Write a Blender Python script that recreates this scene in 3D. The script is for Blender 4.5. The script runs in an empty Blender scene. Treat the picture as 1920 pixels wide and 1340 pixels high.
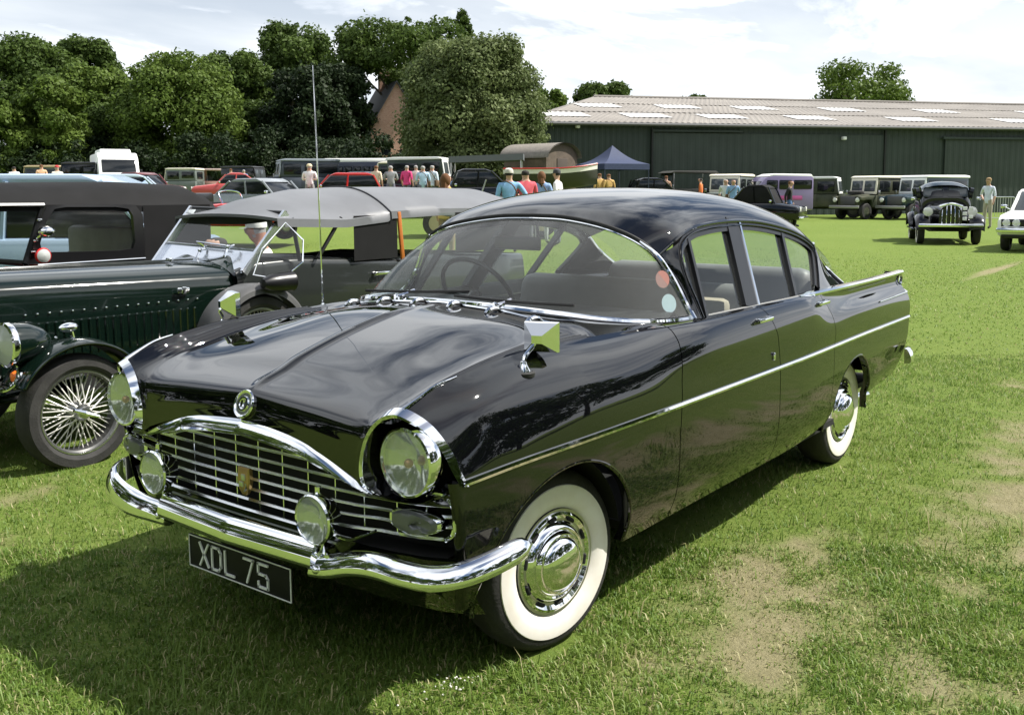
import bpy, bmesh, math, random
import numpy as np
from mathutils import Vector, Matrix, Euler

random.seed(7)
RNG = np.random.default_rng(7)
PI = math.pi
C = bpy.context.scene.collection
SC = bpy.context.scene

# ------------------------------------------------------------------ camera, sky, sun, exposure
CAM = np.array([2.459, 2.438, 1.491])
FWD = np.array([-0.7937, -0.6083])          # horizontal viewing direction
RGT = np.array([-0.6083, 0.7937])
cam_d = bpy.data.cameras.new('camera')
cam = bpy.data.objects.new('camera', cam_d)
C.objects.link(cam)
_r, _u, _f = Vector((-0.608, 0.794, -0.005)), Vector((-0.091, -0.064, 0.994)), Vector((-0.789, -0.605, -0.111))
_f.normalize(); _r = (_r - _f * _r.dot(_f)).normalized(); _u = _r.cross(_f)
cam.matrix_world = Matrix(((_r.x, _u.x, -_f.x, CAM[0]), (_r.y, _u.y, -_f.y, CAM[1]), (_r.z, _u.z, -_f.z, CAM[2]), (0, 0, 0, 1)))
cam_d.sensor_fit = 'HORIZONTAL'; cam_d.sensor_width = 36.0
cam_d.lens = 1835.24 / 1920 * 36
cam_d.shift_y = -110 / 1920
cam_d.clip_start = 0.05; cam_d.clip_end = 3000
SC.camera = cam

SUN_DIR = Vector((-0.54, 0.58, 1.0)).normalized()
SUN_EL = math.asin(SUN_DIR.z); SUN_ROT = math.atan2(SUN_DIR.x, SUN_DIR.y)
world = bpy.data.worlds.new('World'); SC.world = world; world.use_nodes = True
wt = world.node_tree; wt.nodes.clear()
def wn(t, **k):
    n = wt.nodes.new(t)
    for a, b in k.items(): setattr(n, a, b)
    return n
w_out = wn('ShaderNodeOutputWorld'); w_bg = wn('ShaderNodeBackground')
w_sky = wn('ShaderNodeTexSky', sky_type='NISHITA', sun_disc=False, sun_elevation=SUN_EL, sun_rotation=SUN_ROT)
w_sky.altitude = 50; w_sky.air_density = 1.0; w_sky.dust_density = 1.2; w_sky.ozone_density = 1.2
# fair-weather cloud sheet: direction projected onto a flat layer, layered noise
w_tc = wn('ShaderNodeTexCoord'); w_sep = wn('ShaderNodeSeparateXYZ')
wt.links.new(w_tc.outputs['Generated'], w_sep.inputs[0])
def wmath(op, a, b=None, clamp=False):
    n = wn('ShaderNodeMath', operation=op); n.use_clamp = clamp
    for i, s in enumerate((a, b)):
        if s is None: continue
        if isinstance(s, (int, float)): n.inputs[i].default_value = s
        else: wt.links.new(s, n.inputs[i])
    return n.outputs[0]
zc = wmath('ADD', wmath('MAXIMUM', w_sep.outputs['Z'], 0.0), 0.10)
px_ = wmath('DIVIDE', w_sep.outputs['X'], zc); py_ = wmath('DIVIDE', w_sep.outputs['Y'], zc)
w_cmb = wn('ShaderNodeCombineXYZ'); wt.links.new(px_, w_cmb.inputs[0]); wt.links.new(py_, w_cmb.inputs[1])
w_map = wn('ShaderNodeMapping'); wt.links.new(w_cmb.outputs[0], w_map.inputs[0])
w_map.inputs['Rotation'].default_value = (0, 0, 0.6); w_map.inputs['Scale'].default_value = (0.75, 1.35, 1); w_map.inputs['Location'].default_value = (3.1, 1.7, 0)
w_n1 = wn('ShaderNodeTexNoise'); w_n1.inputs['Scale'].default_value = 0.95; w_n1.inputs['Detail'].default_value = 9; w_n1.inputs['Roughness'].default_value = 0.58; w_n1.inputs['Distortion'].default_value = 0.35
wt.links.new(w_map.outputs[0], w_n1.inputs['Vector'])
w_cov = wn('ShaderNodeValToRGB'); w_cov.color_ramp.elements[0].position = 0.41; w_cov.color_ramp.elements[1].position = 0.56
wt.links.new(w_n1.outputs['Fac'], w_cov.inputs[0])
# towards the horizon the layer closes up into bright haze
hz = wmath('SUBTRACT', 1.0, wmath('DIVIDE', w_sep.outputs['Z'], 0.34), clamp=True)
cov = wmath('MAXIMUM', w_cov.outputs['Color'], wmath('MULTIPLY', hz, 1.15), clamp=True)
w_n2 = wn('ShaderNodeTexNoise'); w_n2.inputs['Scale'].default_value = 1.1; w_n2.inputs['Detail'].default_value = 6
wt.links.new(w_map.outputs[0], w_n2.inputs['Vector'])
w_cc = wn('ShaderNodeValToRGB')
w_cc.color_ramp.elements[0].position = 0.36; w_cc.color_ramp.elements[0].color = (0.72, 0.77, 0.84, 1)
w_cc.color_ramp.elements[1].position = 0.58; w_cc.color_ramp.elements[1].color = (0.955, 0.985, 1.02, 1)
wt.links.new(w_n2.outputs['Fac'], w_cc.inputs[0])
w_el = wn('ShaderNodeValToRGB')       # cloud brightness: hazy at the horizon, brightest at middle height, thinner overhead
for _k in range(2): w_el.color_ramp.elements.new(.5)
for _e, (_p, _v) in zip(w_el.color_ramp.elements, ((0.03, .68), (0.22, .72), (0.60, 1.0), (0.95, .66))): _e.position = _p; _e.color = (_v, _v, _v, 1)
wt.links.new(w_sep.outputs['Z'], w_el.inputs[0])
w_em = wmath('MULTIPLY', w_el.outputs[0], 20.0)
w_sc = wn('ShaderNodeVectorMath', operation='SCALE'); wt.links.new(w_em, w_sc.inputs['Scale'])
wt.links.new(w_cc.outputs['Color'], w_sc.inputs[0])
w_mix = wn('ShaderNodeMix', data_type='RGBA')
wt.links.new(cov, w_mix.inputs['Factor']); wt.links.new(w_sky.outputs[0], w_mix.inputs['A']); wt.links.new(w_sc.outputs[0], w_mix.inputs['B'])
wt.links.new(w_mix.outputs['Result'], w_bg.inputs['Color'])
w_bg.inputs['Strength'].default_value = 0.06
wt.links.new(w_bg.outputs[0], w_out.inputs[0])

sun_d = bpy.data.lights.new('sun', 'SUN'); sun_d.energy = 5.0; sun_d.angle = math.radians(0.53); sun_d.color = (1.0, 0.955, 0.88)
sun = bpy.data.objects.new('sun', sun_d); C.objects.link(sun)
sun.rotation_euler = (-SUN_DIR).to_track_quat('-Z', 'Y').to_euler(); sun.location = (-10, 10, 30)

SC.view_settings.view_transform = 'Standard'; SC.view_settings.look = 'None'
SC.view_settings.exposure = 0.68; SC.view_settings.gamma = 1.0; SC.view_settings.use_curve_mapping = False
SC.cycles.max_bounces = 8; SC.cycles.transparent_max_bounces = 16

# ------------------------------------------------------------------ materials
MATS = {}
def mat(name, col, rough=0.5, metal=0.0, spec=0.5, var=0.0, vscale=8.0, bump=0.0, bscale=60.0, coat=0.0, col2=None, rvar=0.0, sub=0.0):
    if name in MATS: return MATS[name]
    m = bpy.data.materials.new(name); m.use_nodes = True
    nt = m.node_tree; b = nt.nodes['Principled BSDF']
    b.inputs['Base Color'].default_value = (*col, 1); b.inputs['Roughness'].default_value = rough
    b.inputs['Metallic'].default_value = metal; b.inputs['Specular IOR Level'].default_value = spec
    b.inputs['Coat Weight'].default_value = coat; b.inputs['Coat Roughness'].default_value = 0.02
    tc = nt.nodes.new('ShaderNodeTexCoord')
    if var > 0 or col2 is not None:
        n = nt.nodes.new('ShaderNodeTexNoise'); n.inputs['Scale'].default_value = vscale; n.inputs['Detail'].default_value = 6
        nt.links.new(tc.outputs['Object'], n.inputs['Vector'])
        r = nt.nodes.new('ShaderNodeValToRGB')
        r.color_ramp.elements[0].position = 0.32; r.color_ramp.elements[1].position = 0.68
        c2 = col2 if col2 is not None else tuple(min(1, c * (1 + var)) for c in col)
        c1 = col if col2 is not None else tuple(c * (1 - var) for c in col)
        r.color_ramp.elements[0].color = (*c1, 1); r.color_ramp.elements[1].color = (*c2, 1)
        nt.links.new(n.outputs['Fac'], r.inputs[0]); nt.links.new(r.outputs[0], b.inputs['Base Color'])
    if rvar > 0:
        n = nt.nodes.new('ShaderNodeTexNoise'); n.inputs['Scale'].default_value = 5; n.inputs['Detail'].default_value = 8
        nt.links.new(tc.outputs['Object'], n.inputs['Vector'])
        mr = nt.nodes.new('ShaderNodeMapRange'); mr.inputs['From Min'].default_value = 0.3; mr.inputs['From Max'].default_value = 0.75
        mr.inputs['To Min'].default_value = rough; mr.inputs['To Max'].default_value = rough + rvar
        nt.links.new(n.outputs['Fac'], mr.inputs[0]); nt.links.new(mr.outputs[0], b.inputs['Roughness'])
    if bump > 0:
        n = nt.nodes.new('ShaderNodeTexNoise'); n.inputs['Scale'].default_value = bscale; n.inputs['Detail'].default_value = 4
        nt.links.new(tc.outputs['Object'], n.inputs['Vector'])
        bp = nt.nodes.new('ShaderNodeBump'); bp.inputs['Strength'].default_value = bump; bp.inputs['Distance'].default_value = 0.01
        nt.links.new(n.outputs['Fac'], bp.inputs['Height']); nt.links.new(bp.outputs[0], b.inputs['Normal'])
    MATS[name] = m
    return m
def glass(name, tint=(0.9, 0.93, 0.91), rough=0.0, ior=1.5, dust=0.0):
    if name in MATS: return MATS[name]
    m = bpy.data.materials.new(name); m.use_nodes = True; nt = m.node_tree; nt.nodes.clear()
    o = nt.nodes.new('ShaderNodeOutputMaterial'); t = nt.nodes.new('ShaderNodeBsdfTransparent'); g = nt.nodes.new('ShaderNodeBsdfGlossy')
    t.inputs['Color'].default_value = (*tint, 1); g.inputs['Roughness'].default_value = rough
    fr = nt.nodes.new('ShaderNodeFresnel'); ge = nt.nodes.new('ShaderNodeNewGeometry'); ma = nt.nodes.new('ShaderNodeMath'); ma.operation = 'MULTIPLY_ADD'
    ma.inputs[1].default_value = 1 / ior - ior; ma.inputs[2].default_value = ior      # same reflectance from either face of the pane
    nt.links.new(ge.outputs['Backfacing'], ma.inputs[0]); nt.links.new(ma.outputs[0], fr.inputs['IOR'])
    mx = nt.nodes.new('ShaderNodeMixShader')
    nt.links.new(fr.outputs[0], mx.inputs[0]); nt.links.new(t.outputs[0], mx.inputs[1]); nt.links.new(g.outputs[0], mx.inputs[2])
    last = mx
    if dust > 0:
        d = nt.nodes.new('ShaderNodeBsdfDiffuse'); d.inputs['Color'].default_value = (0.75, 0.77, 0.78, 1)
        m2 = nt.nodes.new('ShaderNodeMixShader'); m2.inputs[0].default_value = dust
        nt.links.new(mx.outputs[0], m2.inputs[1]); nt.links.new(d.outputs[0], m2.inputs[2]); last = m2
    nt.links.new(last.outputs[0], o.inputs[0])
    MATS[name] = m
    return m
PAINT = mat('black_paint', (0.002, 0.0022, 0.003), 0.016, spec=0.5, coat=0.35, rvar=0.012, bump=0.035, bscale=3.2)
PAINT.node_tree.nodes['Principled BSDF'].inputs['Coat IOR'].default_value = 1.6
PAINT.node_tree.nodes['Principled BSDF'].inputs['Coat Roughness'].default_value = 0.008
CHROME = mat('chrome', (0.88, 0.89, 0.90), 0.025, metal=1.0, rvar=0.03)
SATIN = mat('satin_chrome', (0.90, 0.91, 0.92), 0.20, metal=1.0)
STEEL = mat('dull_steel', (0.55, 0.56, 0.57), 0.28, metal=1.0)
RUBBER = mat('rubber', (0.016, 0.016, 0.016), 0.75, var=0.3, vscale=20, bump=0.1)
TYRE = mat('tyre_rubber', (0.022, 0.021, 0.020), 0.8, var=0.35, vscale=14, bump=0.25, bscale=90)
TRIM = mat('black_trim', (0.008, 0.008, 0.009), 0.32)
DARK = mat('shadow_black', (0.006, 0.006, 0.006), 0.8)
WHITEWALL = mat('whitewall', (0.80, 0.77, 0.72), 0.55, var=0.05, vscale=16, col2=(0.74, 0.69, 0.62))
GLASS = glass('window_glass', (0.86, 0.90, 0.88), dust=0.015, ior=1.35)
WSGLASS = glass('windscreen_glass', (0.80, 0.85, 0.84), dust=0.06, ior=1.17)
CLEAR = glass('clear_glass', (0.93, 0.94, 0.93))
LENS = glass('lamp_glass', (0.84, 0.86, 0.80), rough=0.05, dust=0.16)
REFLECTOR = mat('lamp_reflector', (0.86, 0.87, 0.85), 0.10, metal=1.0)
CLOTH = mat('grey_leather', (0.19, 0.19, 0.185), 0.5, var=0.12)
BEIGE = mat('beige_cloth', (0.46, 0.40, 0.31), 0.7, var=0.1)
PLATE = mat('plate_black', (0.006, 0.006, 0.006), 0.55, spec=0.25)
WHITE = mat('white_paint', (0.80, 0.80, 0.78), 0.35)
LIGHTGREY = mat('light_grey_lining', (0.40, 0.40, 0.39), 0.8)

# ------------------------------------------------------------------ geometry helpers
class MB:
    def __init__(s): s.v = []; s.f = []; s.n = 0
    def add(s, v, f):
        v = np.asarray(v, float).reshape(-1, 3); s.v.append(v)
        s.f += [tuple(int(i) + s.n for i in q) for q in f]; s.n += len(v); return s
    def grid(s, P, closed_u=False, closed_v=False, flip=False):
        P = np.asarray(P, float); nu, nv = P.shape[:2]; f = []
        for i in range(nu if closed_u else nu - 1):
            for j in range(nv if closed_v else nv - 1):
                a, b = i, (i + 1) % nu; c, d = j, (j + 1) % nv
                q = (a * nv + c, b * nv + c, b * nv + d, a * nv + d)
                f.append(q[::-1] if flip else q)
        return s.add(P.reshape(-1, 3), f)
    def box(s, c, d, rot=None, taper=1.0):
        x, y, z = [k / 2 for k in d]
        v = np.array([(a * x * (taper if e > 0 else 1), b * y * (taper if e > 0 else 1), e * z) for e in (-1, 1) for a, b in ((-1, -1), (1, -1), (1, 1), (-1, 1))])
        if rot is not None: v = v @ np.array(rot).T
        return s.add(v + np.array(c), [(3, 2, 1, 0), (4, 5, 6, 7), (0, 1, 5, 4), (1, 2, 6, 5), (2, 3, 7, 6), (3, 0, 4, 7)])
    def rbox(s, c, d, r, rot=None, seg=2):
        bm = bmesh.new(); bmesh.ops.create_cube(bm, size=1.0)
        for v in bm.verts: v.co = Vector((v.co.x * d[0], v.co.y * d[1], v.co.z * d[2]))
        bmesh.ops.bevel(bm, geom=bm.edges[:], offset=r, segments=seg, profile=0.5, affect='EDGES')
        v = np.array([q.co[:] for q in bm.verts]); bm.verts.index_update()
        f = [[w.index for w in q.verts] for q in bm.faces]; bm.free()
        if rot is not None: v = v @ np.array(rot).T
        return s.add(v + np.array(c), f)
    def tube(s, pts, r, n=8, closed=False, cap=True, prof=None, up=(0, 0, 1)):
        pts = np.asarray(pts, float); m = len(pts)
        r = np.broadcast_to(np.asarray(r, float), (m,)) if prof is None else None
        if closed: t = np.roll(pts, -1, 0) - np.roll(pts, 1, 0)
        else:
            t = np.gradient(pts, axis=0)
        t /= np.linalg.norm(t, axis=1)[:, None] + 1e-12
        up = np.asarray(up, float)
        rows = []
        for i in range(m):
            u = up if up.ndim == 1 else up[i]
            a = np.cross(u, t[i])
            if np.linalg.norm(a) < 1e-3: a = np.cross((1, 0, 0.01), t[i])
            a /= np.linalg.norm(a); b = np.cross(t[i], a)
            if prof is None:
                th = np.arange(n) * 2 * PI / n
                rows.append(pts[i] + r[i] * (np.cos(th)[:, None] * a + np.sin(th)[:, None] * b))
            else:
                pr = prof if np.ndim(prof) == 2 else prof[i]
                pr = np.asarray(pr); rows.append(pts[i] + pr[:, :1] * a + pr[:, 1:2] * b)
        P = np.array(rows); k0 = s.n
        s.grid(P, closed_u=closed, closed_v=True)
        if cap and not closed:
            nv = P.shape[1]
            s.f.append(tuple(k0 + j for j in range(nv))); s.f.append(tuple(k0 + (m - 1) * nv + j for j in range(nv))[::-1])
        return s
    def lathe(s, prof, n=32, c=(0, 0, 0), axis='y', a0=0, a1=2 * PI, rot=None):
        # prof: list of (radius, offset along axis)
        full = abs(a1 - a0 - 2 * PI) < 1e-6
        th = a0 + (a1 - a0) * np.arange(n if full else n + 1) / n
        P = []
        for q in th:
            row = []
            for r_, h in prof:
                ca, sa = math.cos(q) * r_, math.sin(q) * r_
                row.append({'y': (ca, h, sa), 'x': (h, ca, sa), 'z': (ca, sa, h)}[axis])
            P.append(row)
        P = np.array(P)
        if rot is not None: P = P @ np.array(rot).T
        return s.grid(P + np.array(c), closed_u=full)
    def ell(s, c, r, n=12, m=8, rot=None):
        prof = [(math.sin(PI * k / m), -math.cos(PI * k / m)) for k in range(m + 1)]
        prof[0] = (1e-4, -1); prof[-1] = (1e-4, 1)
        P = np.array([[(math.cos(q) * a * r[0], math.sin(q) * a * r[1], h * r[2]) for a, h in prof] for q in np.arange(n) * 2 * PI / n])
        if rot is not None: P = P @ np.array(rot).T
        return s.grid(P + np.array(c), closed_u=True)
    def poly(s, pts, thick, axis=1):
        # extruded polygon: pts 2-D in the plane normal to `axis`, thick=(lo,hi)
        o = [k for k in range(3) if k != axis]; n = len(pts); v = []
        for h in thick:
            for p in pts:
                q = [0, 0, 0]; q[o[0]], q[o[1]] = p; q[axis] = h; v.append(q)
        f = [tuple(range(n)), tuple(range(n, 2 * n))[::-1]] + [(i, i + n, (i + 1) % n + n, (i + 1) % n) for i in range(n)]
        return s.add(v, f)
    def mirror_y(s):
        v = np.concatenate(s.v); k = s.n
        s.v.append(v * [1, -1, 1]); s.f += [tuple(i + k for i in q)[::-1] for q in list(s.f)]; s.n += k
        return s
    def build(s, name, m, parent=None, smooth=True, ang=35, fixn=True, weld=False):
        me = bpy.data.meshes.new(name)
        v = np.concatenate(s.v); me.from_pydata(v.tolist(), [], s.f)
        if weld or fixn:
            bm = bmesh.new(); bm.from_mesh(me)
            if weld: bmesh.ops.remove_doubles(bm, verts=bm.verts[:], dist=1e-5)
            if fixn: bmesh.ops.recalc_face_normals(bm, faces=bm.faces[:])
            bm.to_mesh(me); bm.free()
        for q in (m if isinstance(m, (list, tuple)) else [m]): me.materials.append(q)
        if smooth:
            me.polygons.foreach_set('use_smooth', [True] * len(me.polygons))
            me.set_sharp_from_angle(angle=math.radians(ang))
        me.update()
        o = bpy.data.objects.new(name, me); C.objects.link(o)
        if parent is not None:
            o.parent = parent
            if parent.name in WORLDLY: o.matrix_parent_inverse = Matrix.Translation(-parent.location)
        return o
WORLDLY = set()      # things whose parts are modelled straight in world coordinates
def thing(name, label, cat, loc=(0, 0, 0), rz=0.0, group=None):
    o = bpy.data.objects.new(name, None); C.objects.link(o); o.empty_display_size = 0.2
    o.location = loc; o.rotation_euler = (0, 0, rz); tag(o, label, cat, group)
    return o
def tag(o, label, cat, group=None):
    o['label'] = label; o['category'] = cat
    if group: o['group'] = group
    return o
def dup(root, loc, rz, label, group=None, scale=None):
    def cp(o, par):
        c = o.copy(); C.objects.link(c)
        if par is not None: c.parent = par
        for ch in o.children: cp(ch, c)
        return c
    r = cp(root, None); r.location = loc; r.rotation_euler = (0, 0, rz); r['label'] = label
    if group: r['group'] = group
    if scale: r.scale = scale
    return r
def pchip(xk, yk, x):
    xk = np.asarray(xk, float); yk = np.asarray(yk, float); x = np.asarray(x, float)
    if xk[0] > xk[-1]: xk = xk[::-1]; yk = yk[::-1]
    h = np.diff(xk); d = np.diff(yk, axis=0) / (h if yk.ndim == 1 else h[:, None]); m = np.zeros_like(yk)
    hh = h if yk.ndim == 1 else h[:, None]
    w1 = 2 * hh[1:] + hh[:-1]; w2 = hh[1:] + 2 * hh[:-1]
    with np.errstate(divide='ignore', invalid='ignore'):
        mm = (w1 + w2) / (w1 / d[:-1] + w2 / d[1:])
    m[1:-1] = np.where(d[:-1] * d[1:] > 0, mm, 0); m[0] = d[0]; m[-1] = d[-1]
    i = np.clip(np.searchsorted(xk, x) - 1, 0, len(h) - 1)
    t = np.clip((x - xk[i]) / h[i], 0, 1); hi = h[i]
    if yk.ndim == 2: t = t[..., None]; hi = hi[..., None]
    return (2 * t**3 - 3 * t**2 + 1) * yk[i] + (t**3 - 2 * t**2 + t) * hi * m[i] + (-2 * t**3 + 3 * t**2) * yk[i + 1] + (t**3 - t**2) * hi * m[i + 1]
def crv(pts, n, smooth=True):
    # resample a 3-D/2-D polyline to n points, smooth (Catmull-Rom on chord length)
    p = np.asarray(pts, float); d = np.linalg.norm(np.diff(p, axis=0), axis=1); s = np.r_[0, np.cumsum(np.sqrt(d))]
    q = np.linspace(0, s[-1], n)
    if not smooth: return np.stack([np.interp(q, s, p[:, k]) for k in range(p.shape[1])], -1)
    m = np.zeros_like(p)
    m[1:-1] = (p[2:] - p[:-2]) / (s[2:] - s[:-2])[:, None]; m[0] = (p[1] - p[0]) / (s[1] - s[0]); m[-1] = (p[-1] - p[-2]) / (s[-1] - s[-2])
    i = np.clip(np.searchsorted(s, q) - 1, 0, len(s) - 2); h = (s[i + 1] - s[i])[:, None]; t = ((q - s[i])[:, None]) / h
    return (2*t**3-3*t**2+1)*p[i] + (t**3-2*t**2+t)*h*m[i] + (-2*t**3+3*t**2)*p[i+1] + (t**3-t**2)*h*m[i+1]
def panel(P, inward, edge=0.012, r=0.0025):
    """grid with edges rolled inwards like pressed sheet metal; inward = sign of cross(du,dv) pointing inside"""
    P = np.asarray(P, float)
    n = np.cross(np.gradient(P, axis=0), np.gradient(P, axis=1)); n /= np.linalg.norm(n, axis=2)[..., None] + 1e-12; n *= inward
    Q = np.zeros((P.shape[0] + 4, P.shape[1] + 4, 3)); N = np.zeros_like(Q)
    I = np.r_[0, 0, np.arange(P.shape[0]), -1, -1]; J = np.r_[0, 0, np.arange(P.shape[1]), -1, -1]
    Q[:] = P[np.ix_(I, J)]; N[:] = n[np.ix_(I, J)]
    dep = np.zeros(Q.shape[:2]); dep[0, :] = dep[-1, :] = edge; dep[:, 0] = dep[:, -1] = edge
    dep[1, 1:-1] = dep[-2, 1:-1] = r; dep[1:-1, 1] = dep[1:-1, -2] = r
    return Q + N * dep[..., None]
def W(px, depth, z=0.0):
    """ground point seen in photograph column px at a given distance along the viewing direction"""
    p = CAM[:2] + FWD * depth + RGT * (depth * (px - 960) / 1835.24)
    return (float(p[0]), float(p[1]), z)

# ================================================================== hero saloon (stands at the origin, nose along +X)
saloon = thing('saloon_car', 'glossy black saloon with whitewall tyres, chrome grille and number plate XDL 75', 'car')
# --- lengthwise control lines of the body side: (x, y, z)
SK = [
 [(.628,.66,.908),(.53,.67,.946),(.39,.68,.976),(.18,.69,1.002),(-.09,.70,1.009),(-.47,.71,1.004),(-.9,.735,.998),(-1.35,.755,.998),(-1.85,.765,.996),(-2.5,.765,.993),(-3.0,.76,.993),(-3.58,.74,.993)],
 [(.605,.70,.885),(.39,.725,.948),(.18,.735,.975),(-.09,.745,.985),(-.47,.755,.985),(-.9,.785,.988),(-1.35,.795,.986),(-1.85,.80,.978),(-2.2,.775,.963),(-2.6,.750,.955),(-3.58,.725,.955)],
 [(.582,.738,.845),(.39,.765,.905),(.18,.775,.930),(-.09,.785,.945),(-.47,.800,.945),(-.9,.825,.945),(-1.85,.830,.935),(-2.2,.800,.930),(-2.6,.765,.922),(-3.58,.728,.922)],
 [(.566,.765,.805),(.39,.79,.855),(.18,.805,.875),(-.09,.820,.885),(-.47,.832,.885),(-.9,.848,.885),(-1.85,.845,.878),(-2.2,.832,.874),(-2.6,.822,.872),(-3.58,.775,.870)],
 [(.555,.785,.765),(.39,.808,.795),(.18,.825,.81),(-.09,.840,.815),(-.47,.848,.815),(-1.85,.852,.812),(-2.6,.832,.81),(-3.58,.795,.808)],
 [(.545,.80,.718),(.27,.83,.733),(-.17,.85,.737),(-.58,.856,.738),(-1.7,.853,.738),(-2.47,.832,.737),(-3.56,.80,.730)],
 [(.532,.802,.62),(.27,.83,.62),(-.17,.85,.62),(-1.7,.853,.62),(-2.47,.832,.62),(-3.545,.798,.62)],
 [(.520,.798,.52),(.27,.825,.51),(-.17,.844,.50),(-1.7,.846,.50),(-2.47,.825,.51),(-3.51,.788,.53)],
 [(.505,.788,.43),(.27,.81,.41),(-.17,.826,.40),(-1.7,.828,.40),(-2.3,.82,.41),(-2.8,.81,.45),(-3.45,.775,.46)],
 [(.490,.77,.37),(.27,.785,.33),(-.17,.79,.31),(-1.7,.79,.31),(-2.2,.787,.335),(-2.8,.785,.385),(-3.40,.755,.40)],
]
# the glasshouse and upper body are wider than first measured: carry those points outwards
CP = np.array([2.459, 2.438, 1.491])
def wide(p, k=1.0):
    p = np.array(p, float); t = .013 * k * np.abs(p[..., 1:2]) / .735
    return p + (CP - p) * t
def ramp_x(x): return sstep0(-.24, -.78, x) * sstep0(-3.3, -2.2, x)
def sstep0(a, b, x):
    t = np.clip((np.asarray(x, float) - a) / (b - a), 0, 1); return t * t * (3 - 2 * t)
SK = [np.array(k) for k in SK]
for _k, _w in ((0, 1.0), (1, .7), (2, .35), (3, .1)):
    d_ = pchip(SK[_k][::-1, 0], SK[_k][::-1], np.linspace(SK[_k][-1, 0], SK[_k][0, 0], 60))[::-1]
    SK[_k] = np.array([wide(q, _w * float(ramp_x(q[0])) * .735 / abs(q[1])) for q in d_])
XF = np.array([k[0, 0] for k in SK]); XR = np.array([k[-1, 0] for k in SK])
TK = np.arange(10.0)
def side_pts(u_x, n_s=64):
    """u_x: function s->array of x (nu); returns grid nu x ns on the near (left) side"""
    s = np.linspace(0, 9, n_s)
    xs = np.stack([u_x(q) for q in s], 1)                    # nu x ns
    out = np.zeros(xs.shape + (3,)); out[..., 0] = xs
    yk = np.stack([pchip(k[:, 0], k[:, 1], xs.ravel()) for k in SK], 1)
    zk = np.stack([pchip(k[:, 0], k[:, 2], xs.ravel()) for k in SK], 1)
    sj = np.tile(s, xs.shape[0])
    i = np.clip(sj.astype(int), 0, 8); t = sj - i
    def cr(A):
        n = len(sj); r = np.arange(n)
        p1 = A[r, i]; p2 = A[r, i + 1]
        p0 = np.where(i > 0, A[r, np.maximum(i - 1, 0)], 2 * p1 - p2); p3 = np.where(i < 8, A[r, np.minimum(i + 2, 9)], 2 * p2 - p1)
        return .5 * (2*p1 + (p2-p0)*t + (2*p0-5*p1+4*p2-p3)*t*t + (3*p1-p0-3*p2+p3)*t**3)
    out[..., 1] = cr(yk).reshape(xs.shape); out[..., 2] = cr(zk).reshape(xs.shape)
    return out
def surf_y(x, z):
    P = side_pts(lambda q: np.array([x]), 200)[0]
    o = np.argsort(P[:, 2]); return float(np.interp(z, P[o, 2], P[o, 1]))
GAP = 0.0028
G1 = lambda q: np.interp(q, TK, [-.633,-.633,-.627,-.610,-.595,-.583,-.583,-.59,-.60,-.61])
G2 = lambda q: np.interp(q, TK, [-1.355,-1.375,-1.41,-1.445,-1.46,-1.47,-1.478,-1.49,-1.50,-1.51])
G3 = lambda q: np.interp(q, TK, [-2.085,-2.105,-2.13,-2.15,-2.16,-2.165,-2.165,-2.165,-2.165,-2.165])
XFq = lambda q: np.interp(q, TK, XF); XRq = lambda q: np.interp(q, TK, XR)
def ell_arch(cx, cz, ar, af, b): return dict(cx=cx, cz=cz, ar=ar, af=af, b=b)
AF = ell_arch(.07, .33, .365, .40, .343); AR = ell_arch(-2.565, .32, .29, .37, .316)
def arch_cut(P, A):
    """faces inside the arch are dropped; the rim is pulled exactly on to the arch curve"""
    v = P.reshape(-1, 3).copy(); nu, nv = P.shape[:2]
    dx = v[:, 0] - A['cx']; dz = v[:, 2] - A['cz']
    ex = np.where(dx < 0, A['ar'], A['af']); ez = A['b']
    dzz = np.where(dz < 0, 0.0, dz / ez)
    rr = np.sqrt((dx / ex) ** 2 + dzz ** 2) + 1e-9
    inside = rr < 1.0
    f = []
    for i in range(nu - 1):
        for j in range(nv - 1):
            q = (i * nv + j, (i + 1) * nv + j, (i + 1) * nv + j + 1, i * nv + j + 1)
            if not all(inside[k] for k in q): f.append(q)
    used = np.zeros(len(v), bool)
    for q in f: used[list(q)] = True
    mv = used & inside
    for k in np.nonzero(mv)[0]:
        if dz[k] < 0: v[k, 0] = A['cx'] + math.copysign(ex[k], dx[k])
        else:
            v[k, 0] = A['cx'] + dx[k] / rr[k]; v[k, 2] = A['cz'] + dz[k] / rr[k]
        v[k, 1] = surf_y(v[k, 0], v[k, 2])
    return v, f
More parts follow.
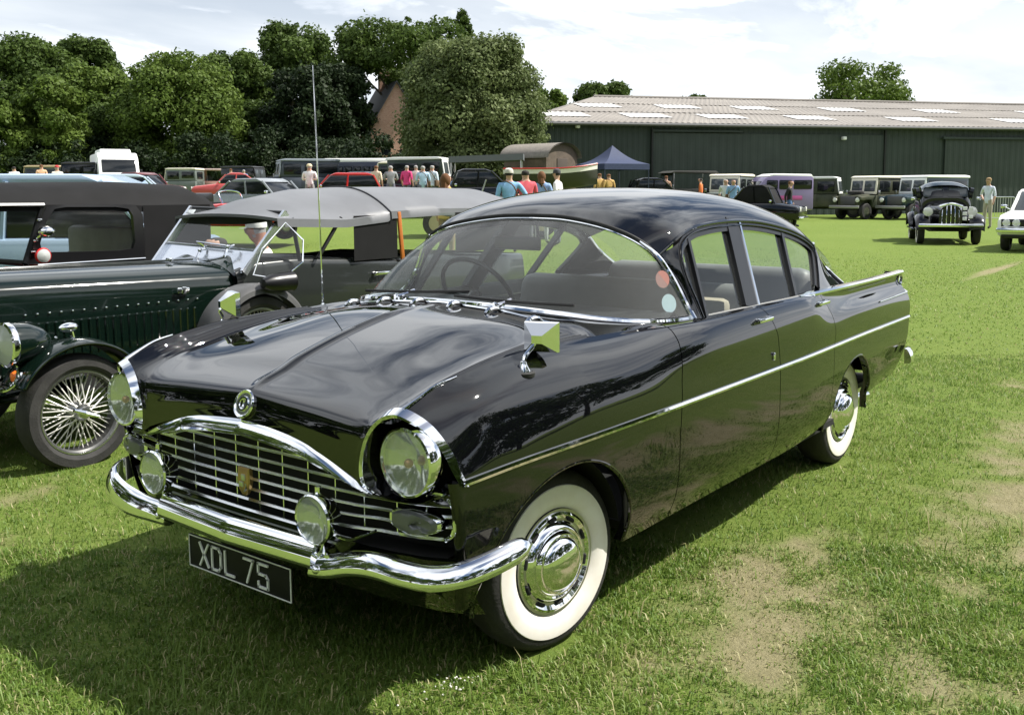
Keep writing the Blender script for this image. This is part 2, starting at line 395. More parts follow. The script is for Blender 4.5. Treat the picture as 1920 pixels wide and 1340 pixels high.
def side_panel(name, gL, gR, nu, arch=None, parent=saloon, sgn=1, ns=64):
    u = np.linspace(0, 1, nu)
    P = side_pts(lambda q: gL(q) + (gR(q) - gL(q)) * u, ns)
    if sgn < 0: P = P * [1, -1, 1]
    mb = MB()
    if arch is None:
        mb.grid(panel(P, 1 if sgn > 0 else -1))
    else:
        v, f = arch_cut(P * [1, sgn, 1], arch); v = v * [1, sgn, 1]
        mb.add(v, f)
        # rolled edges along the shut lines
        E = P[[0, -1]]
        for e in (0, 1):
            a = P[0 if e == 0 else -1]; dpt = np.array([0, -sgn * .014, 0])
            mb.grid(np.stack([a, a + dpt * .2 + [0.0015 * (1 if e else -1) * -1, 0, 0], a + dpt]))
        # flanged lip round the arch
        th = np.linspace(-0.25, PI + 0.25, 60); pts = []
        for q in th:
            x = arch['cx'] + math.cos(q) * (arch['af'] if math.cos(q) > 0 else arch['ar']); z = arch['cz'] + (math.sin(q) * arch['b'] if math.sin(q) > 0 else math.sin(q) * .25)
            if z < .30: continue
            pts.append((x, sgn * (surf_y(x, z) - .006), z))
        L = np.array(pts); inner = L + [0, -sgn * .03, 0]
        mb.tube(L, .0075, 8)
        mb.grid(np.stack([L, inner]))
    return mb.build(name, PAINT, parent, fixn=False if arch is None else True)
for sg in (1, -1):
    side_panel('front_wing', XFq, lambda q: G1(q) + GAP, 130, AF, sgn=sg, ns=90)
    side_panel('front_door', lambda q: G1(q) - GAP, lambda q: G2(q) + GAP, 40, sgn=sg)
    side_panel('rear_door', lambda q: G2(q) - GAP, lambda q: G3(q) + GAP, 36, sgn=sg)
    side_panel('rear_wing', lambda q: G3(q) - GAP, XRq, 150, AR, sgn=sg, ns=90)

# --- bonnet, with crease and fluted edges
BK = np.array([  # rows front -> rear, columns centre -> fender peak
 [(.634,0,.790),(.638,.30,.760),(.642,.475,.712),(.644,.515,.692),(.644,.538,.690)],
 [(.628,0,.818),(.634,.30,.790),(.641,.475,.752),(.643,.512,.745),(.643,.533,.745)],
 [(.621,0,.847),(.629,.30,.823),(.637,.475,.796),(.640,.515,.795),(.641,.545,.812)],
 [(.608,0,.878),(.615,.30,.860),(.628,.485,.842),(.632,.540,.845),(.638,.592,.876)],
 [(.572,0,.897),(.580,.30,.884),(.596,.50,.871),(.615,.580,.875),(.629,.655,.905)],
 [(.480,0,.926),(.490,.30,.916),(.505,.51,.905),(.520,.600,.908),(.530,.668,.945)],
 [(.410,0,.955),(.415,.30,.944),(.418,.52,.930),(.420,.605,.934),(.420,.677,.970)],
 [(.300,0,.988),(.302,.30,.976),(.302,.52,.955),(.302,.612,.958),(.302,.683,.989)],
 [(.190,0,1.016),(.190,.30,1.002),(.190,.52,.976),(.190,.618,.977),(.190,.688,1.001)],
 [(.020,0,1.050),(.020,.30,1.034),(.020,.52,1.003),(.020,.625,.996),(.020,.696,1.008)],
 [(-.10,0,1.063),(-.10,.30,1.047),(-.10,.52,1.015),(-.10,.630,1.003),(-.10,.700,1.009)],
 [(-.225,0,1.067),(-.225,.30,1.052),(-.225,.52,1.021),(-.225,.635,1.006),(-.225,.703,1.008)]], float)
def refine(K, nu, nv):
    a = np.stack([crv_u(K[:, j], nu) for j in range(K.shape[1])], 1)
    return np.stack([crv_u(a[i], nv) for i in range(nu)], 0)
def crv_u(p, n):
    """Catmull-Rom with uniform knots"""
    p = np.asarray(p, float); m = len(p); q = np.linspace(0, m - 1, n); i = np.clip(q.astype(int), 0, m - 2); t = (q - i)[:, None]
    P = np.vstack([2 * p[0] - p[1], p, 2 * p[-1] - p[-2]]); a, b, c, d = P[i], P[i + 1], P[i + 2], P[i + 3]
    return .5 * (2*b + (c-a)*t + (2*a-5*b+4*c-d)*t*t + (3*b-a-3*c+d)*t**3)
def bonnet_half(nu=110, nv=120):
    P = refine(BK, nu, nv)
    y = P[..., 1]; x = P[..., 0]
    # raised crease down the middle
    w = np.clip((.60 - x) / .06, 0, 1) * np.clip((x + .23) / .25, 0.25, 1)
    P[..., 2] += .010 * np.exp(-(y / .016) ** 2) * w
    # flutes beside the wing crown
    v = np.linspace(0, 1, nv)[None, :]
    fw = np.clip((.52 - x) / .12, 0, 1)
    ph = np.clip((v - .66) / .34, 0, 1)
    P[..., 2] += .0075 * np.sin(ph * PI * 8) * fw * (ph > 0) * np.clip((1 - ph) / .1, 0, 1)
    return P
BH = bonnet_half()
full = np.concatenate([(BH * [1, -1, 1])[:, :0:-1], BH], 1)
MB().grid(panel(full, 1, edge=.02)).build('bonnet', PAINT, saloon, fixn=True, ang=40)

# --- windscreen outlines (centre -> lower corner, near side)
WB = np.array([(-.372,0,1.055),(-.375,.15,1.053),(-.390,.30,1.047),(-.425,.45,1.037),(-.490,.57,1.022),(-.590,.665,1.008),(-.72,.715,1.000),(-.885,.735,.995)])
WB = wide(WB)
WT = np.array([(-.872,0,1.378),(-.868,.15,1.374),(-.858,.30,1.355),(-.850,.42,1.328),(-.862,.515,1.288),(-.893,.572,1.235),(-.918,.628,1.148),(-.920,.690,1.048),(-.898,.736,.997)])
WT = wide(WT)
# scuttle between bonnet and screen
n = 60
fr = np.vstack([np.stack([np.full(20, -.240), np.linspace(0, .703, 20), np.interp(np.linspace(0, .703, 20), [0, .3, .52, .635, .703], [1.050, 1.038, 1.012, 1.0, 1.006])], 1)[:-1],
                np.stack([np.linspace(-.24, WB[-1, 0], 30), pchip(SK[0][:, 0], SK[0][:, 1], np.linspace(-.24, WB[-1, 0], 30)), pchip(SK[0][:, 0], SK[0][:, 2], np.linspace(-.24, WB[-1, 0], 30))], 1)])
fr = crv(fr, n, smooth=False); rb = crv(WB, n)
P = np.stack([fr + (rb - fr) * t + np.array([0, 0, .006 * math.sin(PI * t)]) for t in np.linspace(0, 1, 12)], 0)
P = np.concatenate([(P * [1, -1, 1])[:, :0:-1], P], 1)
MB().grid(P).build('scuttle', PAINT, saloon)
# air intake: dark slot with chrome fingers behind the bonnet edge
mb = MB(); ys = np.linspace(-.50, .50, 40)
zi = np.interp(abs(ys), [0, .3, .52], [1.060, 1.046, 1.018])
mb.grid(np.stack([np.stack([np.full(40, -.222), ys, zi - .03], 1), np.stack([np.full(40, -.232), ys, zi + .0], 1), np.stack([np.full(40, -.285), ys, zi + .004], 1)]))
mb.build('air_intake', DARK, saloon)
lip = MB().tube(np.stack([np.full(40, -.290), ys, zi + .010], 1), .006, 6); lip.build('intake_lip', CHROME, saloon)
for y in (-.45, -.27, -.09, .09, .27, .45):
    z = float(np.interp(abs(y), [0, .3, .52], [1.060, 1.046, 1.018]))
    MB().tube(crv([(-.215, y, z + .006), (-.240, y, z + .020), (-.272, y + .004, z + .020), (-.295, y + .006, z + .006)], 8), [.007, .010, .010, .010, .009, .009, .008, .007], 8).build('intake_finger', CHROME, saloon)

# --- screen glass and frame
m = 70
b_, t_ = crv(WB, m), crv(WT, m)
def screen(inset, k=16):
    rows = []
    for q in np.linspace(0.0, 1, k):
        r = b_ + (t_ - b_) * q
        bul = np.sin(PI * q) * .035 * np.clip(1 - np.linspace(0, 1, m) ** 3, 0, 1)
        rows.append(r + np.stack([bul, 0 * bul, bul * .4], 1) + inset * np.array([-1, 0, -.3]))
    return np.array(rows)
P = screen(.004); P = np.concatenate([(P * [1, -1, 1])[:, :0:-1], P], 1)
MB().grid(P).build('windscreen', WSGLASS, saloon, fixn=False)
def sym(p): return np.vstack([(p * [1, -1, 1])[::-1], p[1:]])
rim_t = sym(t_); rim_b = sym(b_)
cen = np.array([-.95, 0, 1.15]); 
MB().tube(rim_t + [.004, 0, .004], .0090, 8).build('windscreen_seal', RUBBER, saloon)
MB().tube(rim_t[4:-4] + [.010, 0, -.007], .0045, 8).build('screen_top_trim', CHROME, saloon)
prf = np.array([(-.012, -.002), (-.008, .009), (0, .012), (.010, .008), (.013, -.002)])
MB().tube(rim_b + [.010, 0, .006], .0125, 8).build('screen_base_trim', CHROME, saloon)
A = crv(WT[4:], 24)
for sg in (1, -1):
    MB().tube((A + [.012, .010, 0]) * [1, sg, 1], np.r_[np.linspace(.004, .011, 8), np.full(16, .011)], 8).build('screen_side_trim', CHROME, saloon)

# --- roof
EK = np.array([(-.893,.572,1.235),(-1.00,.598,1.298),(-1.125,.592,1.331),(-1.275,.586,1.346),(-1.44,.583,1.352),(-1.615,.583,1.351),(-1.80,.587,1.341),(-2.005,.597,1.316),(-2.165,.610,1.286),(-2.30,.628,1.243),(-2.36,.645,1.205)])
EK = wide(EK)
CK = np.array([(-.872,0,1.378),(-.95,0,1.424),(-1.10,0,1.466),(-1.30,0,1.490),(-1.50,0,1.497),(-1.75,0,1.492),(-2.0,0,1.474),(-2.2,0,1.446),(-2.40,0,1.405),(-2.55,0,1.36)])
FK = crv(WT[:6], 40)
RK = crv(np.array([(-2.55,0,1.36),(-2.545,.2,1.354),(-2.525,.38,1.328),(-2.48,.51,1.288),(-2.42,.595,1.240),(-2.36,.645,1.205)]), 40)
RK = wide(RK)
nu, nw = 90, 40
Cc, Ec = crv(CK, nu), crv(EK, nu); w = np.linspace(0, 1, nw)
R_ = np.zeros((nu, nw, 3))
for i in range(nu):
    t = i / (nu - 1)
    a, b = Cc[i], Ec[i]
    ww = np.sin(w * PI / 2 * .92) / math.sin(PI / 2 * .92)
    line = a + (b - a) * ww[:, None]
    drop = 1 - np.sqrt(np.clip(1 - (ww * .985) ** 2.5, 0, 1)); drop = drop / drop[-1]
    line[:, 2] = a[2] + (b[2] - a[2]) * drop
    line[:, 0] = a[0] + (b[0] - a[0]) * ww ** 2
    R_[i] = line
# blend the ends into the screen-top and rear-window curves
kf = np.clip(1 - np.linspace(0, nu - 1, nu) / 18, 0, 1) ** 1.6; kr = kf[::-1]
R_ = R_ + kf[:, None, None] * (FK - R_[0])[None] + kr[:, None, None] * (RK - R_[-1])[None]
Pf = np.concatenate([(R_ * [1, -1, 1])[:, :0:-1], R_], 1)
MB().grid(Pf).build('roof', PAINT, saloon)
LIN = MB().grid((Pf[4:-4, 3:-3] - [0, 0, .03])); LIN.build('headlining', LIGHTGREY, saloon)
# rear window glass and frame
RW = np.array([(-2.90,0,.985),(-2.90,.25,.985),(-2.88,.42,.985),(-2.84,.55,.985),(-2.78,.635,.985)])
RW = wide(RW)
rt, rbm = crv(np.vstack([RK[:-1:6]]), 40), crv(RW, 40)
P = np.stack([rt + (rbm - rt) * q + np.array([-.03 * math.sin(PI * q), 0, .02 * math.sin(PI * q)]) for q in np.linspace(0, 1, 12)], 0)
Pr = np.concatenate([(P * [1, -1, 1])[:, :0:-1], P], 1)
MB().grid(Pr).build('rear_window', GLASS, saloon, fixn=False)
MB().tube(sym(rbm) + [0, 0, .008], .012, 8).build('rear_window_trim', CHROME, saloon)

# --- pillars and side windows on the sloping glasshouse plane y = .745 - .47 (z - .995)
def gp(x, z, off=0.0):
    q = wide((x, .745 - .47 * (z - .995), z)); q[1] += off; return tuple(q)
OUT = [(-.935, .998), (-.935, 1.06), (-.930, 1.14), (-.950, 1.225), (-1.01, 1.285), (-1.125, 1.322), (-1.275, 1.337), (-1.44, 1.343), (-1.615, 1.342), (-1.80, 1.331), (-2.0, 1.306), (-2.165, 1.275), (-2.285, 1.236), (-2.34, 1.195), (-2.335, 1.15), (-2.27, 1.07), (-2.20, 1.0)]
oc = crv(np.array(OUT), 90)
for sg in (1, -1):
    S_ = np.array([1, sg, 1])
    fo = np.array([gp(x, z, .004) for x, z in oc])
    ce = np.array([-1.6, 0, 1.14])
    def shrink(k, off=0.0):
        q = oc.copy(); d = np.gradient(q, axis=0); nn = np.stack([d[:, 1], -d[:, 0]], 1); nn /= np.linalg.norm(nn, axis=1)[:, None]
        c = np.sign(((np.array([-1.6, 1.1]) - q) * nn).sum(1))[:, None]; q = q + nn * c * k
        return np.array([gp(x, max(z, .99), off) for x, z in q])
    # A pillar: screen edge to door frame
    a1 = crv(WT[5:], 20); a2 = crv(np.array([gp(x, z, .004) for x, z in [(-1.0, 1.280), (-.950, 1.225), (-.930, 1.14), (-.935, 1.06), (-.945, .998)]]), 20)
    P = np.stack([a1 + (a2 - a1) * q + np.array([.0, .012, 0]) * math.sin(PI * q) for q in np.linspace(0, 1, 7)], 0) * S_
    MB().grid(P).build('windscreen_pillar', PAINT, saloon)
    # rear pillar
    c1 = crv(np.array([gp(x, z, .004) for x, z in [(-2.34, 1.20), (-2.335, 1.15), (-2.27, 1.07), (-2.20, 1.0), (-2.19, .985)]]), 20)
    c2 = crv(np.array([(-2.37, .642, 1.207), (-2.47, .64, 1.13), (-2.60, .64, 1.06), (-2.74, .645, 1.0), (-2.80, .65, .975)]), 20); c2 = wide(c2)
    P = np.stack([c1 + (c2 - c1) * q + np.array([0, .012, 0]) * math.sin(PI * q) for q in np.linspace(0, 1, 8)], 0) * S_
    MB().grid(P).build('rear_pillar', PAINT, saloon)
    MB().tube((c2 + [-.006, 0, .006]) * S_, .009, 8).build('rear_pillar_trim', CHROME, saloon)
    # drip rail and door frames
    rail = crv(EK, 60); MB().tube((rail + [0, .006, -.004]) * S_, .008, 8).build('drip_rail', PAINT, saloon)
    f1 = shrink(.0, .006) * S_; f2 = shrink(.036, .002) * S_; f0 = shrink(.0, -.02) * S_; f3 = shrink(.036, -.02) * S_
    fm = MB().grid(np.stack([f0, f1, f2, f3]), flip=False); fm.build('window_frame', TRIM, saloon)
    MB().tube((shrink(.012, .010) * S_), .0042, 6).build('frame_bead', CHROME if False else PAINT, saloon)
    def bar(p, q, wd, name, mt, off=.006, parent=saloon):
        d = np.array(q, float) - np.array(p, float); d /= np.linalg.norm(d); nrm = np.array([d[1], -d[0]]) * wd / 2
        pts = [np.array(p) + nrm, np.array(p) - nrm, np.array(q) - nrm, np.array(q) + nrm]
        mbb = MB(); o = np.array([gp(x, z, off) for x, z in pts]) * S_; i_ = np.array([gp(x, z, -.03) for x, z in pts]) * S_
        mbb.add(np.vstack([o, i_]), [(0, 1, 2, 3), (4, 5, 6, 7), (0, 1, 5, 4), (1, 2, 6, 5), (2, 3, 7, 6), (3, 0, 4, 7)])
        return mbb.build(name, mt, parent)
    bar((-1.555, 1.345), (-1.405, .985), .115, 'centre_pillar', TRIM, off=.007)
    bar((-1.610, 1.343), (-1.462, .985), .014, 'pillar_trim', CHROME, off=.012)
    bar((-1.103, 1.325), (-.985, .985), .018, 'quarter_light_bar', TRIM, off=.006)
    bar((-2.050, 1.300), (-1.893, .985), .022, 'quarter_window_bar', TRIM, off=.006)
    # door glass
    for nm, x0, x1, x2, x3 in (('front_door_glass', -.93, -1.53, -1.39, -.90), ('rear_door_glass', -1.62, -2.36, -2.20, -1.46)):
        top = [(x, float(np.interp(-x, -oc[12:-14, 0], oc[12:-14, 1])) - .01) for x in np.linspace(max(x0, x1), min(x0, x1), 16)]
        bot = [(x, .985) for x in np.linspace(max(x2, x3), min(x2, x3), 16)]
        g = np.stack([[gp(x, z, -.010) for x, z in top], [gp(x, z, -.010) for x, z in bot]]) * S_
        MB().grid(g).build(nm, GLASS, saloon, fixn=False)
    # belt ledge inside and chrome waist line
    x = np.linspace(-.86, -2.20, 50); y = pchip(SK[0][:, 0], SK[0][:, 1], x); z = pchip(SK[0][:, 0], SK[0][:, 2], x)
    P = np.stack([np.stack([x, y, z], 1), np.stack([x, y - .012, z + .003], 1), np.stack([x, y - .03, z - .03], 1), np.stack([x, y - .05, z - .25], 1), np.stack([x, y - .06, z * 0 + .40], 1)]) * S_
    MB().grid(P).build('door_lining', CLOTH, saloon)
    MB().tube(np.stack([x, y - .045, z - .07], 1) * S_, .007, 6).build('door_capping', CHROME, saloon)
    # side strip, standing 6 mm proud of the panels
    x = np.linspace(.540, -3.545, 160); P5 = SK[5]; y = pchip(P5[:, 0], P5[:, 1], x); z = pchip(P5[:, 0], P5[:, 2], x)
    pr = np.array([(-.0105, -.003), (-.0085, .006), (0, .009), (.0085, .006), (.0105, -.003)]) 
    P = np.stack([np.stack([x, y + b, z + a], 1) for a, b in pr]) * S_
    MB().grid(P).build('side_strip', CHROME, saloon)
    # fin capping
    x = np.linspace(-1.845, -3.585, 60); y = pchip(SK[0][:, 0], SK[0][:, 1], x); z = pchip(SK[0][:, 0], SK[0][:, 2], x)
    tw = np.clip(np.linspace(0, 1, 60) / .08, .35, 1)[:, None]
    pr = [(.010, -.011), (.013, -.001), (.005, .008), (-.022, .008), (-.029, -.004), (-.03, -.02)]
    P = np.stack([np.stack([x, y + a * tw[:, 0], z + b * tw[:, 0]], 1) for a, b in pr]) * S_
    MB().grid(P).build('fin_capping', CHROME, saloon)
    MB().tube(crv(np.array([(-3.590, .738, .995), (-3.600, .735, .96), (-3.585, .735, .90), (-3.580, .775, .868)]), 12) * S_, .010, 8).build('fin_end', CHROME, saloon)
    # inner wall of the fin
    d = np.stack([np.stack([x, y - .03, z + .005], 1), np.stack([x, y - .06, z - .05], 1), np.stack([x, y - .10, np.interp(x, [-3.59, -2.8, -1.84], [.905, .968, .985])], 1)]) * S_
    MB().grid(d).build('fin_inner', PAINT, saloon)
    # crease line trim on the rear wing
    x = np.linspace(-2.95, -3.57, 20); y = pchip(SK[3][:, 0], SK[3][:, 1], x); z = pchip(SK[3][:, 0], SK[3][:, 2], x)
    MB().tube(np.stack([x, y + .002, z + .003], 1) * S_, .004, 6).build('wing_moulding', CHROME, saloon)

# --- boot lid, tail
xs = np.linspace(-2.72, -3.58, 24); ysr = np.linspace(0, 1, 20)
D = np.array([[(x, w_ * np.interp(x, [-3.58, -2.72], [.640, .668]), np.interp(x, [-3.58, -3.3, -2.9, -2.72], [.885, .935, .968, .980]) - .02 * w_ ** 3) for w_ in ysr] for x in xs])
D = np.concatenate([(D * [1, -1, 1])[:, :0:-1], D], 1)
MB().grid(panel(D, 1)).build('boot_lid', PAINT, saloon)
sR = side_pts(lambda q: np.array([XRq(q)]), 40)[0]
tl = np.stack([np.stack([sR[:, 0] - .05 * (1 - w_ ** 2), sR[:, 1] * w_, np.minimum(sR[:, 2], .90 + .09 * (w_ > .85))], 1) for w_ in np.linspace(-1, 1, 31)], 0)
MB().grid(tl).build('tail_panel', PAINT, saloon)
# --- nose: corner panels, apron, lamp bowls, grille
plan = lambda y: float(np.interp(abs(y), [0, .3, .5, .6, .68, .74, .78, .80], [.622, .618, .610, .598, .580, .556, .530, .505]))
S0 = side_pts(lambda q: np.array([XFq(q)]), 60)[0]
def apron(z0, z1, y0, y1, dx=0.0, k=30, h=4):
    return np.array([[(plan(y) + dx - .10 * ((z1 - z) / .2) ** 1.5, y, z) for z in np.linspace(z0, z1, h)] for y in np.linspace(y0, y1, k)])
mb = MB()
mb.grid(apron(.315, .505, -.785, .785, k=60, h=7)); mb.build('front_apron', PAINT, saloon)
for sg in (1, -1):
    # body corner between grille end and wing edge
    zz = np.linspace(.35, .722, 14)
    yb = np.array([float(np.interp(z, S0[::-1, 2], S0[::-1, 1])) for z in zz]); xb = np.array([float(np.interp(z, S0[::-1, 2], S0[::-1, 0])) for z in zz])
    rows = []
    for t in np.linspace(0, 1, 10):
        q = t * PI / 2
        rows.append(np.stack([xb + .030 * math.sin(q), yb - .022 * (1 - math.cos(q)), zz], 1))
    MB().grid(np.array(rows) * [1, sg, 1]).build('nose_corner', PAINT, saloon)
    # chrome brow: outer leg, over the top, inner leg
    brow = np.array([(.540,.806,.712),(.553,.792,.750),(.566,.772,.803),(.592,.733,.866),(.618,.690,.902),(.634,.650,.913),(.643,.605,.893),(.649,.566,.848),(.652,.543,.790),(.653,.536,.735),(.652,.546,.695),(.645,.575,.675)])
    bc = crv(brow, 70)
    lc = np.array([.60, .672, .775])
    ip = bc + (lc - bc) * np.interp(np.linspace(0, 1, 70), [0, .1, .35, .5, .7, 1], [.07, .09, .135, .13, .08, .06])[:, None]; ip[:, 0] = bc[:, 0] + np.interp(np.linspace(0, 1, 70), [0, .4, 1], [.000, .012, .004])
    op = bc + (bc - lc) * .04; op[:, 0] = bc[:, 0] - .012
    mid = (bc * .55 + ip * .45); mid[:, 0] += .012
    inn = ip.copy(); inn[:, 0] -= .018
    MB().grid(np.stack([op, bc, mid, ip, inn]) * [1, sg, 1]).build('lamp_brow', CHROME, saloon)
    # bowl: from brow (closed round the bottom) back to the lamp
    bot = crv(np.array([(.640,.590,.672),(.630,.640,.664),(.606,.715,.666),(.570,.775,.690),(.542,.803,.712)]), 30)
    loop = np.vstack([ip, bot[1:-1] + [-.01, 0, 0]]); nl = len(loop)
    lp = np.array([.598, .678, .773]); ang = np.unwrap(np.arctan2(loop[:, 2] - lp[2], loop[:, 1] - lp[1]))
    circ = np.stack([np.full(nl, .560), lp[1] + .098 * np.cos(ang), lp[2] + .098 * np.sin(ang)], 1)
    midl = loop * .5 + circ * .5; midl[:, 0] = np.minimum(loop[:, 0] - .022, .590)
    mb = MB().grid(np.stack([loop, midl, circ]) * [1, sg, 1], closed_v=True)
    mb.build('lamp_bowl', PAINT, saloon)
    # shelf under the lamp down to the grille-top bar and round to the corner
    top = crv(np.array([(.638,.545,.690),(.640,.590,.672),(.630,.640,.664),(.606,.715,.666),(.570,.775,.690),(.542,.803,.712)]), 30)
    low = np.array([(plan(min(y, .795)) + .004, min(y, .795), .655 - .0 * y) for y in np.linspace(.50, .797, 30)])
    MB().grid(np.stack([top, (top + low) / 2 + [.006, 0, 0], low]) * [1, sg, 1]).build('nose_shelf', PAINT, saloon)
    # head lamp: bucket rim, reflector, lens, bulb cap
    hc = (.628, sg * .676, .774)
    hl = MB().lathe([(.070, -.05), (.092, -.045), (.0985, -.024), (.098, -.010), (.094, .002), (.088, .005), (.085, -.003)], 48, hc, 'x').build('headlight', CHROME, saloon)
    MB().lathe([(.002, -.034), (.03, -.030), (.055, -.020), (.074, -.010), (.087, -.002)], 40, hc, 'x').build('reflector', REFLECTOR, hl)
    MB().lathe([(.002, .024), (.03, .0215), (.055, .015), (.074, .005), (.088, -.004)], 40, hc, 'x').build('lens', LENS, hl)
    MB().ell((hc[0] - .012, hc[1], hc[2] - .004), (.013, .013, .013)).build('bulb_cap', mat('bulb_brass', (.6, .35, .18), .3, metal=.8), hl)
    # side lamp in the grille end
    lq = [(.671 + .086 * math.cos(a) * (1.0 if math.cos(a) < 0 else 1.0), .604 + .034 * math.sin(a) * (1 - .15 * max(0, math.cos(a)))) for a in np.linspace(0, 2 * PI, 28, endpoint=False)]
    lq = [(float(np.clip(y, .592, .752)), z) for y, z in lq]
    def pod(k, dx): return np.array([(plan(.672) - .42 * max(0, y - .672) ** 1.3 * 1.0 + dx + .012, sg * (.672 + (y - .672) * k), .60 + (z - .60) * k) for y, z in lq])
    sl = MB().grid(np.stack([pod(1.06, -.03), pod(1.08, .004), pod(1.0, .012), pod(.9, .010)]), closed_v=True).build('side_lamp', CHROME, saloon)
    g = MB().grid(np.stack([pod(.93, .010), pod(.80, .020), pod(.45, .024), pod(.02, .024)]), closed_v=True)
    g.build('lamp_lens', mat('smoked_lens', (.10, .105, .105), .10, spec=.6), sl)
    # fog lamp on its bracket
    fc = (.700, sg * .388, .580)
    fl = MB().lathe([(.004, -.075), (.03, -.072), (.052, -.055), (.066, -.025), (.072, -.006), (.0725, .004), (.068, .009), (.065, .004)], 40, fc, 'x').build('fog_lamp', CHROME, saloon)
    MB().lathe([(.002, -.020), (.03, -.016), (.05, -.006), (.066, .006)], 32, fc, 'x').build('reflector', REFLECTOR, fl)
    MB().lathe([(.002, .022), (.03, .019), (.05, .013), (.066, .004)], 32, fc, 'x').build('lens', LENS, fl)
    br = MB().tube([(fc[0] - .03, fc[1], fc[2] - .065), (fc[0] - .03, fc[1], fc[2] - .10), (fc[0] - .05, fc[1], .46)], .010, 8)
    br.build('lamp_bracket', CHROME, fl)
    MB().lathe([(.001, -.012), (.009, -.012), (.009, .014), (.001, .016)], 10, (fc[0] - .02, fc[1], fc[2] + .076), 'z').build('lamp_finial', CHROME, fl)

# grille: dark recess, bars, uprights, bright top bar
mb = MB()
mb.grid(np.array([[(plan(y) - .085, y, z) for z in np.linspace(.49, .80, 5)] for y in np.linspace(-.74, .74, 40)]))
mb.grid(np.array([[(plan(y) - .09 * t - .0, y, np.interp(abs(y), [0, .3, .42, .52, .75], [.77, .735, .705, .675, .665])) for t in (0, 1)] for y in np.linspace(-.75, .75, 60)]))
mb.grid(np.array([[(plan(y) - .09 * t, y, .505) for t in (0, 1)] for y in np.linspace(-.75, .75, 40)]))
mb.build('grille_recess', DARK, saloon)
must_top = lambda y: float(pchip([0, .2, .3, .38, .45, .545], np.array([.795, .780, .766, .745, .724, .692]), min(abs(y), .545)))
def barline(zc, zw, ymax, bend=True, dx=0.0):
    ys = np.linspace(-ymax, ymax, 80)
    return np.array([(plan(y) + .004 + dx, y, np.interp(abs(y), [0, .40, .56, .8], [zc, zc, zw, zw])) for y in ys])
gbar = np.array([(-.0045, -.004), (-.0045, .004), (.0045, .006), (.0045, -.006)])
for zc, zw, ym in ((.717, .717, .39), (.683, .684, .745), (.649, .652, .762), (.615, .622, .768), (.582, .594, .768), (.547, .560, .755), (.513, .513, .455)):
    L = barline(zc, zw, ym)
    MB().tube(L, .0045, 6, prof=np.array([(-.006, -.0032), (-.0064, -.002), (.001, .0034), (.005, .003), (.005, -.0034)])).build('grille_bar', SATIN, saloon)
ar = np.array([(plan(y) + .002, y, must_top(y) - .048) for y in np.linspace(-.42, .42, 60)])
MB().tube(ar, .0038, 6).build('grille_arch', SATIN, saloon)
for sg in (1, -1):
    for y in (.055, .165, .277, .388, .50, .612, .70):
        zt = must_top(y) - .048 if y < .45 else .684; zb = .513 if y < .45 else .560
        MB().box((plan(y) - .004, sg * y, (zt + zb) / 2), (.012, .004, zt - zb)).build('grille_upright', SATIN, saloon)
    en = crv(np.array([(plan(.73) + .008, .72, .685), (plan(.75) + .012, .757, .681), (plan(.772) + .020, .778, .656), (plan(.776) + .022, .783, .62), (plan(.772) + .020, .778, .58), (plan(.75) + .012, .755, .560)]), 24)
    MB().tube(en * [1, sg, 1], .0075, 8).build('grille_end', CHROME, saloon)
    MB().tube(crv(np.array([(.628, .40, .514), (.626, .455, .515), (.622, .50, .535), (.618, .55, .559)]), 12) * [1, sg, 1], .0045, 6).build('grille_corner', CHROME, saloon)
yy = np.linspace(-.545, .545, 90)
mt = np.array([(plan(y) + .016, y, must_top(y) - .019) for y in yy])
wd = np.interp(abs(yy), [0, .05, .35, .5, .545], [.024, .025, .025, .017, .007])
prs = [np.array([(-.014, -k * .9), (.006, -k), (.018, -k * .85), (.022, -k * .5), (.014, k * .25), (.0, k * .85), (-.010, k), (-.020, k * .95)]) for k in wd]
# profile runs (towards the front, up)
P = np.array([[m_ + np.array([a, 0, b]) for a, b in pr] for m_, pr in zip(mt, prs)])
MB().grid(P).build('grille_top_bar', CHROME, saloon)
# griffin shield
sh = [(-.028, .045), (.028, .045), (.031, .0), (.020, -.030), (.008, -.046), (-.010, -.046), (-.024, -.030), (-.031, .0)]
bd = MB(); bd.add([(.634 + d, y * k * .95, .605 + z * k * .95) for d, k in ((-.008, 1), (.004, 1), (.008, .86)) for y, z in sh], [tuple(range(16, 24))] + [(a * 8 + i, a * 8 + (i + 1) % 8, a * 8 + 8 + (i + 1) % 8, a * 8 + 8 + i) for a in (0, 1) for i in range(8)])
bo = bd.build('grille_badge', mat('badge_gold', (.42, .28, .10), .35, metal=.7), saloon)
g = MB(); g.rbox((.642, .002, .618), (.006, .020, .022), .003); g.rbox((.642, -.008, .596), (.006, .022, .018), .003); g.tube([(.641, .012, .60), (.643, .016, .585), (.641, .006, .575)], .004, 6)
g.build('badge_crest', STEEL, bo)
# bonnet badge: ring and raised emblem
bn = Vector((.93, 0, .36)).normalized(); rot = np.array(Vector((1, 0, 0)).rotation_difference(bn).to_matrix())
bc_ = np.array([.626, 0, .844])
b1 = MB().lathe([(.043, -.006), (.045, .002), (.042, .007), (.037, .006), (.034, .003)], 40, bc_, 'x', rot=rot).build('bonnet_badge', CHROME, saloon)
MB().lathe([(.034, .003), (.001, .003)], 40, bc_, 'x', rot=rot).build('badge_dish', STEEL, b1)
k = MB(); k.lathe([(.013, .003), (.017, .007), (.022, .007), (.025, .003)], 32, bc_, 'x', rot=rot)
k.box(tuple(bc_ + rot @ np.array([.009, .002, 0])), (.008, .010, .020), rot=rot); k.build('badge_emblem', CHROME, b1)

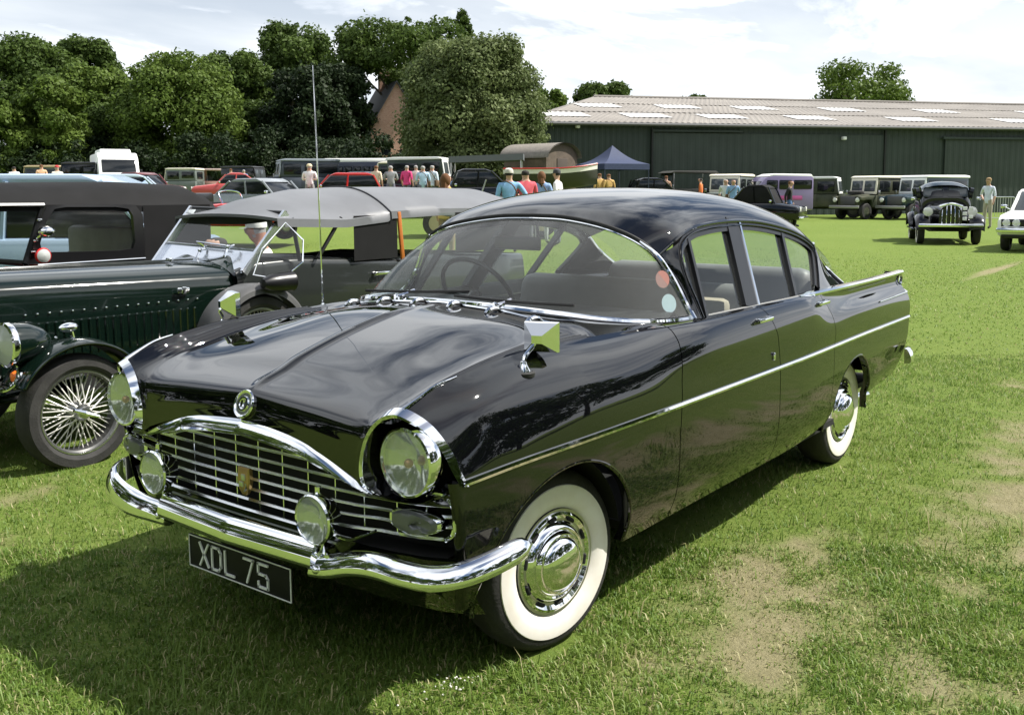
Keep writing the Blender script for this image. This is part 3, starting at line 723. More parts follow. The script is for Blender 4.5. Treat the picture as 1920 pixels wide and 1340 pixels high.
# bumper: straight middle blade and two winged ends
bp = np.array([(-.010, -.034), (.014, -.035), (.026, -.029), (.029, -.018), (.025, .000), (.015, .019), (.002, .033), (-.012, .035)])
def blade(pts, name, scale=None, cap=True):
    pts = np.asarray(pts); t = np.gradient(pts, axis=0); t /= np.linalg.norm(t, axis=1)[:, None]
    rows = []
    for i in range(len(pts)):
        nrm = np.cross(t[i], (0, 0, 1)); nrm /= np.linalg.norm(nrm)
        if nrm @ (pts[i] - np.array([.0, 0, pts[i][2]])) < 0: nrm = -nrm
        s_ = 1 if scale is None else scale[i]
        rows.append([pts[i] + nrm * a * min(1, s_ * 1.2) + np.array([0, 0, b * s_]) for a, b in bp])
    P = np.array(rows); mb = MB().grid(P, closed_v=True); nv = P.shape[1]
    mb.f.append(tuple(range(nv))); mb.f.append(tuple((len(pts) - 1) * nv + j for j in range(nv))[::-1])
    return mb.build(name, CHROME, saloon, ang=50)
blade([(np.interp(abs(y), [0, .38], [.698, .676]), y, .470 - .004 * abs(y)) for y in np.linspace(-.372, .372, 40)], 'front_bumper', np.full(40, 1.15))
for sg in (1, -1):
    pts = crv(np.array([(.668,.352,.430),(.666,.42,.443),(.662,.50,.468),(.655,.58,.480),(.640,.68,.474),(.618,.755,.473),(.575,.815,.483),(.51,.853,.497),(.43,.872,.510),(.36,.877,.518)]), 50)
    sc = np.interp(np.linspace(0, 1, 50), [0, .1, .35, .6, .9, .97, 1], [.88, .95, .95, .92, .86, .70, .40])
    if sg < 0:      # the far wing is knocked outwards and stands broader to the view
        pts = crv(np.array([(.668,.352,.432),(.666,.44,.432),(.660,.54,.428),(.648,.64,.428),(.625,.74,.432),(.595,.82,.438),(.55,.885,.446),(.48,.915,.456),(.41,.905,.465)]), 50)
        sc = np.interp(np.linspace(0, 1, 50), [0, .1, .35, .6, .9, .97, 1], [.90, 1.05, 1.25, 1.35, 1.25, 1.0, .6])
    blade(pts * [1, sg, 1], 'bumper_wing', sc)
    MB().ell((.693, sg * .385, .432), (.012, .012, .012)).build('bumper_bolt', CHROME, saloon)
    MB().rbox((.640, sg * .362, .447), (.07, .028, .06), .008).build('bumper_joint', CHROME, saloon)
mb = MB().tube([(plan(y) + .012, y, .492) for y in np.linspace(-.40, .40, 40)], .004, 6); mb.build('apron_moulding', STEEL, saloon)

# number plate with raised characters
npx, npz, hw, hh = .668, .343, .2515, .0535
pl = MB().rbox((npx, 0, npz), (.008, 2 * hw, 2 * hh), .003).build('number_plate', PLATE, saloon)
SILV = mat('plate_silver', (.72, .73, .72), .35)
bz = MB()
for q in ((0, hh - .003, 2 * hw - .004, .0028), (0, -hh + .003, 2 * hw - .004, .0028)): bz.box((npx + .005, q[0], npz + q[1]), (.003, q[2], q[3]))
for y in (-hw + .003, hw - .003): bz.box((npx + .005, y, npz), (.003, .0028, 2 * hh - .006))
bz.build('plate_border', SILV, pl)
def stroke(segs, y0, name):
    mb = MB()
    for (a, b), (c, d) in segs:
        L = math.hypot(c - a, d - b); an = math.atan2(d - b, c - a)
        r = np.array([[1, 0, 0], [0, math.cos(an), -math.sin(an)], [0, math.sin(an), math.cos(an)]])
        mb.box((npx + .0065, y0 + (a + c) / 2, npz + (b + d) / 2), (.005, L + .006, .0068), rot=r)
    return mb.build(name, SILV, pl, smooth=False)
h = .036; w_ = .022
# seen from the front the text runs towards +Y
stroke([((-w_, -h), (w_, h)), ((-w_, h), (w_, -h))], -.168, 'plate_character')
stroke([((-w_, -h), (-w_, h)), ((-w_, h), (w_ * .5, h)), ((w_ * .5, h), (w_, h * .6)), ((w_, h * .6), (w_, -h * .6)), ((w_, -h * .6), (w_ * .5, -h)), ((w_ * .5, -h), (-w_, -h))], -.104, 'plate_character')
stroke([((-w_, h), (-w_, -h)), ((-w_, -h), (w_, -h))], -.038, 'plate_character')
stroke([((-w_, h), (w_, h)), ((w_, h), (-w_ * .4, -h))], .056, 'plate_character')
stroke([((w_, h), (-w_, h)), ((-w_, h), (-w_, .004)), ((-w_, .004), (w_ * .6, .004)), ((w_ * .6, .004), (w_, -.006)), ((w_, -.006), (w_, -h)), ((w_, -h), (-w_, -h)), ((-w_, -h), (-w_, -h * .6))], .124, 'plate_character')

# --- wheels
def wheel(x, y, sg, steer=0.0, r=.318):
    hub = MB().lathe([(.02, -.10), (.15, -.10), (.165, -.085), (.168, -.02), (.17, .012), (.02, .0)], 40).build('wheel', STEEL, saloon)
    hub.location = (x, y * sg, r); hub.rotation_euler = (0, 0, steer + (0 if sg > 0 else PI))
    MB().lathe([(.165, -.135), (.20, -.150), (.24, -.156), (.268, -.150), (.284, -.130), (.291, -.10), (.293, -.07), (.292, -.035), (.287, -.010), (.276, .006), (.262, .013), (.246, .0155)], 72).build('tyre', TYRE, hub)
    MB().lathe([(.2475, .0145), (.2455, .0185), (.22, .0205), (.195, .0175), (.178, .010), (.170, .004)], 72).build('whitewall_band', WHITEWALL, hub)
    MB().lathe([(.171, .002), (.1705, .009), (.163, .011), (.160, .006)], 64).build('rim_ring', RUBBER, hub)
    MB().lathe([(.161, .004), (.160, .014), (.152, .018), (.143, .012), (.134, .006), (.128, .012), (.120, .024), (.112, .028), (.106, .026), (.103, .032), (.096, .040), (.091, .040), (.087, .036), (.083, .044), (.066, .056), (.042, .064), (.018, .067), (.001, .0675)], 64).build('hubcap', CHROME, hub)
    for k in range(10):
        a = k * 2 * PI / 10 + .2
        c_, s_ = math.cos(a), math.sin(a)
        rt = np.array([[-s_, 0, c_], [0, 1, 0], [c_, 0, s_]])
        MB().rbox((c_ * .138, .0125, s_ * .138), (.034, .010, .011), .003, rot=rt, seg=1).build('trim_slot', DARK, hub)
    return hub
wheel(0, .712, 1, -.142); wheel(0, .712, -1, PI * 0 - .142); wheel(-2.667, .705, 1); wheel(-2.667, .705, -1)
# --- underside and wheel housings
mb = MB()
mb.box((-1.45, 0, .30), (2.0, 1.50, .03)); mb.box((-3.1, 0, .36), (.75, 1.3, .03)); mb.box((-.02, 0, .58), (.66, .96, .44)); mb.box((-2.66, 0, .58), (.72, .98, .5));
mb.build('underbody', DARK, saloon)
for sg in (1, -1):
    for A in (AF, AR):
        th = np.linspace(.2, PI - .2, 30)
        P = np.array([[(A['cx'] + math.cos(q) * .38, sg * y, A['cz'] - .02 + math.sin(q) * .36) for q in th] for y in (.46, .77 if A is AF else .69)])
        w1 = MB().grid(P); w1.grid(np.array([[(A['cx'] + math.cos(q) * .38 * k, sg * .46, A['cz'] - .02 + math.sin(q) * .36 * k) for q in th] for k in (1, 0)]))
        w1.build('wheel_housing', DARK, saloon)
# exhaust tip and rear bumper
MB().tube([(-3.2, .50, .235), (-3.45, .52, .22), (-3.66, .53, .205)], .026, 12).build('exhaust_pipe', CHROME, saloon)
rp = crv(np.array([(-3.40,.835,.515),(-3.50,.828,.512),(-3.60,.78,.505),(-3.66,.68,.50),(-3.69,.4,.495),(-3.70,0,.495)]), 30)
rp = np.vstack([rp, (rp * [1, -1, 1])[::-1][1:]])
mb = MB(); P = []
for i, p in enumerate(rp):
    t = rp[min(i + 1, len(rp) - 1)] - rp[max(i - 1, 0)]; nn = np.cross(t, (0, 0, 1)); nn /= np.linalg.norm(nn); nn = nn if nn @ (p - np.array([-2.9, 0, p[2]])) > 0 else -nn
    P.append([p + nn * a + np.array([0, 0, b * 1.25]) for a, b in bp])
mb.grid(np.array(P), closed_v=True); mb.f.append(tuple(range(8))); mb.build('rear_bumper', CHROME, saloon)

# --- mirrors on the wings
for sg, bx, by, tx, ty, tz in ((1, .185, .735, .105, .735, 1.035), (-1, .17, .735, .145, .725, 1.045)):
    bz_ = surf_y  # base sits on the wing
    zb = .958
    mr = MB(); mr.lathe([(.022, 0), (.021, .008), (.012, .024), (.009, .034), (.001, .036)], 16, (bx, sg * by, zb - .004), 'z')
    mr.tube(crv(np.array([(bx, sg * by, zb + .02), (bx - .01, sg * by, zb + .045), (tx + .035, sg * ty, tz - .01), (tx + .02, sg * ty, tz)]), 10), .0065, 8)
    mo = mr.build('wing_mirror', CHROME, saloon)
    MB().lathe([(.034, -.008), (.036, .004), (.028, .008)], 16, (bx, sg * by, zb - .006), 'z').build('mirror_foot', RUBBER, mo)
    # four-sided pointed back, glass facing the driver
    d = np.array([-.93, -sg * .35, 0]); d /= np.linalg.norm(d); s_ = np.cross((0, 0, 1), d); c_ = np.array([tx, sg * ty, tz + .012])
    w2, h2 = .054, .046
    q = [c_ + d * .035 + s_ * a * w2 + np.array([0, 0, b * h2]) for a, b in ((-1, -1), (1, -1), (1, 1), (-1, 1))]
    m2 = [c_ + d * .018 + s_ * a * w2 * .96 + np.array([0, 0, b * h2 * .96]) for a, b in ((-1, -1), (1, -1), (1, 1), (-1, 1))]
    ap = [c_ - d * .030 + s_ * a * .016 + np.array([0, 0, b * .012]) for a, b in ((-1, -1), (1, -1), (1, 1), (-1, 1))]
    hd = MB().add(q + m2 + ap, [(0, 1, 5, 4), (1, 2, 6, 5), (2, 3, 7, 6), (3, 0, 4, 7), (4, 5, 9, 8), (5, 6, 10, 9), (6, 7, 11, 10), (7, 4, 8, 11), (8, 9, 10, 11)])
    hd.build('mirror_shell', CHROME, mo, smooth=False)
    MB().add([p + d * .001 for p in q], [(0, 1, 2, 3)]).build('mirror_glass', REFLECTOR, mo)
# chrome strip added for the bright highlight along each wing crease
MB().tube(crv(np.array([(.618, .662, .913), (.575, .667, .931), (.50, .672, .960), (.42, .678, .974)]), 14), list(np.linspace(.0075, .002, 14)), 8).build('wing_highlight_strip', CHROME, saloon)
MB().tube(crv(np.array([(.618, -.662, .913), (.575, -.667, .931), (.50, -.672, .960), (.42, -.678, .974)]), 14), list(np.linspace(.0075, .002, 14)), 8).build('wing_highlight_strip', CHROME, saloon)
# aerial
ae = MB().tube(crv(np.array([(-.318, -.70, .985), (-.314, -.70, 1.30), (-.306, -.70, 1.70), (-.298, -.70, 2.0)]), 20), np.linspace(.0038, .0016, 20), 8)
ae.lathe([(.014, -.01), (.013, .004), (.006, .02)], 12, (-.318, -.70, .998), 'z'); ae.build('aerial', CHROME, saloon)
# wipers
for p0, p1, p2 in (((-.33, -.28, 1.070), (-.42, -.52, 1.075), (-.45, .02, 1.10)), ((-.33, .22, 1.070), (-.405, -.02, 1.085), (-.455, .50, 1.078))):
    wp = MB().tube([p0, tuple((np.array(p0) + np.array(p1) + np.array(p2)) / 3 + [.03, 0, .0]), tuple((np.array(p1) + np.array(p2)) / 2 + [.03, 0, .005])], .006, 6)
    wp.lathe([(.014, -.02), (.012, .006), (.001, .012)], 10, p0, 'z'); wo = wp.build('wiper', CHROME, saloon)
    MB().tube(crv(np.array([p1, tuple((np.array(p1) + np.array(p2)) / 2 + [.035, 0, .0]), p2]), 12) + [.022, 0, .0], .006, 6).build('wiper_blade', RUBBER, wo)
# door handles and locks
for sg in (1, -1):
    for x in (-1.318, -2.036):
        y = surf_y(x, .955)
        hd = MB().rbox((x, sg * (y + .020), .957), (.13, .014, .018), .006); hd.rbox((x - .05, sg * (y + .008), .957), (.022, .03, .020), .005); hd.rbox((x + .05, sg * (y + .008), .957), (.022, .03, .020), .005)
        hd.build('door_handle', CHROME, saloon)
    MB().rbox((-1.395, sg * (surf_y(-1.395, .795) + .004), .795), (.012, .012, .034), .005).build('door_lock', CHROME, saloon)
# --- interior
mb = MB(); ysd = np.linspace(-.70, .70, 20)
mb.grid(np.array([[(np.interp(abs(y), [0, .45, .70], [-.46, -.52, -.74]), y, 1.018 - .02 * (y / .7) ** 2), (-.80, y, 1.03), (-.86, y, 1.01), (-.87, y, .93), (-.80, y, .78)] for y in ysd])); mb.build('dashboard', mat('dash_black', (.015, .015, .016), .5), saloon)
def seat(x, w, z0, h, nm):
    mb = MB(); mb.rbox((x + .28, 0, z0 + .10), (.56, w, .20), .07, seg=3)
    r = np.array(Euler((0, -.20, 0)).to_matrix()); mb.rbox((x - .03, 0, z0 + .14 + h / 2), (.16, w, h), .07, rot=r, seg=3); o = mb.build(nm, CLOTH, saloon)
    return o
seat(-1.62, 1.30, .42, .50, 'front_seat'); seat(-2.42, 1.22, .44, .50, 'rear_seat')
MB().rbox((-1.50, .47, .93), (.07, .26, .16), .03).build('seat_cushion', BEIGE, saloon)
mb = MB().grid(np.array([[(x, y, .975) for x in (-2.45, -2.88)] for y in (-.62, .62)])); mb.build('parcel_shelf', LIGHTGREY, saloon)
sw = np.array(Euler((0, math.radians(-58), 0)).to_matrix()); swc = np.array([-1.00, -.41, 1.015])
a = np.linspace(0, 2 * PI, 48, endpoint=False)
st = MB().tube([swc + sw @ np.array([math.cos(q) * .195, math.sin(q) * .195, 0]) for q in a], .011, 8, closed=True)
st.tube([swc + sw @ np.array([0, -.19, -.01]), swc + sw @ np.array([0, 0, -.03]), swc + sw @ np.array([0, .19, -.01])], .009, 6)
st.lathe([(.03, -.05), (.035, -.02), (.001, -.01)], 16, swc, 'z', rot=sw); st.tube([swc, swc + sw @ np.array([0, 0, -.35])], .022, 8); st.build('steering_wheel', TRIM, saloon)
a = np.linspace(-PI * .5, PI * .5, 20)
MB().tube([swc + sw @ np.array([math.cos(q) * -.13 - .0, math.sin(q) * .13, -.005]) for q in a], .004, 6).build('horn_ring', CHROME, saloon)
rv = MB().rbox((-.945, -.14, 1.258), (.02, .245, .058), .008); rv.tube([(-.93, -.02, 1.29), (-.91, -.01, 1.35)], .007, 6); rv.build('interior_mirror', TRIM, saloon)
# discs stuck inside the screen
for p, r, c1, nm in (((-.82, .643, 1.150), .034, (.46, .20, .17), 'red_disc'), ((-.82, .672, 1.060), .036, (.55, .68, .74), 'pale_disc')):
    nn = Vector((.62, .72, .30)).normalized(); pa = Vector((0, 0, 1)).cross(nn).normalized(); pb = nn.cross(pa)
    mb = MB().add([np.array(p) + np.array(pa) * math.cos(a_) * r * .8 + np.array(pb) * math.sin(a_) * r for a_ in np.linspace(0, 2 * PI, 24, endpoint=False)], [tuple(range(24))])
    mb.build('screen_disc', mat(nm, c1, .5), saloon)['label'] = 'round red disc on the screen' if 'red' in nm else 'round pale blue disc on the screen'

# ================================================================== setting
def sstep(a, b, x):
    t = np.clip((np.asarray(x, float) - a) / (b - a), 0, 1); return t * t * (3 - 2 * t)
def terrain(x, y):
    dx, dy = np.asarray(x, float) - CAM[0], np.asarray(y, float) - CAM[1]
    d = dx * FWD[0] + dy * FWD[1]; l = dx * RGT[0] + dy * RGT[1]
    a = l / np.maximum(d, 1.0)
    return .028 + .972 * sstep(10, 52, d) * sstep(.30, -.05, a)
def vnoise(x, y, seed=0):
    xi, yi = np.floor(x).astype(np.int64), np.floor(y).astype(np.int64); fx, fy = x - xi, y - yi
    def h(a, b):
        n = (a * 374761393 + b * 668265263 + seed * 1442695041) & 0xFFFFFFFF
        n = ((n ^ (n >> 13)) * 1274126177) & 0xFFFFFFFF
        return ((n ^ (n >> 16)) & 0xFFFF) / 65535.0
    u, v = fx * fx * (3 - 2 * fx), fy * fy * (3 - 2 * fy)
    return (h(xi, yi) * (1 - u) + h(xi + 1, yi) * u) * (1 - v) + (h(xi, yi + 1) * (1 - u) + h(xi + 1, yi + 1) * u) * v
def fbm(x, y, seed=0, o=5):
    s = 0; a = .5; t = 0
    for k in range(o): s = s + a * vnoise(x * 2**k, y * 2**k, seed + k); t += a; a *= .55
    return s / t
def bare(x, y):
    """0 grass .. 1 trodden earth"""
    x, y = np.asarray(x, float), np.asarray(y, float)
    zone = np.zeros_like(x)
    for cx, cy, rx, ry, k in ((-.38, 1.22, .55, .42, .95), (-1.0, 1.05, .55, .36, .85), (-2.1, 1.62, .95, .40, 1.0), (-.45, 1.62, .35, .25, .9), (-1.5, 2.3, 1.1, .6, .8), (-3.6, 1.5, 1.3, .45, .75), (.32, -2.25, .40, .22, .8), (-15.9, -1.3, 1.9, .18, 1.3), (-5.4, 1.2, 1.2, .35, .6), (.75, -1.75, .3, .25, .6)):
        zone = np.maximum(zone, .86 * k * np.exp(-(((x - cx) / rx) ** 2 + ((y - cy) / ry) ** 2) ** 1.3))
    n = fbm(x * 3.1 + 5, y * 3.1 + 9, 3); n2 = fbm(x * 9 + 2, y * 9, 11)
    v = zone * 1.15 + (n - .5) * 1.5 + (n2 - .5) * .8 - .48
    return np.clip(v / .55, 0, 1) * np.clip((zone - .05) / .1, 0, 1)
def lines(lo, hi, step, far, g=1.16):
    a = list(np.arange(lo, hi + 1e-6, step)); d = step; x = hi
    while x < far: d = min(d * g, 40); x += d; a.append(x)
    d = step; x = lo; b = []
    while x > -far: d = min(d * g, 40); x -= d; b.append(x)
    return np.array(b[::-1] + a)
gx, gy = lines(-7.0, 2.4, .05, 900), lines(-3.6, 3.2, .05, 900)
X_, Y_ = np.meshgrid(gx, gy, indexing='ij')
Z_ = terrain(X_, Y_) + (fbm(X_ * 1.3, Y_ * 1.3, 21, 4) - .5) * .03 * np.exp(-(np.hypot(X_ + 2, Y_) / 14) ** 2)
DIRT = bare(X_, Y_)
Z_ -= .012 * DIRT * (fbm(X_ * 14, Y_ * 14, 5, 3))
Z_ -= (Z_[np.argmin(abs(gx - 0)), np.argmin(abs(gy - .7))] - .028) * np.exp(-(np.hypot(X_, Y_) / 8) ** 2)
def mixn(nt, fac, a, b):
    m = nt.nodes.new('ShaderNodeMix'); m.data_type = 'RGBA'
    for s, v in (('Factor', fac), ('A', a), ('B', b)):
        if isinstance(v, (int, float)): m.inputs[s].default_value = v
        elif isinstance(v, tuple): m.inputs[s].default_value = (*v, 1)
        else: nt.links.new(v, m.inputs[s])
    return m.outputs['Result']
def noise(nt, vec, sc, det=5, ro=.55, dist=0.0):
    n = nt.nodes.new('ShaderNodeTexNoise'); n.inputs['Scale'].default_value = sc; n.inputs['Detail'].default_value = det; n.inputs['Roughness'].default_value = ro; n.inputs['Distortion'].default_value = dist
    nt.links.new(vec, n.inputs['Vector']); return n.outputs['Fac']
def ramp(nt, fac, stops):
    r = nt.nodes.new('ShaderNodeValToRGB'); e = r.color_ramp.elements
    while len(e) < len(stops): e.new(.5)
    for q, (p, c) in zip(e, stops): q.position = p; q.color = (*c, 1) if len(c) == 3 else c
    nt.links.new(fac, r.inputs[0]); return r.outputs[0]
gm = bpy.data.materials.new('turf'); gm.use_nodes = True; nt = gm.node_tree; bs = nt.nodes['Principled BSDF']
tc = nt.nodes.new('ShaderNodeTexCoord').outputs['Object']
at = nt.nodes.new('ShaderNodeAttribute'); at.attribute_name = 'dirt'
g1 = ramp(nt, noise(nt, tc, .35, 6, .6), [(.30, (.094, .165, .024)), (.52, (.122, .195, .031)), (.72, (.160, .220, .047))])
g2 = ramp(nt, noise(nt, tc, 6.0, 8, .7), [(.30, (.080, .130, .020)), (.5, (.140, .195, .036)), (.70, (.215, .235, .080))])
g3 = ramp(nt, noise(nt, tc, 55.0, 5, .7), [(.30, (.075, .12, .018)), (.55, (.15, .20, .04)), (.75, (.24, .25, .10))])
gc = mixn(nt, .45, mixn(nt, .5, g1, g2), g3)
d1 = ramp(nt, noise(nt, tc, 9.0, 8, .7), [(.28, (.17, .15, .075)), (.5, (.29, .25, .14)), (.72, (.38, .33, .21))])
d2 = ramp(nt, noise(nt, tc, 70.0, 4, .7), [(.3, (.14, .11, .07)), (.6, (.30, .25, .17))])
dc = mixn(nt, .4, d1, d2)
dm = nt.nodes.new('ShaderNodeMath'); dm.operation = 'MULTIPLY'; dm.inputs[1].default_value = .82; nt.links.new(at.outputs['Fac'], dm.inputs[0])
nt.links.new(mixn(nt, dm.outputs[0], gc, dc), bs.inputs['Base Color'])
bs.inputs['Roughness'].default_value = .95; bs.inputs['Specular IOR Level'].default_value = .15
bp_ = nt.nodes.new('ShaderNodeBump'); bp_.inputs['Strength'].default_value = .8; bp_.inputs['Distance'].default_value = .03
nt.links.new(noise(nt, tc, 38.0, 6, .75), bp_.inputs['Height']); nt.links.new(bp_.outputs[0], bs.inputs['Normal'])
mb = MB().grid(np.stack([X_, Y_, Z_], -1))
ground = mb.build('ground', gm, None, ang=180, fixn=False); ground['kind'] = 'structure'
ground.data.attributes.new('dirt', 'FLOAT', 'POINT').data.foreach_set('value', DIRT.ravel().astype(np.float32))
def gz(x, y): return float(terrain(x, y))

# ------------------------------------------------------------------ hangar
hA, hB = np.array(W(1000, 49.5)[:2]), np.array(W(1920, 57.0)[:2])
he = (hB - hA) / np.linalg.norm(hB - hA); hang = math.atan2(he[1], he[0])
hn = np.array([-he[1], he[0]]); 
if hn @ FWD < 0: hsgn = -1
else: hsgn = 1
hangar = thing('hangar', 'long dark green corrugated hangar with a shallow brown roof and pale skylights', 'hangar', (hA[0], hA[1], 0), hang)
LEN, EAVE, RIDGE, WID = 46.0, 4.88, 7.42, 27.0
HG = mat('hangar_green', (.034, .046, .039), .55, spec=.3, var=.18, vscale=.6)
HG2 = mat('hangar_door_green', (.037, .049, .041), .5, spec=.3, var=.14, vscale=.9)
RF = mat('roof_sheet', (.185, .168, .150), .85, var=.0, vscale=.35, col2=(.245, .225, .20))
SKYL = mat('roof_light', (.58, .57, .55), .5, var=.08, vscale=2)
def corr(x0, x1, pitch, amp):
    xs, os_ = [], []; x = x0
    while x < x1 - 1e-6:
        for f, o in ((0, 0), (.35, 0), (.5, amp), (.85, amp)):
            if x + f * pitch < x1: xs.append(x + f * pitch); os_.append(o)
        x += pitch
    xs.append(x1); os_.append(0); return np.array(xs), np.array(os_)
def clad(x0, x1, z0, z1, y, name, m, pitch=.30, amp=.016):
    xs, o = corr(x0, x1, pitch, amp)
    P = np.stack([np.stack([xs, hsgn * (y - o), np.full_like(xs, z)], 1) for z in (z0, z1)])
    mb = MB().grid(P); return mb.build(name, m, hangar, smooth=False)
def lx(px):   # photograph column -> distance along the wall
    d = FWD + RGT * ((px - 960) / 1835.24); t = np.linalg.solve(np.array([d, -he]).T, hA - CAM[:2]); return float(t[1])
wall = MB(); 
clad(.4, lx(1219), .0, EAVE, 0, 'wall_cladding', HG); clad(lx(1219), lx(1650), .0, 4.35, -.10, 'sliding_door', HG2, .45, .012)
clad(lx(1219), lx(1650), 4.35, EAVE, 0, 'wall_cladding', HG); clad(lx(1650), LEN, .0, EAVE, 0.0, 'wall_cladding', HG, .38)
clad(lx(1762), LEN, .0, 4.15, -.12, 'sliding_door', HG2, .38, .012)
MB().box(((lx(1219) + lx(1385)) / 2, -hsgn * .16, 4.45), (lx(1385) - lx(1219), .14, .10)).build('door_rail', HG, hangar)
MB().box(((lx(1755) + LEN) / 2, -hsgn * .2, 4.22), (LEN - lx(1755), .16, .12)).build('door_rail', HG, hangar)
for px in (1219, 1650): MB().box((lx(px), -hsgn * .14, 2.3), (.10, .10, 4.6)).build('door_post', mat('hangar_joint', (.006, .008, .007), .6), hangar)
gab = MB(); ys_, o_ = corr(0, WID, .38, .035)
gab.grid(np.stack([np.stack([.36 - o_, hsgn * ys_, np.full_like(ys_, z)], 1) for z in (0, EAVE)])); gab.build('end_wall', HG, hangar, smooth=False)
MB().box((LEN / 2, hsgn * WID, EAVE / 2), (LEN, .2, EAVE)).build('rear_wall', HG, hangar, smooth=False)
xs, o = corr(-.3, LEN + .3, .32, .05)
slope = (RIDGE - EAVE) / (WID / 2)
d = FWD + RGT * ((1112 - 960) / 1835.24); hnn = hn if hn @ FWD > 0 else -hn
HIP = float(np.linalg.solve(np.array([d, -he]).T, hA + hnn * WID / 2 - CAM[:2])[1])       # the ridge starts here: hipped end
P = []; xl = np.arange(-.4, LEN + .3, .32)
def rowx(y):
    x0 = -.4 + (HIP + .4) * max(0, y + .4) / (WID / 2 + .4)
    k = np.linspace(x0, LEN + .3, 560); return k, .022 * (((k / .32) % 1) > .5)
mb = MB()
for a, b in ((-.40, 4.6), (4.4, 9.2), (9.0, WID / 2)):
    R2 = []
    for y, lift in ((a, .03), (b, .0)):
        k, o2 = rowx(y); R2.append(np.stack([k, np.full_like(k, hsgn * y), EAVE + slope * y + o2 + lift], 1))
    mb.grid(np.array(R2))
rf = mb.build('roof', RF, hangar, smooth=False)
MB().add([(-.4, -hsgn * .4, EAVE - .06), (-.4, hsgn * (WID + .4), EAVE - .06), (HIP, hsgn * WID / 2, RIDGE + .02)], [(0, 1, 2)]).build('hip_end', RF, rf, smooth=False)
MB().add([(-.4, hsgn * (WID + .4), EAVE - .06), (LEN, hsgn * (WID + .4), EAVE - .06), (LEN, hsgn * WID / 2, RIDGE), (HIP, hsgn * WID / 2, RIDGE)], [(0, 1, 2, 3)]).build('rear_slope', RF, rf, smooth=False)
rd = MB().tube([(HIP, hsgn * WID / 2, RIDGE + .03), (LEN + .3, hsgn * WID / 2, RIDGE + .06)], .10, 8); rd.build('ridge_cap', RF, rf)
for row, yc, pxs in ((0, 2.7, (1058, 1208, 1350, 1512, 1700, 1895, 2090)), (1, 7.6, (1120, 1268, 1408, 1570, 1745, 1935))):
    for px in pxs:
        # where the eaves column px shifts with distance: place by the same bearing
        d = FWD + RGT * ((px - 960) / 1835.24); q0 = hA + (hn * (hsgn if hn @ FWD < 0 else 1)) * yc
        hnn = hn if hn @ FWD > 0 else -hn
        q0 = hA + hnn * yc; t = np.linalg.solve(np.array([d, -he]).T, q0 - CAM[:2]); x = float(t[1])
        z = EAVE + slope * yc
        an = math.atan(slope); r = np.array(Euler((hsgn * an, 0, 0)).to_matrix())
        xs2, o2 = corr(x - 1.25, x + 1.25, .32, .018)
        P = np.stack([np.stack([xs2, np.full_like(xs2, hsgn * (yc + k * .95)), z + slope * k * .95 + o2 + .06], 1) for k in (-1, 1)])
        MB().grid(P).build('skylight', SKYL, rf, smooth=False)
MB().tube([(-.3, -hsgn * .46, EAVE - .14), (LEN + .3, -hsgn * .46, EAVE - .14)], .085, 8).build('gutter', mat('gutter_grey', (.10, .10, .10), .5), hangar)
for px, z in ((1080, 4.62), (1572, 4.15)):
    MB().rbox((lx(px), -hsgn * .22, z), (.22, .24, .18), .04).build('floodlight', WHITE, hangar)

# ------------------------------------------------------------------ trees
def leafmat(name, a, b, tr=.25):
    m = bpy.data.materials.new(name); m.use_nodes = True; nt = m.node_tree; bs = nt.nodes['Principled BSDF']
    at = nt.nodes.new('ShaderNodeAttribute'); at.attribute_name = 'tone'
    nt.links.new(ramp(nt, at.outputs['Fac'], [(0, a), (1, b)]), bs.inputs['Base Color'])
    bs.inputs['Roughness'].default_value = .55; bs.inputs['Specular IOR Level'].default_value = .12
    o = nt.nodes['Material Output']; t = nt.nodes.new('ShaderNodeBsdfTranslucent')
    nt.links.new(ramp(nt, at.outputs['Fac'], [(0, tuple(k * 1.3 for k in a)), (1, tuple(k * 1.4 for k in b))]), t.inputs['Color'])
    mx = nt.nodes.new('ShaderNodeMixShader'); mx.inputs[0].default_value = tr
    nt.links.new(bs.outputs[0], mx.inputs[1]); nt.links.new(t.outputs[0], mx.inputs[2]); nt.links.new(mx.outputs[0], o.inputs[0])
    return m
LEAF_DEEP = leafmat('deep_green_leaf', (.034, .060, .012), (.080, .122, .026))
LEAF_MID = leafmat('mid_green_leaf', (.050, .085, .014), (.110, .160, .030))
LEAF_PALE = leafmat('pale_willow_leaf', (.075, .105, .034), (.155, .19, .075))
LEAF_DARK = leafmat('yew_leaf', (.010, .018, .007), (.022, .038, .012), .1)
BARK = mat('bark', (.07, .055, .04), .95, var=.4, vscale=3, bump=.6, bscale=9)
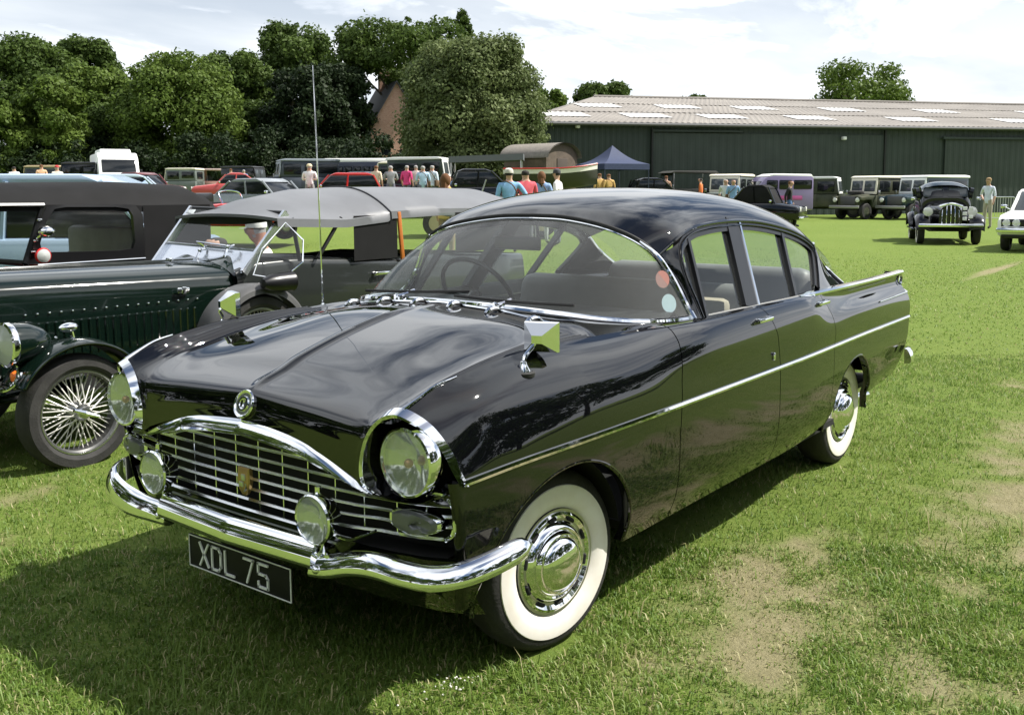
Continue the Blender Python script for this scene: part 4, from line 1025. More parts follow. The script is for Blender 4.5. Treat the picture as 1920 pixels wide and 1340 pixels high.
def crown_mesh(name, m, H, R, z0, clumps, per, leaf, seed, shape='round', spread=1.0, flat=1.0):
    rg = np.random.default_rng(seed); V, T = [], []
    cs = []
    clumps = int(clumps * 1.8)
    for k in range(clumps):
        t = rg.random() ** (.8); z = z0 + (H - z0) * (.06 + .90 * t)
        f = (z - z0) / (H - z0)
        if shape == 'round': env = math.sqrt(max(0.02, 1 - (2 * f - .85) ** 2 / 1.45))
        elif shape == 'column': env = .75 + .25 * math.sin(f * PI) - .55 * max(0, f - .65)
        elif shape == 'pine': env = .25 + .9 * (f > .45) * math.sqrt(max(.05, 1 - ((f - .72) / .32) ** 2)); 
        elif shape == 'cone': env = 1.05 - f
        else: env = 1.0
        a = rg.random() * 2 * PI; rr = R * env * (.42 + .60 * math.sqrt(rg.random())) * spread
        rad = R * (.15 + .21 * rg.random()) * (.75 + .5 * env)
        if shape == 'cone': rad *= .6
        cs.append((rr * math.cos(a), rr * math.sin(a), min(z, H - rad * .6 * flat), rad, rg.random()))
        if k % 2 == 0:      # loose sprays breaking the outline
            r2 = R * (.055 + .07 * rg.random()); a2 = rg.random() * 2 * PI; e2 = R * env * (.92 + .24 * rg.random())
            cs.append((e2 * math.cos(a2), e2 * math.sin(a2), min(z * (1.0 + .04 * rg.random()), H * 1.01 - r2), r2, rg.random()))
    for cx, cy, cz, rad, tone in cs:
        n = int(2.1 * per * (rad / (R * .34)) ** 2)
        d = rg.normal(size=(n, 3)); d /= np.linalg.norm(d, axis=1)[:, None]
        q = d * (rad * (.55 + .5 * rg.random(n) ** .5))[:, None] * np.array([1, 1, .72 * flat])
        q += rg.normal(size=(n, 3)) * rad * .10
        p = q + np.array([cx, cy, cz])
        keep = p[:, 2] > z0 * .6; p = p[keep]; d = d[keep]; n = len(p)
        nrm = d + rg.normal(size=(n, 3)) * .65 + np.array([0, 0, .35]); nrm /= np.linalg.norm(nrm, axis=1)[:, None]
        u = np.cross(nrm, rg.normal(size=(n, 3))); u /= np.linalg.norm(u, axis=1)[:, None]; v = np.cross(nrm, u)
        s = leaf * .60 * (.5 + .9 * rg.random(n))[:, None]
        quad = np.stack([p - u * s, p - v * s * .62 + nrm * s * .15, p + u * s, p + v * s * .62], 1)
        V.append(quad.reshape(-1, 3)); T.append(np.repeat(np.clip(.15 + .55 * tone + .3 * rg.random(n), 0, 1), 4))
    V = np.concatenate(V); T = np.concatenate(T); n = len(V) // 4
    me = bpy.data.meshes.new(name); me.vertices.add(len(V)); me.vertices.foreach_set('co', V.ravel().astype(np.float32))
    me.loops.add(4 * n); me.polygons.add(n)
    me.polygons.foreach_set('loop_start', np.arange(0, 4 * n, 4, dtype=np.int32))
    me.loops.foreach_set('vertex_index', np.arange(4 * n, dtype=np.int32)); me.update(); me.validate()
    me.attributes.new('tone', 'FLOAT', 'POINT').data.foreach_set('value', T.astype(np.float32))
    me.materials.append(m)
    return me, cs
def tree(name, label, m, pos, H, R, z0f=.12, clumps=34, per=260, leaf=.30, seed=1, shape='round', group=None, spread=1.0, flat=1.0, cat='tree', limbs=7):
    t = thing(name, label, cat, (pos[0], pos[1], pos[2] - .1), group=group)
    me, cs = crown_mesh('crown', m, H, R, H * z0f, clumps, per, leaf, seed, shape, spread, flat)
    o = bpy.data.objects.new('crown', me); C.objects.link(o); o.parent = t
    mb = MB(); rg = random.Random(seed); th = H * .78; r0 = H * .026 + .08
    sw = [(0, 0, 0), (rg.uniform(-.2, .2), rg.uniform(-.2, .2), th * .35), (rg.uniform(-.4, .4), rg.uniform(-.4, .4), th * .7), (rg.uniform(-.3, .3), rg.uniform(-.3, .3), th)]
    mb.tube(crv(np.array(sw), 10), np.linspace(r0, r0 * .25, 10), 8)
    for c in sorted(cs, key=lambda c: -c[3])[:limbs]:
        b = np.array(sw[1]) * rg.uniform(.6, 1.2); b[2] = min(th * .8, max(H * .15, c[2] * .6))
        mb.tube(crv(np.array([b, (b + np.array(c[:3])) / 2 + [0, 0, -.3], c[:3]]), 6), np.linspace(r0 * .38, r0 * .08, 6), 6)
    mb.build('trunk', BARK, t)
    return t
def tp(px, d): x, y, _ = W(px, d); return (x, y, gz(x, y))
def th_(top, d, base): return 1.49 + (358 - top) * d / 1835.24 - base
def plant(name, label, m, px, top, wpx, d, **k):
    p = tp(px, d); return tree(name, label, m, p, th_(top, d, p[2]), wpx * .5 * d / 1835.24, **k)
TG = 'trees along the edge of the field'
plant('broadleaf_tree', 'tall rounded green tree at the far left edge of the tree line', LEAF_DEEP, 55, 80, 215, 100, seed=11, clumps=44, per=300, leaf=.34, group=TG)
plant('broadleaf_tree', 'darker tree with a pointed tuft standing behind the far left trees', LEAF_DEEP, 178, 80, 125, 112, seed=12, clumps=34, leaf=.34, group=TG, shape='column')
plant('broadleaf_tree', 'olive green tree between the dark far left tree and the bright one', LEAF_MID, 190, 128, 150, 96, seed=13, clumps=36, leaf=.32, group=TG)
plant('broadleaf_tree', 'bright sunlit tree with low spreading crown left of the tall round dome', LEAF_MID, 345, 108, 190, 86, seed=14, clumps=52, per=330, leaf=.27, group=TG, z0f=.05)
plant('broadleaf_tree', 'small leafy tree low at the far left, in front of the tall rounded one', LEAF_MID, 105, 150, 125, 82, seed=15, clumps=32, leaf=.27, group=TG, z0f=.04)
plant('broadleaf_tree', 'low bright green tree cut by the left edge of the picture', LEAF_MID, 0, 185, 100, 80, seed=16, clumps=26, leaf=.27, group=TG, z0f=.04)
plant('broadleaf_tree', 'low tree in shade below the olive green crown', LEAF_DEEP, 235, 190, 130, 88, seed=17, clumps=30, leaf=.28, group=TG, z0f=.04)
plant('broadleaf_tree', 'tall domed tree rising above its neighbours in the middle left', LEAF_DEEP, 556, 58, 170, 112, seed=18, clumps=44, per=280, leaf=.36, group=TG)
plant('broadleaf_tree', 'dark green tree on the left shoulder of the tall domed tree', LEAF_DEEP, 448, 100, 130, 104, seed=19, clumps=36, leaf=.33, group=TG)
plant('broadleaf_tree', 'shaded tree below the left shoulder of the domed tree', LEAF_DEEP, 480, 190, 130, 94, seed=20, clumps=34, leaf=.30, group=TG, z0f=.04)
plant('yew_tree', 'very dark dense evergreen standing left of the brick gable', LEAF_DARK, 575, 135, 150, 90, seed=21, clumps=40, leaf=.28, group=TG, z0f=.02, shape='column')
plant('yew_tree', 'near black evergreen touching the left side of the brick gable', LEAF_DARK, 636, 125, 125, 93, seed=22, clumps=40, leaf=.28, group=TG, z0f=.02, shape='column')
plant('pine_tree', 'flat topped dark pine above the brick gable', LEAF_DEEP, 765, 52, 190, 98, seed=23, clumps=34, per=230, leaf=.33, group=TG, z0f=.42, shape='pine', flat=.7)
plant('conifer_tree', 'spiky conifer tip poking above the pale willow', LEAF_DEEP, 872, 26, 90, 100, seed=24, clumps=46, per=120, leaf=.30, group=TG, z0f=.45, shape='cone')
plant('willow_tree', 'big pale green willow with a feathery sunlit right side beside the hangar', LEAF_PALE, 893, 84, 222, 47.5, seed=25, clumps=84, per=400, leaf=.14, group=TG, z0f=.02, shape='column')
plant('willow_tree', 'lower pale green bush spreading from the willow towards the hangar', LEAF_PALE, 958, 195, 100, 46.5, seed=31, clumps=50, per=400, leaf=.13, group=TG, z0f=.02, shape='column')
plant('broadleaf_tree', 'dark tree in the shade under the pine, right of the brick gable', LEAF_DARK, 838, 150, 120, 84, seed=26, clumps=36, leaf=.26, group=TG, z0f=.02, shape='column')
plant('broadleaf_tree', 'round bush-like tree showing between the willow and the hangar roof', LEAF_MID, 1022, 172, 95, 110, seed=27, clumps=26, leaf=.34, group=TG, z0f=.03)
plant('broadleaf_tree', 'low dark tree top behind the left end of the hangar roof', LEAF_DEEP, 1128, 166, 125, 130, seed=28, clumps=26, leaf=.38, group='trees behind the hangar')
plant('broadleaf_tree', 'tree with gaps in its crown rising behind the middle of the hangar roof', LEAF_MID, 1602, 130, 165, 112, seed=29, clumps=26, per=150, leaf=.34, group='trees behind the hangar', z0f=.45)
plant('broadleaf_tree', 'tiny tree tip just clear of the hangar ridge', LEAF_DEEP, 1300, 185, 60, 150, seed=30, clumps=14, per=120, leaf=.4, group='trees behind the hangar', z0f=.6)
# trees behind the photographer, mirrored in the black paint
for k, (px_, py_, H, R, s) in enumerate(((26, 4, 11, 5.0, 41), (25, 13, 12.5, 5.5, 42), (18, 22, 11, 5.2, 43), (9, 27, 13, 6, 44), (-1, 28, 11.5, 5.4, 45), (-11, 27, 12.5, 5.8, 46), (-21, 27, 11, 5.2, 47), (-31, 28, 12, 6, 48), (27, -5, 12, 5.5, 49), (24, -14, 12.5, 6, 50), (20, -21, 12, 5.8, 51), (14, -27, 12.5, 6, 52), (7, -31, 12, 5.8, 53))):
    tree('hedgerow_tree', 'tree of the hedgerow behind the photographer, mirrored in the black car', LEAF_DEEP, (px_, py_, 0), H * 1.25, R, clumps=26, per=120, leaf=.45, seed=s, z0f=.03, group='hedgerow behind the photographer')
# brick gable between the trees
bx, by, bz0 = tp(735, 97)
brick = bpy.data.materials.new('old_brick'); brick.use_nodes = True; nt = brick.node_tree
tcb = nt.nodes.new('ShaderNodeTexCoord').outputs['Object']; bt = nt.nodes.new('ShaderNodeTexBrick'); mp = nt.nodes.new('ShaderNodeMapping'); mp.inputs['Rotation'].default_value = (PI / 2, 0, 0)
nt.links.new(tcb, mp.inputs[0]); nt.links.new(mp.outputs[0], bt.inputs['Vector'])
bt.inputs['Scale'].default_value = 3.0; bt.inputs['Color1'].default_value = (.34, .17, .11, 1); bt.inputs['Color2'].default_value = (.42, .24, .17, 1); bt.inputs['Mortar'].default_value = (.40, .34, .28, 1)
nt.links.new(bt.outputs['Color'], nt.nodes['Principled BSDF'].inputs['Base Color']); nt.nodes['Principled BSDF'].inputs['Roughness'].default_value = .9
ba = math.atan2(RGT[1], RGT[0]) + .35
house = thing('brick_house', 'pinkish brick gable end glimpsed between the dark trees', 'house', (bx, by, bz0), ba)
g = MB(); g.poly([(-2.6, 0), (2.6, 0), (2.6, 6.4), (0, 10.6), (-2.6, 6.4)], (-3, 6), axis=1); g.build('wall', brick, house, smooth=False)
SL = mat('slate', (.06, .06, .065), .7)
for s in (1, -1):
    MB().add([(s * 2.9, -3.3, 6.0), (s * 2.9, 6, 6.0), (0, 6, 10.75), (0, -3.3, 10.75), (s * 2.9, -3.3, 5.85), (s * 2.9, 6, 5.85), (0, 6, 10.6), (0, -3.3, 10.6)], [(0, 1, 2, 3), (4, 5, 6, 7), (0, 3, 7, 4), (1, 2, 6, 5), (0, 1, 5, 4), (3, 2, 6, 7)]).build('roof', SL, house, smooth=False)
MB().box((0, 2.0, 11.2), (1.1, .8, 2.2)).build('chimney', brick, house, smooth=False)
for x in (-1.1, 1.1): MB().rbox((x, -3.02, 4.4), (.9, .08, 1.3), .02).build('window', mat('dark_pane', (.01, .012, .014), .1), house, smooth=False)
# close-boarded fence along the foot of the trees
FN = mat('fence_wood', (.035, .033, .028), .9, var=.4, vscale=2)
f0, f1 = np.array(tp(-60, 84)), np.array(tp(1000, 74))
fl_ = np.linalg.norm(f1[:2] - f0[:2]); fa = math.atan2(f1[1] - f0[1], f1[0] - f0[0])
fence = thing('wooden_fence', 'low dark boarded fence running along the foot of the trees', 'fence', (f0[0], f0[1], f0[2] - .1), fa)
bd = bpy.data.meshes.new('fence_panel'); _m = MB()
for k in range(10): _m.box((.15 + k * .3, 0, .95), (.27, .03 + .02 * (k % 2), 1.8))
_o = _m.build('fence_panel', FN, fence, smooth=False)
for k in range(int(fl_ / 3.0)):
    o = _o if k == 0 else _o.copy()
    if k: C.objects.link(o); o.parent = fence
    o.location = (k * 3.0, 0, (f1[2] - f0[2]) * k * 3.0 / fl_); o['kind'] = 'stuff'
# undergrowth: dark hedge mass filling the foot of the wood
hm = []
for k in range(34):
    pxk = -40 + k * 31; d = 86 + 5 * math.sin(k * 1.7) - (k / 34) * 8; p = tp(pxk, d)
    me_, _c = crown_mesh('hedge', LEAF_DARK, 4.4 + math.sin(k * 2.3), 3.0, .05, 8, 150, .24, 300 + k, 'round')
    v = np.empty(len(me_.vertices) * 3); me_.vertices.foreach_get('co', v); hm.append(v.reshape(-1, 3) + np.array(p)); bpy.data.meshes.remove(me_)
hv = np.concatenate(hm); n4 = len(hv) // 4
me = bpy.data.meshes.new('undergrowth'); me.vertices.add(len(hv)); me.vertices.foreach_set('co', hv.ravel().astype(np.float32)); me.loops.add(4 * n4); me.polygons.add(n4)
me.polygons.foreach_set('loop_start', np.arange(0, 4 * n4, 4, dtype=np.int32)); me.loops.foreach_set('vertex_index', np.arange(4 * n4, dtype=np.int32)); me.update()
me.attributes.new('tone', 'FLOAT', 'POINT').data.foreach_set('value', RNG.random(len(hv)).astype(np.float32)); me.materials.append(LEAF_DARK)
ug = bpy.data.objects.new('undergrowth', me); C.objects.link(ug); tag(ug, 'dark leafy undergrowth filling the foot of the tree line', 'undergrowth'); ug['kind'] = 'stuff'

# ================================================================== people
SKIN = mat('skin', (.50, .30, .22), .55, var=.08)
SKINR = mat('ruddy_skin', (.50, .24, .17), .55, var=.08)
def cm(name, c, r=.85): return mat(name, c, r, var=.12, vscale=9)
HAIRS = dict(brown=cm('brown_hair', (.13, .055, .02)), dark=cm('dark_hair', (.02, .016, .013)), grey=cm('grey_hair', (.35, .34, .33)), white=cm('white_cap', (.80, .79, .76)))
def skeleton(pose):
    J = dict(pel=(0, 0, .95), sp=(0, -.01, 1.14), ch=(0, -.01, 1.36), nk=(0, .005, 1.485), hd=(0, .02, 1.60), ht=(0, .015, 1.69))
    for s, n in ((1, 'R'), (-1, 'L')):
        J['sh' + n] = (s * .185, -.01, 1.415); J['el' + n] = (s * .245, -.03, 1.13); J['wr' + n] = (s * .245, .06, .90); J['ha' + n] = (s * .24, .09, .81)
        J['hp' + n] = (s * .095, 0, .90); J['kn' + n] = (s * .11, .015, .50); J['an' + n] = (s * .115, -.02, .09); J['to' + n] = (s * .13, .13, .035)
    if pose == 'walk':
        J['knR'] = (.10, .13, .52); J['anR'] = (.10, .20, .11); J['toR'] = (.11, .35, .05); J['knL'] = (-.10, -.03, .50); J['anL'] = (-.10, -.25, .13); J['toL'] = (-.11, -.13, .04)
        J['elR'] = (.23, -.12, 1.14); J['wrR'] = (.23, -.10, .92); J['haR'] = (.22, -.08, .83)
    if pose == 'bent':   # arms folded in front, talking
        for s, n in ((1, 'R'), (-1, 'L')):
            J['el' + n] = (s * .25, .02, 1.13); J['wr' + n] = (s * .06, .20, 1.15); J['ha' + n] = (-s * .05, .21, 1.16)
    if pose == 'hip':
        J['elR'] = (.36, -.10, 1.15); J['wrR'] = (.19, .02, 1.00); J['haR'] = (.14, .06, .98)
    if pose == 'sit':
        for s, n in ((1, 'R'), (-1, 'L')):
            J['hp' + n] = (s * .10, .03, .90); J['kn' + n] = (s * .13, .44, .97); J['an' + n] = (s * .13, .52, .56); J['to' + n] = (s * .13, .66, .52)
            J['el' + n] = (s * .25, .10, 1.14); J['wr' + n] = (s * .17, .32, 1.19); J['ha' + n] = (s * .14, .39, 1.23)
        J['hd'] = (0, .05, 1.59); J['ht'] = (0, .05, 1.675)
    return J
RAD = dict(pel=(.155, .115), sp=(.145, .105), ch=(.165, .115), nk=(.050, .050), hd=(.092, .110), ht=(.082, .098), sh=(.072, .066), el=(.046, .046), wr=(.031, .031), ha=(.036, .024), hp=(.092, .095), kn=(.062, .064), an=(.042, .046), to=(.042, .030))
BONES = [('pel', 'sp'), ('sp', 'ch'), ('ch', 'nk'), ('nk', 'hd'), ('hd', 'ht')] + [(a + n, b + n) for n in 'RL' for a, b in (('sh', 'el'), ('el', 'wr'), ('wr', 'ha'), ('hp', 'kn'), ('kn', 'an'), ('an', 'to'))] + [('ch', 'shR'), ('ch', 'shL'), ('pel', 'hpR'), ('pel', 'hpL')]
REG = {'pel-sp': 1, 'sp-ch': 1, 'ch-nk': 1, 'nk-hd': 0, 'hd-ht': 0, 'sh-el': 1, 'el-wr': 5, 'wr-ha': 0, 'hp-kn': 2, 'kn-an': 2, 'an-to': 3, 'ch-sh': 1, 'pel-hp': 2}
PMESH = {}
def person_mesh(pose):
    if pose in PMESH: return PMESH[pose]
    J = skeleton(pose); names = list(J); idx = {n: i for i, n in enumerate(names)}
    me = bpy.data.meshes.new('person_base'); me.from_pydata([J[n] for n in names], [(idx[a], idx[b]) for a, b in BONES], [])
    o = bpy.data.objects.new('person_base', me); C.objects.link(o)
    md = o.modifiers.new('skin', 'SKIN'); md.branch_smoothing = .6
    for n in names:
        k = n if n in RAD else n[:-1]
        me.skin_vertices[0].data[idx[n]].radius = RAD[k]
    me.skin_vertices[0].data[0].use_root = True
    sb = o.modifiers.new('sub', 'SUBSURF'); sb.levels = 2; sb.render_levels = 2
    dg = bpy.context.evaluated_depsgraph_get(); out = bpy.data.meshes.new_from_object(o.evaluated_get(dg)); out.name = 'person_' + pose
    bpy.data.objects.remove(o)
    v = np.empty(len(out.vertices) * 3); out.vertices.foreach_get('co', v); v = v.reshape(-1, 3)
    hd = np.array(J['hd'])
    # a nose, brow and chin pulled out of the face; ears at the sides
    d = v - (hd + [0, .085, -.005]); w = np.exp(-(d[:, 0] / .014) ** 2 - (d[:, 2] / .020) ** 2) * (v[:, 1] > hd[1]) * (abs(v[:, 2] - hd[2]) < .1); v[:, 1] += .022 * w
    d = v - (hd + [0, .07, -.075]); w = np.exp(-(d[:, 0] / .03) ** 2 - (d[:, 2] / .02) ** 2) * (v[:, 1] > hd[1]); v[:, 1] += .012 * w
    for s in (1, -1):
        d = v - (hd + [s * .078, -.005, 0]); w = np.exp(-(d ** 2).sum(1) / .018 ** 2); v[:, 0] += s * .014 * w
    out.vertices.foreach_set('co', v.ravel())
    sg = []
    for a, b in BONES:
        ka = a if a in RAD else a[:-1]; kb = b if b in RAD else b[:-1]
        sg.append((np.array(J[a]), np.array(J[b]), REG.get(ka + '-' + kb, 1), (RAD[ka][0] + RAD[kb][0]) / 2))
    fc = np.array([p.center[:] for p in out.polygons]); best = np.full(len(fc), 1e9); reg = np.zeros(len(fc), int)
    for a, b, r, rad in sg:
        t = np.clip(((fc - a) @ (b - a)) / ((b - a) @ (b - a)), 0, 1); dd = np.linalg.norm(fc - (a + t[:, None] * (b - a)), axis=1) - rad * .8
        k = dd < best; best[k] = dd[k]; reg[k] = r
    head = reg == 0; rel = fc - hd
    nkz = J['nk'][2]; reg[(reg == 1) & (abs(fc[:, 0]) < .085) & (fc[:, 2] > nkz - .035)] = 0
    hair = head & (np.linalg.norm(rel, axis=1) < .25) & ((rel[:, 2] > .06) | ((rel[:, 1] < .0) & (rel[:, 2] > -.075)))
    reg[hair] = 4
    for _ in range(6): out.materials.append(SKIN)
    out.polygons.foreach_set('material_index', reg.astype(np.int32)); out.polygons.foreach_set('use_smooth', [True] * len(reg)); out.update()
    PMESH[pose] = out
    return out
def person(label, loc, rz, pose='stand', shirt=(.7, .7, .7), legs=(.1, .1, .12), hair='dark', h=1.75, sleeve=None, hat=None, skin=SKIN, group='visitors at the show', longhair=False):
    o = bpy.data.objects.new('person', person_mesh(pose)); C.objects.link(o)
    def key(c): return 'cloth_%02x%02x%02x' % tuple(int(max(0, min(1, k)) * 255) for k in c)
    ms = [skin, cm(key(shirt), shirt), cm(key(legs), legs), cm('dark_shoe', (.02, .018, .015)), HAIRS[hair], skin if sleeve is None else cm(key(sleeve), sleeve)]
    for i, m in enumerate(ms): o.material_slots[i].link = 'OBJECT'; o.material_slots[i].material = m
    o.location = loc; o.rotation_euler = (0, 0, rz); k = h / 1.72; q_ = .90 + .22 * ((len(label) * 7) % 10) / 10; o.scale = (k * q_, k * q_, k)
    tag(o, label, 'person', group)
    J = skeleton(pose); hd = np.array(J['hd'])
    if hat is not None:
        mb = MB().lathe([(.094, -.01), (.096, .02), (.085, .065), (.045, .092), (.001, .098)], 16, hd + [0, -.008, .035], 'z')
        mb.grid(np.array([[(math.cos(a) * .085, .06 + math.sin(a) * q, .03 - .01 * (q > .05)) for q in (.02, .10)] for a in np.linspace(.15, PI - .15, 8)]) + hd + [0, -.01, .0])
        mb.build('cap', cm(key(hat), hat), o)
    if pose in ('stand', 'sit'):      # loose shirt hem standing off the hips, collar round the neck
        mb = MB().lathe([(.150, .98 - .0), (.168, .93), (.172, .88), (.166, .875)], 18, (0, -.005, 0), 'z')
        v_ = mb.v[0]; v_[:, 1] *= .76; mb.build('shirt_hem', cm(key(shirt), shirt), o)
    if pose != 'sit' and (len(label) % 3) == 0:
        bgm = MB().rbox((.23, -.06, .98), (.10, .26, .24), .03); bgm.tube(crv(np.array([(.20, -.06, 1.10), (.06, -.14, 1.38), (-.12, -.02, 1.47), (-.02, .13, 1.34), (.19, .0, 1.10)]), 18), .013, 6); bgm.build('shoulder_bag', cm('bag_brown', (.10, .06, .03)), o)
    if longhair:
        mb = MB().ell(hd + [0, -.045, -.005], (.105, .09, .135), 14, 10); mb.tube([hd + [0, -.075, -.05], hd + [0, -.095, -.16], hd + [0, -.09, -.24]], [.075, .07, .03], 8); mb.build('hair', HAIRS[hair], o)
    return o
def face_dir(psi):
    """heading in the picture: 0 faces right, 90 faces the camera, 180 faces left, 270 faces away"""
    a = math.radians(psi); d = RGT * math.cos(a) - FWD * math.sin(a); return math.atan2(d[1], d[0])
def stand(label, px, d, psi, **k):
    x, y, z = tp(px, d); return person(label, (x, y, z), face_dir(psi) - PI / 2, **k)

# ================================================================== old green tourer beside the saloon (modelled in world coordinates)
GREEN = mat('tourer_green', (.003, .0085, .006), .08, spec=.5, coat=.4, rvar=.05)
GREEN_SKY = mat('tourer_green_sky_greyed', (.022, .025, .024), .16, spec=.5, coat=.3, rvar=.08)  # green bodywork, greyed in the colour for the sky it reflects
CANVAS = mat('silver_canvas', (.135, .14, .15), .45, spec=.5, var=.10, vscale=3, bump=.12, bscale=7)
CANVAS_B = mat('black_canvas', (.009, .009, .0095), .8, spec=.2, var=.2, vscale=4, bump=.05, bscale=140)
ALU = mat('polished_aluminium', (.70, .73, .78), .22, metal=.9)
WOODO = mat('varnished_wood', (.42, .13, .025), .4)
tour = thing('vintage_tourer', 'dark green vintage tourer with wire wheels and a silver grey canvas top', 'car', (-1.6, -3.25, 0)); WORLDLY.add(tour.name)
cy = -3.25
def bon_sec(x):
    k = np.interp(x, [-1.45, .02], [1.0, .80]); zt = np.interp(x, [-1.45, .02], [1.035, 1.060])
    return np.array([(x, cy + s * k * w, z) for s, w, z in ((1, .0, zt), (1, .12, zt - .004), (1, .27, zt - .022), (1, .38, zt - .062), (1, .43, zt - .12), (1, .455, .80), (1, .46, .66), (1, .46, .50))])
P = np.array([crv_u(bon_sec(x), 40) for x in np.linspace(.02, -1.44, 24)])
P = np.concatenate([(P * [1, 1, 1])[:, :0:-1] * [1, -1, 1] + [0, 2 * cy, 0], P], 1)
MB().grid(panel(P, 1)).build('bonnet', GREEN, tour)
MB().tube([(.02, cy, 1.062), (-1.44, cy, 1.037)], .006, 6).build('bonnet_hinge', GREEN, tour)
side = lambda x: cy + np.interp(x, [-1.45, .02], [1.0, .80]) * .457
for i, x in enumerate(np.linspace(-.12, -1.16, 17)):
    MB().ell((x, side(x) + .004, .825), (.006, .005, .006), 8, 6).build('rivet', CHROME, tour)
for i, x in enumerate(np.linspace(-.14, -1.14, 22)):
    MB().rbox((x, side(x) + .001, .675), (.020, .016, .20), .006, seg=1).build('louvre', GREEN, tour)
lt = MB().rbox((-1.06, side(-1.06) + .012, .885), (.085, .02, .035), .008); lt.rbox((-1.06, side(-1.06) + .024, .885), (.03, .014, .045), .006); lt.build('bonnet_catch', CHROME, tour)
# radiator shell and grille core
R0 = bon_sec(.02)[:, 1:] ; rs = np.vstack([[(2 * cy - y, z) for y, z in R0[::-1]], R0[1:]])
mb = MB().grid(np.stack([np.stack([np.full(len(rs), x), cy + (rs[:, 0] - cy) * k, .5 + (rs[:, 1] - .5) * kz], 1) for x, k, kz in ((.015, 1.0, 1.0), (.03, 1.035, 1.02), (.13, 1.035, 1.02), (.15, .98, .99), (.15, .86, .92), (.12, .85, .91))]))
mb.build('radiator_shell', CHROME, tour)
MB().add([(.115, cy + (y - cy) * .86, .5 + (z - .5) * .92) for y, z in rs], [tuple(range(len(rs)))]).build('radiator_core', DARK, tour)
# scuttle with twin humps and black edge roll
ysq = np.linspace(-.47, .47, 60)
def hump(y): return 1.035 - .10 * (abs(y) / .47) ** 3 + .055 * (np.exp(-((y - .25) / .13) ** 2) + np.exp(-((y + .25) / .13) ** 2))
P = np.array([[(-1.44 - .16 * t, cy + y, np.interp(t, [0, 1], [1.035 - .11 * (abs(y) / .47) ** 3, hump(y)])) for y in ysq] for t in np.linspace(0, 1, 8)])
MB().grid(P).build('scuttle', GREEN, tour)
MB().tube(P[-1] + [0, 0, .006], .014, 8).build('scuttle_roll', RUBBER, tour)
for y in (-.05, .26):
    x = -1.50; mb = MB().tube([(x, cy + y, hump(y) - .02), (x - .03, cy + y + .01, hump(y) + .05), (x - .07, cy + y + .02, hump(y) + .06)], .009, 6); mb.ell((x - .03, cy + y + .01, hump(y) + .05), (.016, .016, .016)); mb.build('screen_clamp', CHROME, tour)
MB().rbox((-1.16, cy + .16, 1.055), (.03, .05, .025), .008).build('bonnet_latch', CHROME, tour)
# body
def body_sec(x):
    w = np.interp(x, [-4.6, -4.2, -2.6, -1.45], [.40, .52, .56, .47]); zt = np.interp(x, [-4.6, -3.2, -2.8, -2.2, -1.9, -1.6, -1.45], [.92, 1.0, .985, 1.02, 1.04, 1.03, .98])
    return np.array([(x, cy + w - .05, zt), (x, cy + w - .01, zt - .015), (x, cy + w + .01, zt - .10), (x, cy + w + .02, zt - .25), (x, cy + w - .01, .55), (x, cy + w - .08, .40)])
P = np.array([crv_u(body_sec(x), 26) for x in np.linspace(-1.44, -4.6, 40)])
mb = MB().grid(P); mb.grid(P * [1, -1, 1] + [0, 2 * cy, 0]); mb.grid(np.stack([P[-1], P[-1] * [1, -1, 1] + [0, 2 * cy, 0]]))
mb.build('body', GREEN_SKY, tour)
MB().box((-2.2, cy, .42), (4.5, .8, .12)).build('chassis', DARK, tour)
MB().rbox((-2.35, cy, .80), (.18, .95, .42), .06).build('seat_back', CLOTH, tour)
# windscreen
post_n, post_f = [(-1.47, cy + .50, .965), (-1.83, cy + .50, 1.345)], [(-1.47, cy - .50, .985), (-1.80, cy - .50, 1.37)]
for q in (post_n, post_f): MB().tube(q, .016, 8, prof=np.array([(-.012, -.025), (.012, -.025), (.012, .025), (-.012, .025)])).build('windscreen_post', ALU, tour)
a, b, c, d = map(np.array, (post_n[0], post_n[1], post_f[1], post_f[0]))
l1, r1 = d + (c - d) * .36, a + (b - a) * .36
MB().add([d, a, r1, l1, d + [-.02, 0, 0], a + [-.02, 0, 0], r1 + [-.02, 0, 0], l1 + [-.02, 0, 0]], [(0, 1, 2, 3), (7, 6, 5, 4), (0, 3, 7, 4), (1, 5, 6, 2), (2, 6, 7, 3), (0, 4, 5, 1)]).build('scuttle_panel', ALU, tour, smooth=False)
MB().tube([l1, r1], .010, 8).build('windscreen_rail', ALU, tour); MB().tube([c, b], .012, 8).build('windscreen_rail', TRIM, tour)
MB().grid(np.array([[l1, r1], [c, b]])).build('windscreen', GLASS, tour, fixn=False)
wp = MB().tube([l1 * .55 + r1 * .45 + [.02, 0, .0], l1 * .62 + r1 * .38 + [.03, 0, .03], l1 * .30 + r1 * .70 + [.03, 0, .02]], .007, 6); wp.build('wiper', CHROME, tour)
# glass wind deflector hung on the near post
wd_ = np.array([(-1.50, cy + .56, .955), (-1.60, cy + .72, .925), (-1.76, cy + .74, 1.03), (-1.80, cy + .70, 1.17), (-1.76, cy + .58, 1.28), (-1.60, cy + .54, 1.12)])
MB().tube(wd_, .006, 6, closed=True).build('deflector_rim', CHROME, tour)
MB().add(wd_, [tuple(range(6))]).build('wind_deflector', CLEAR, tour, fixn=False)
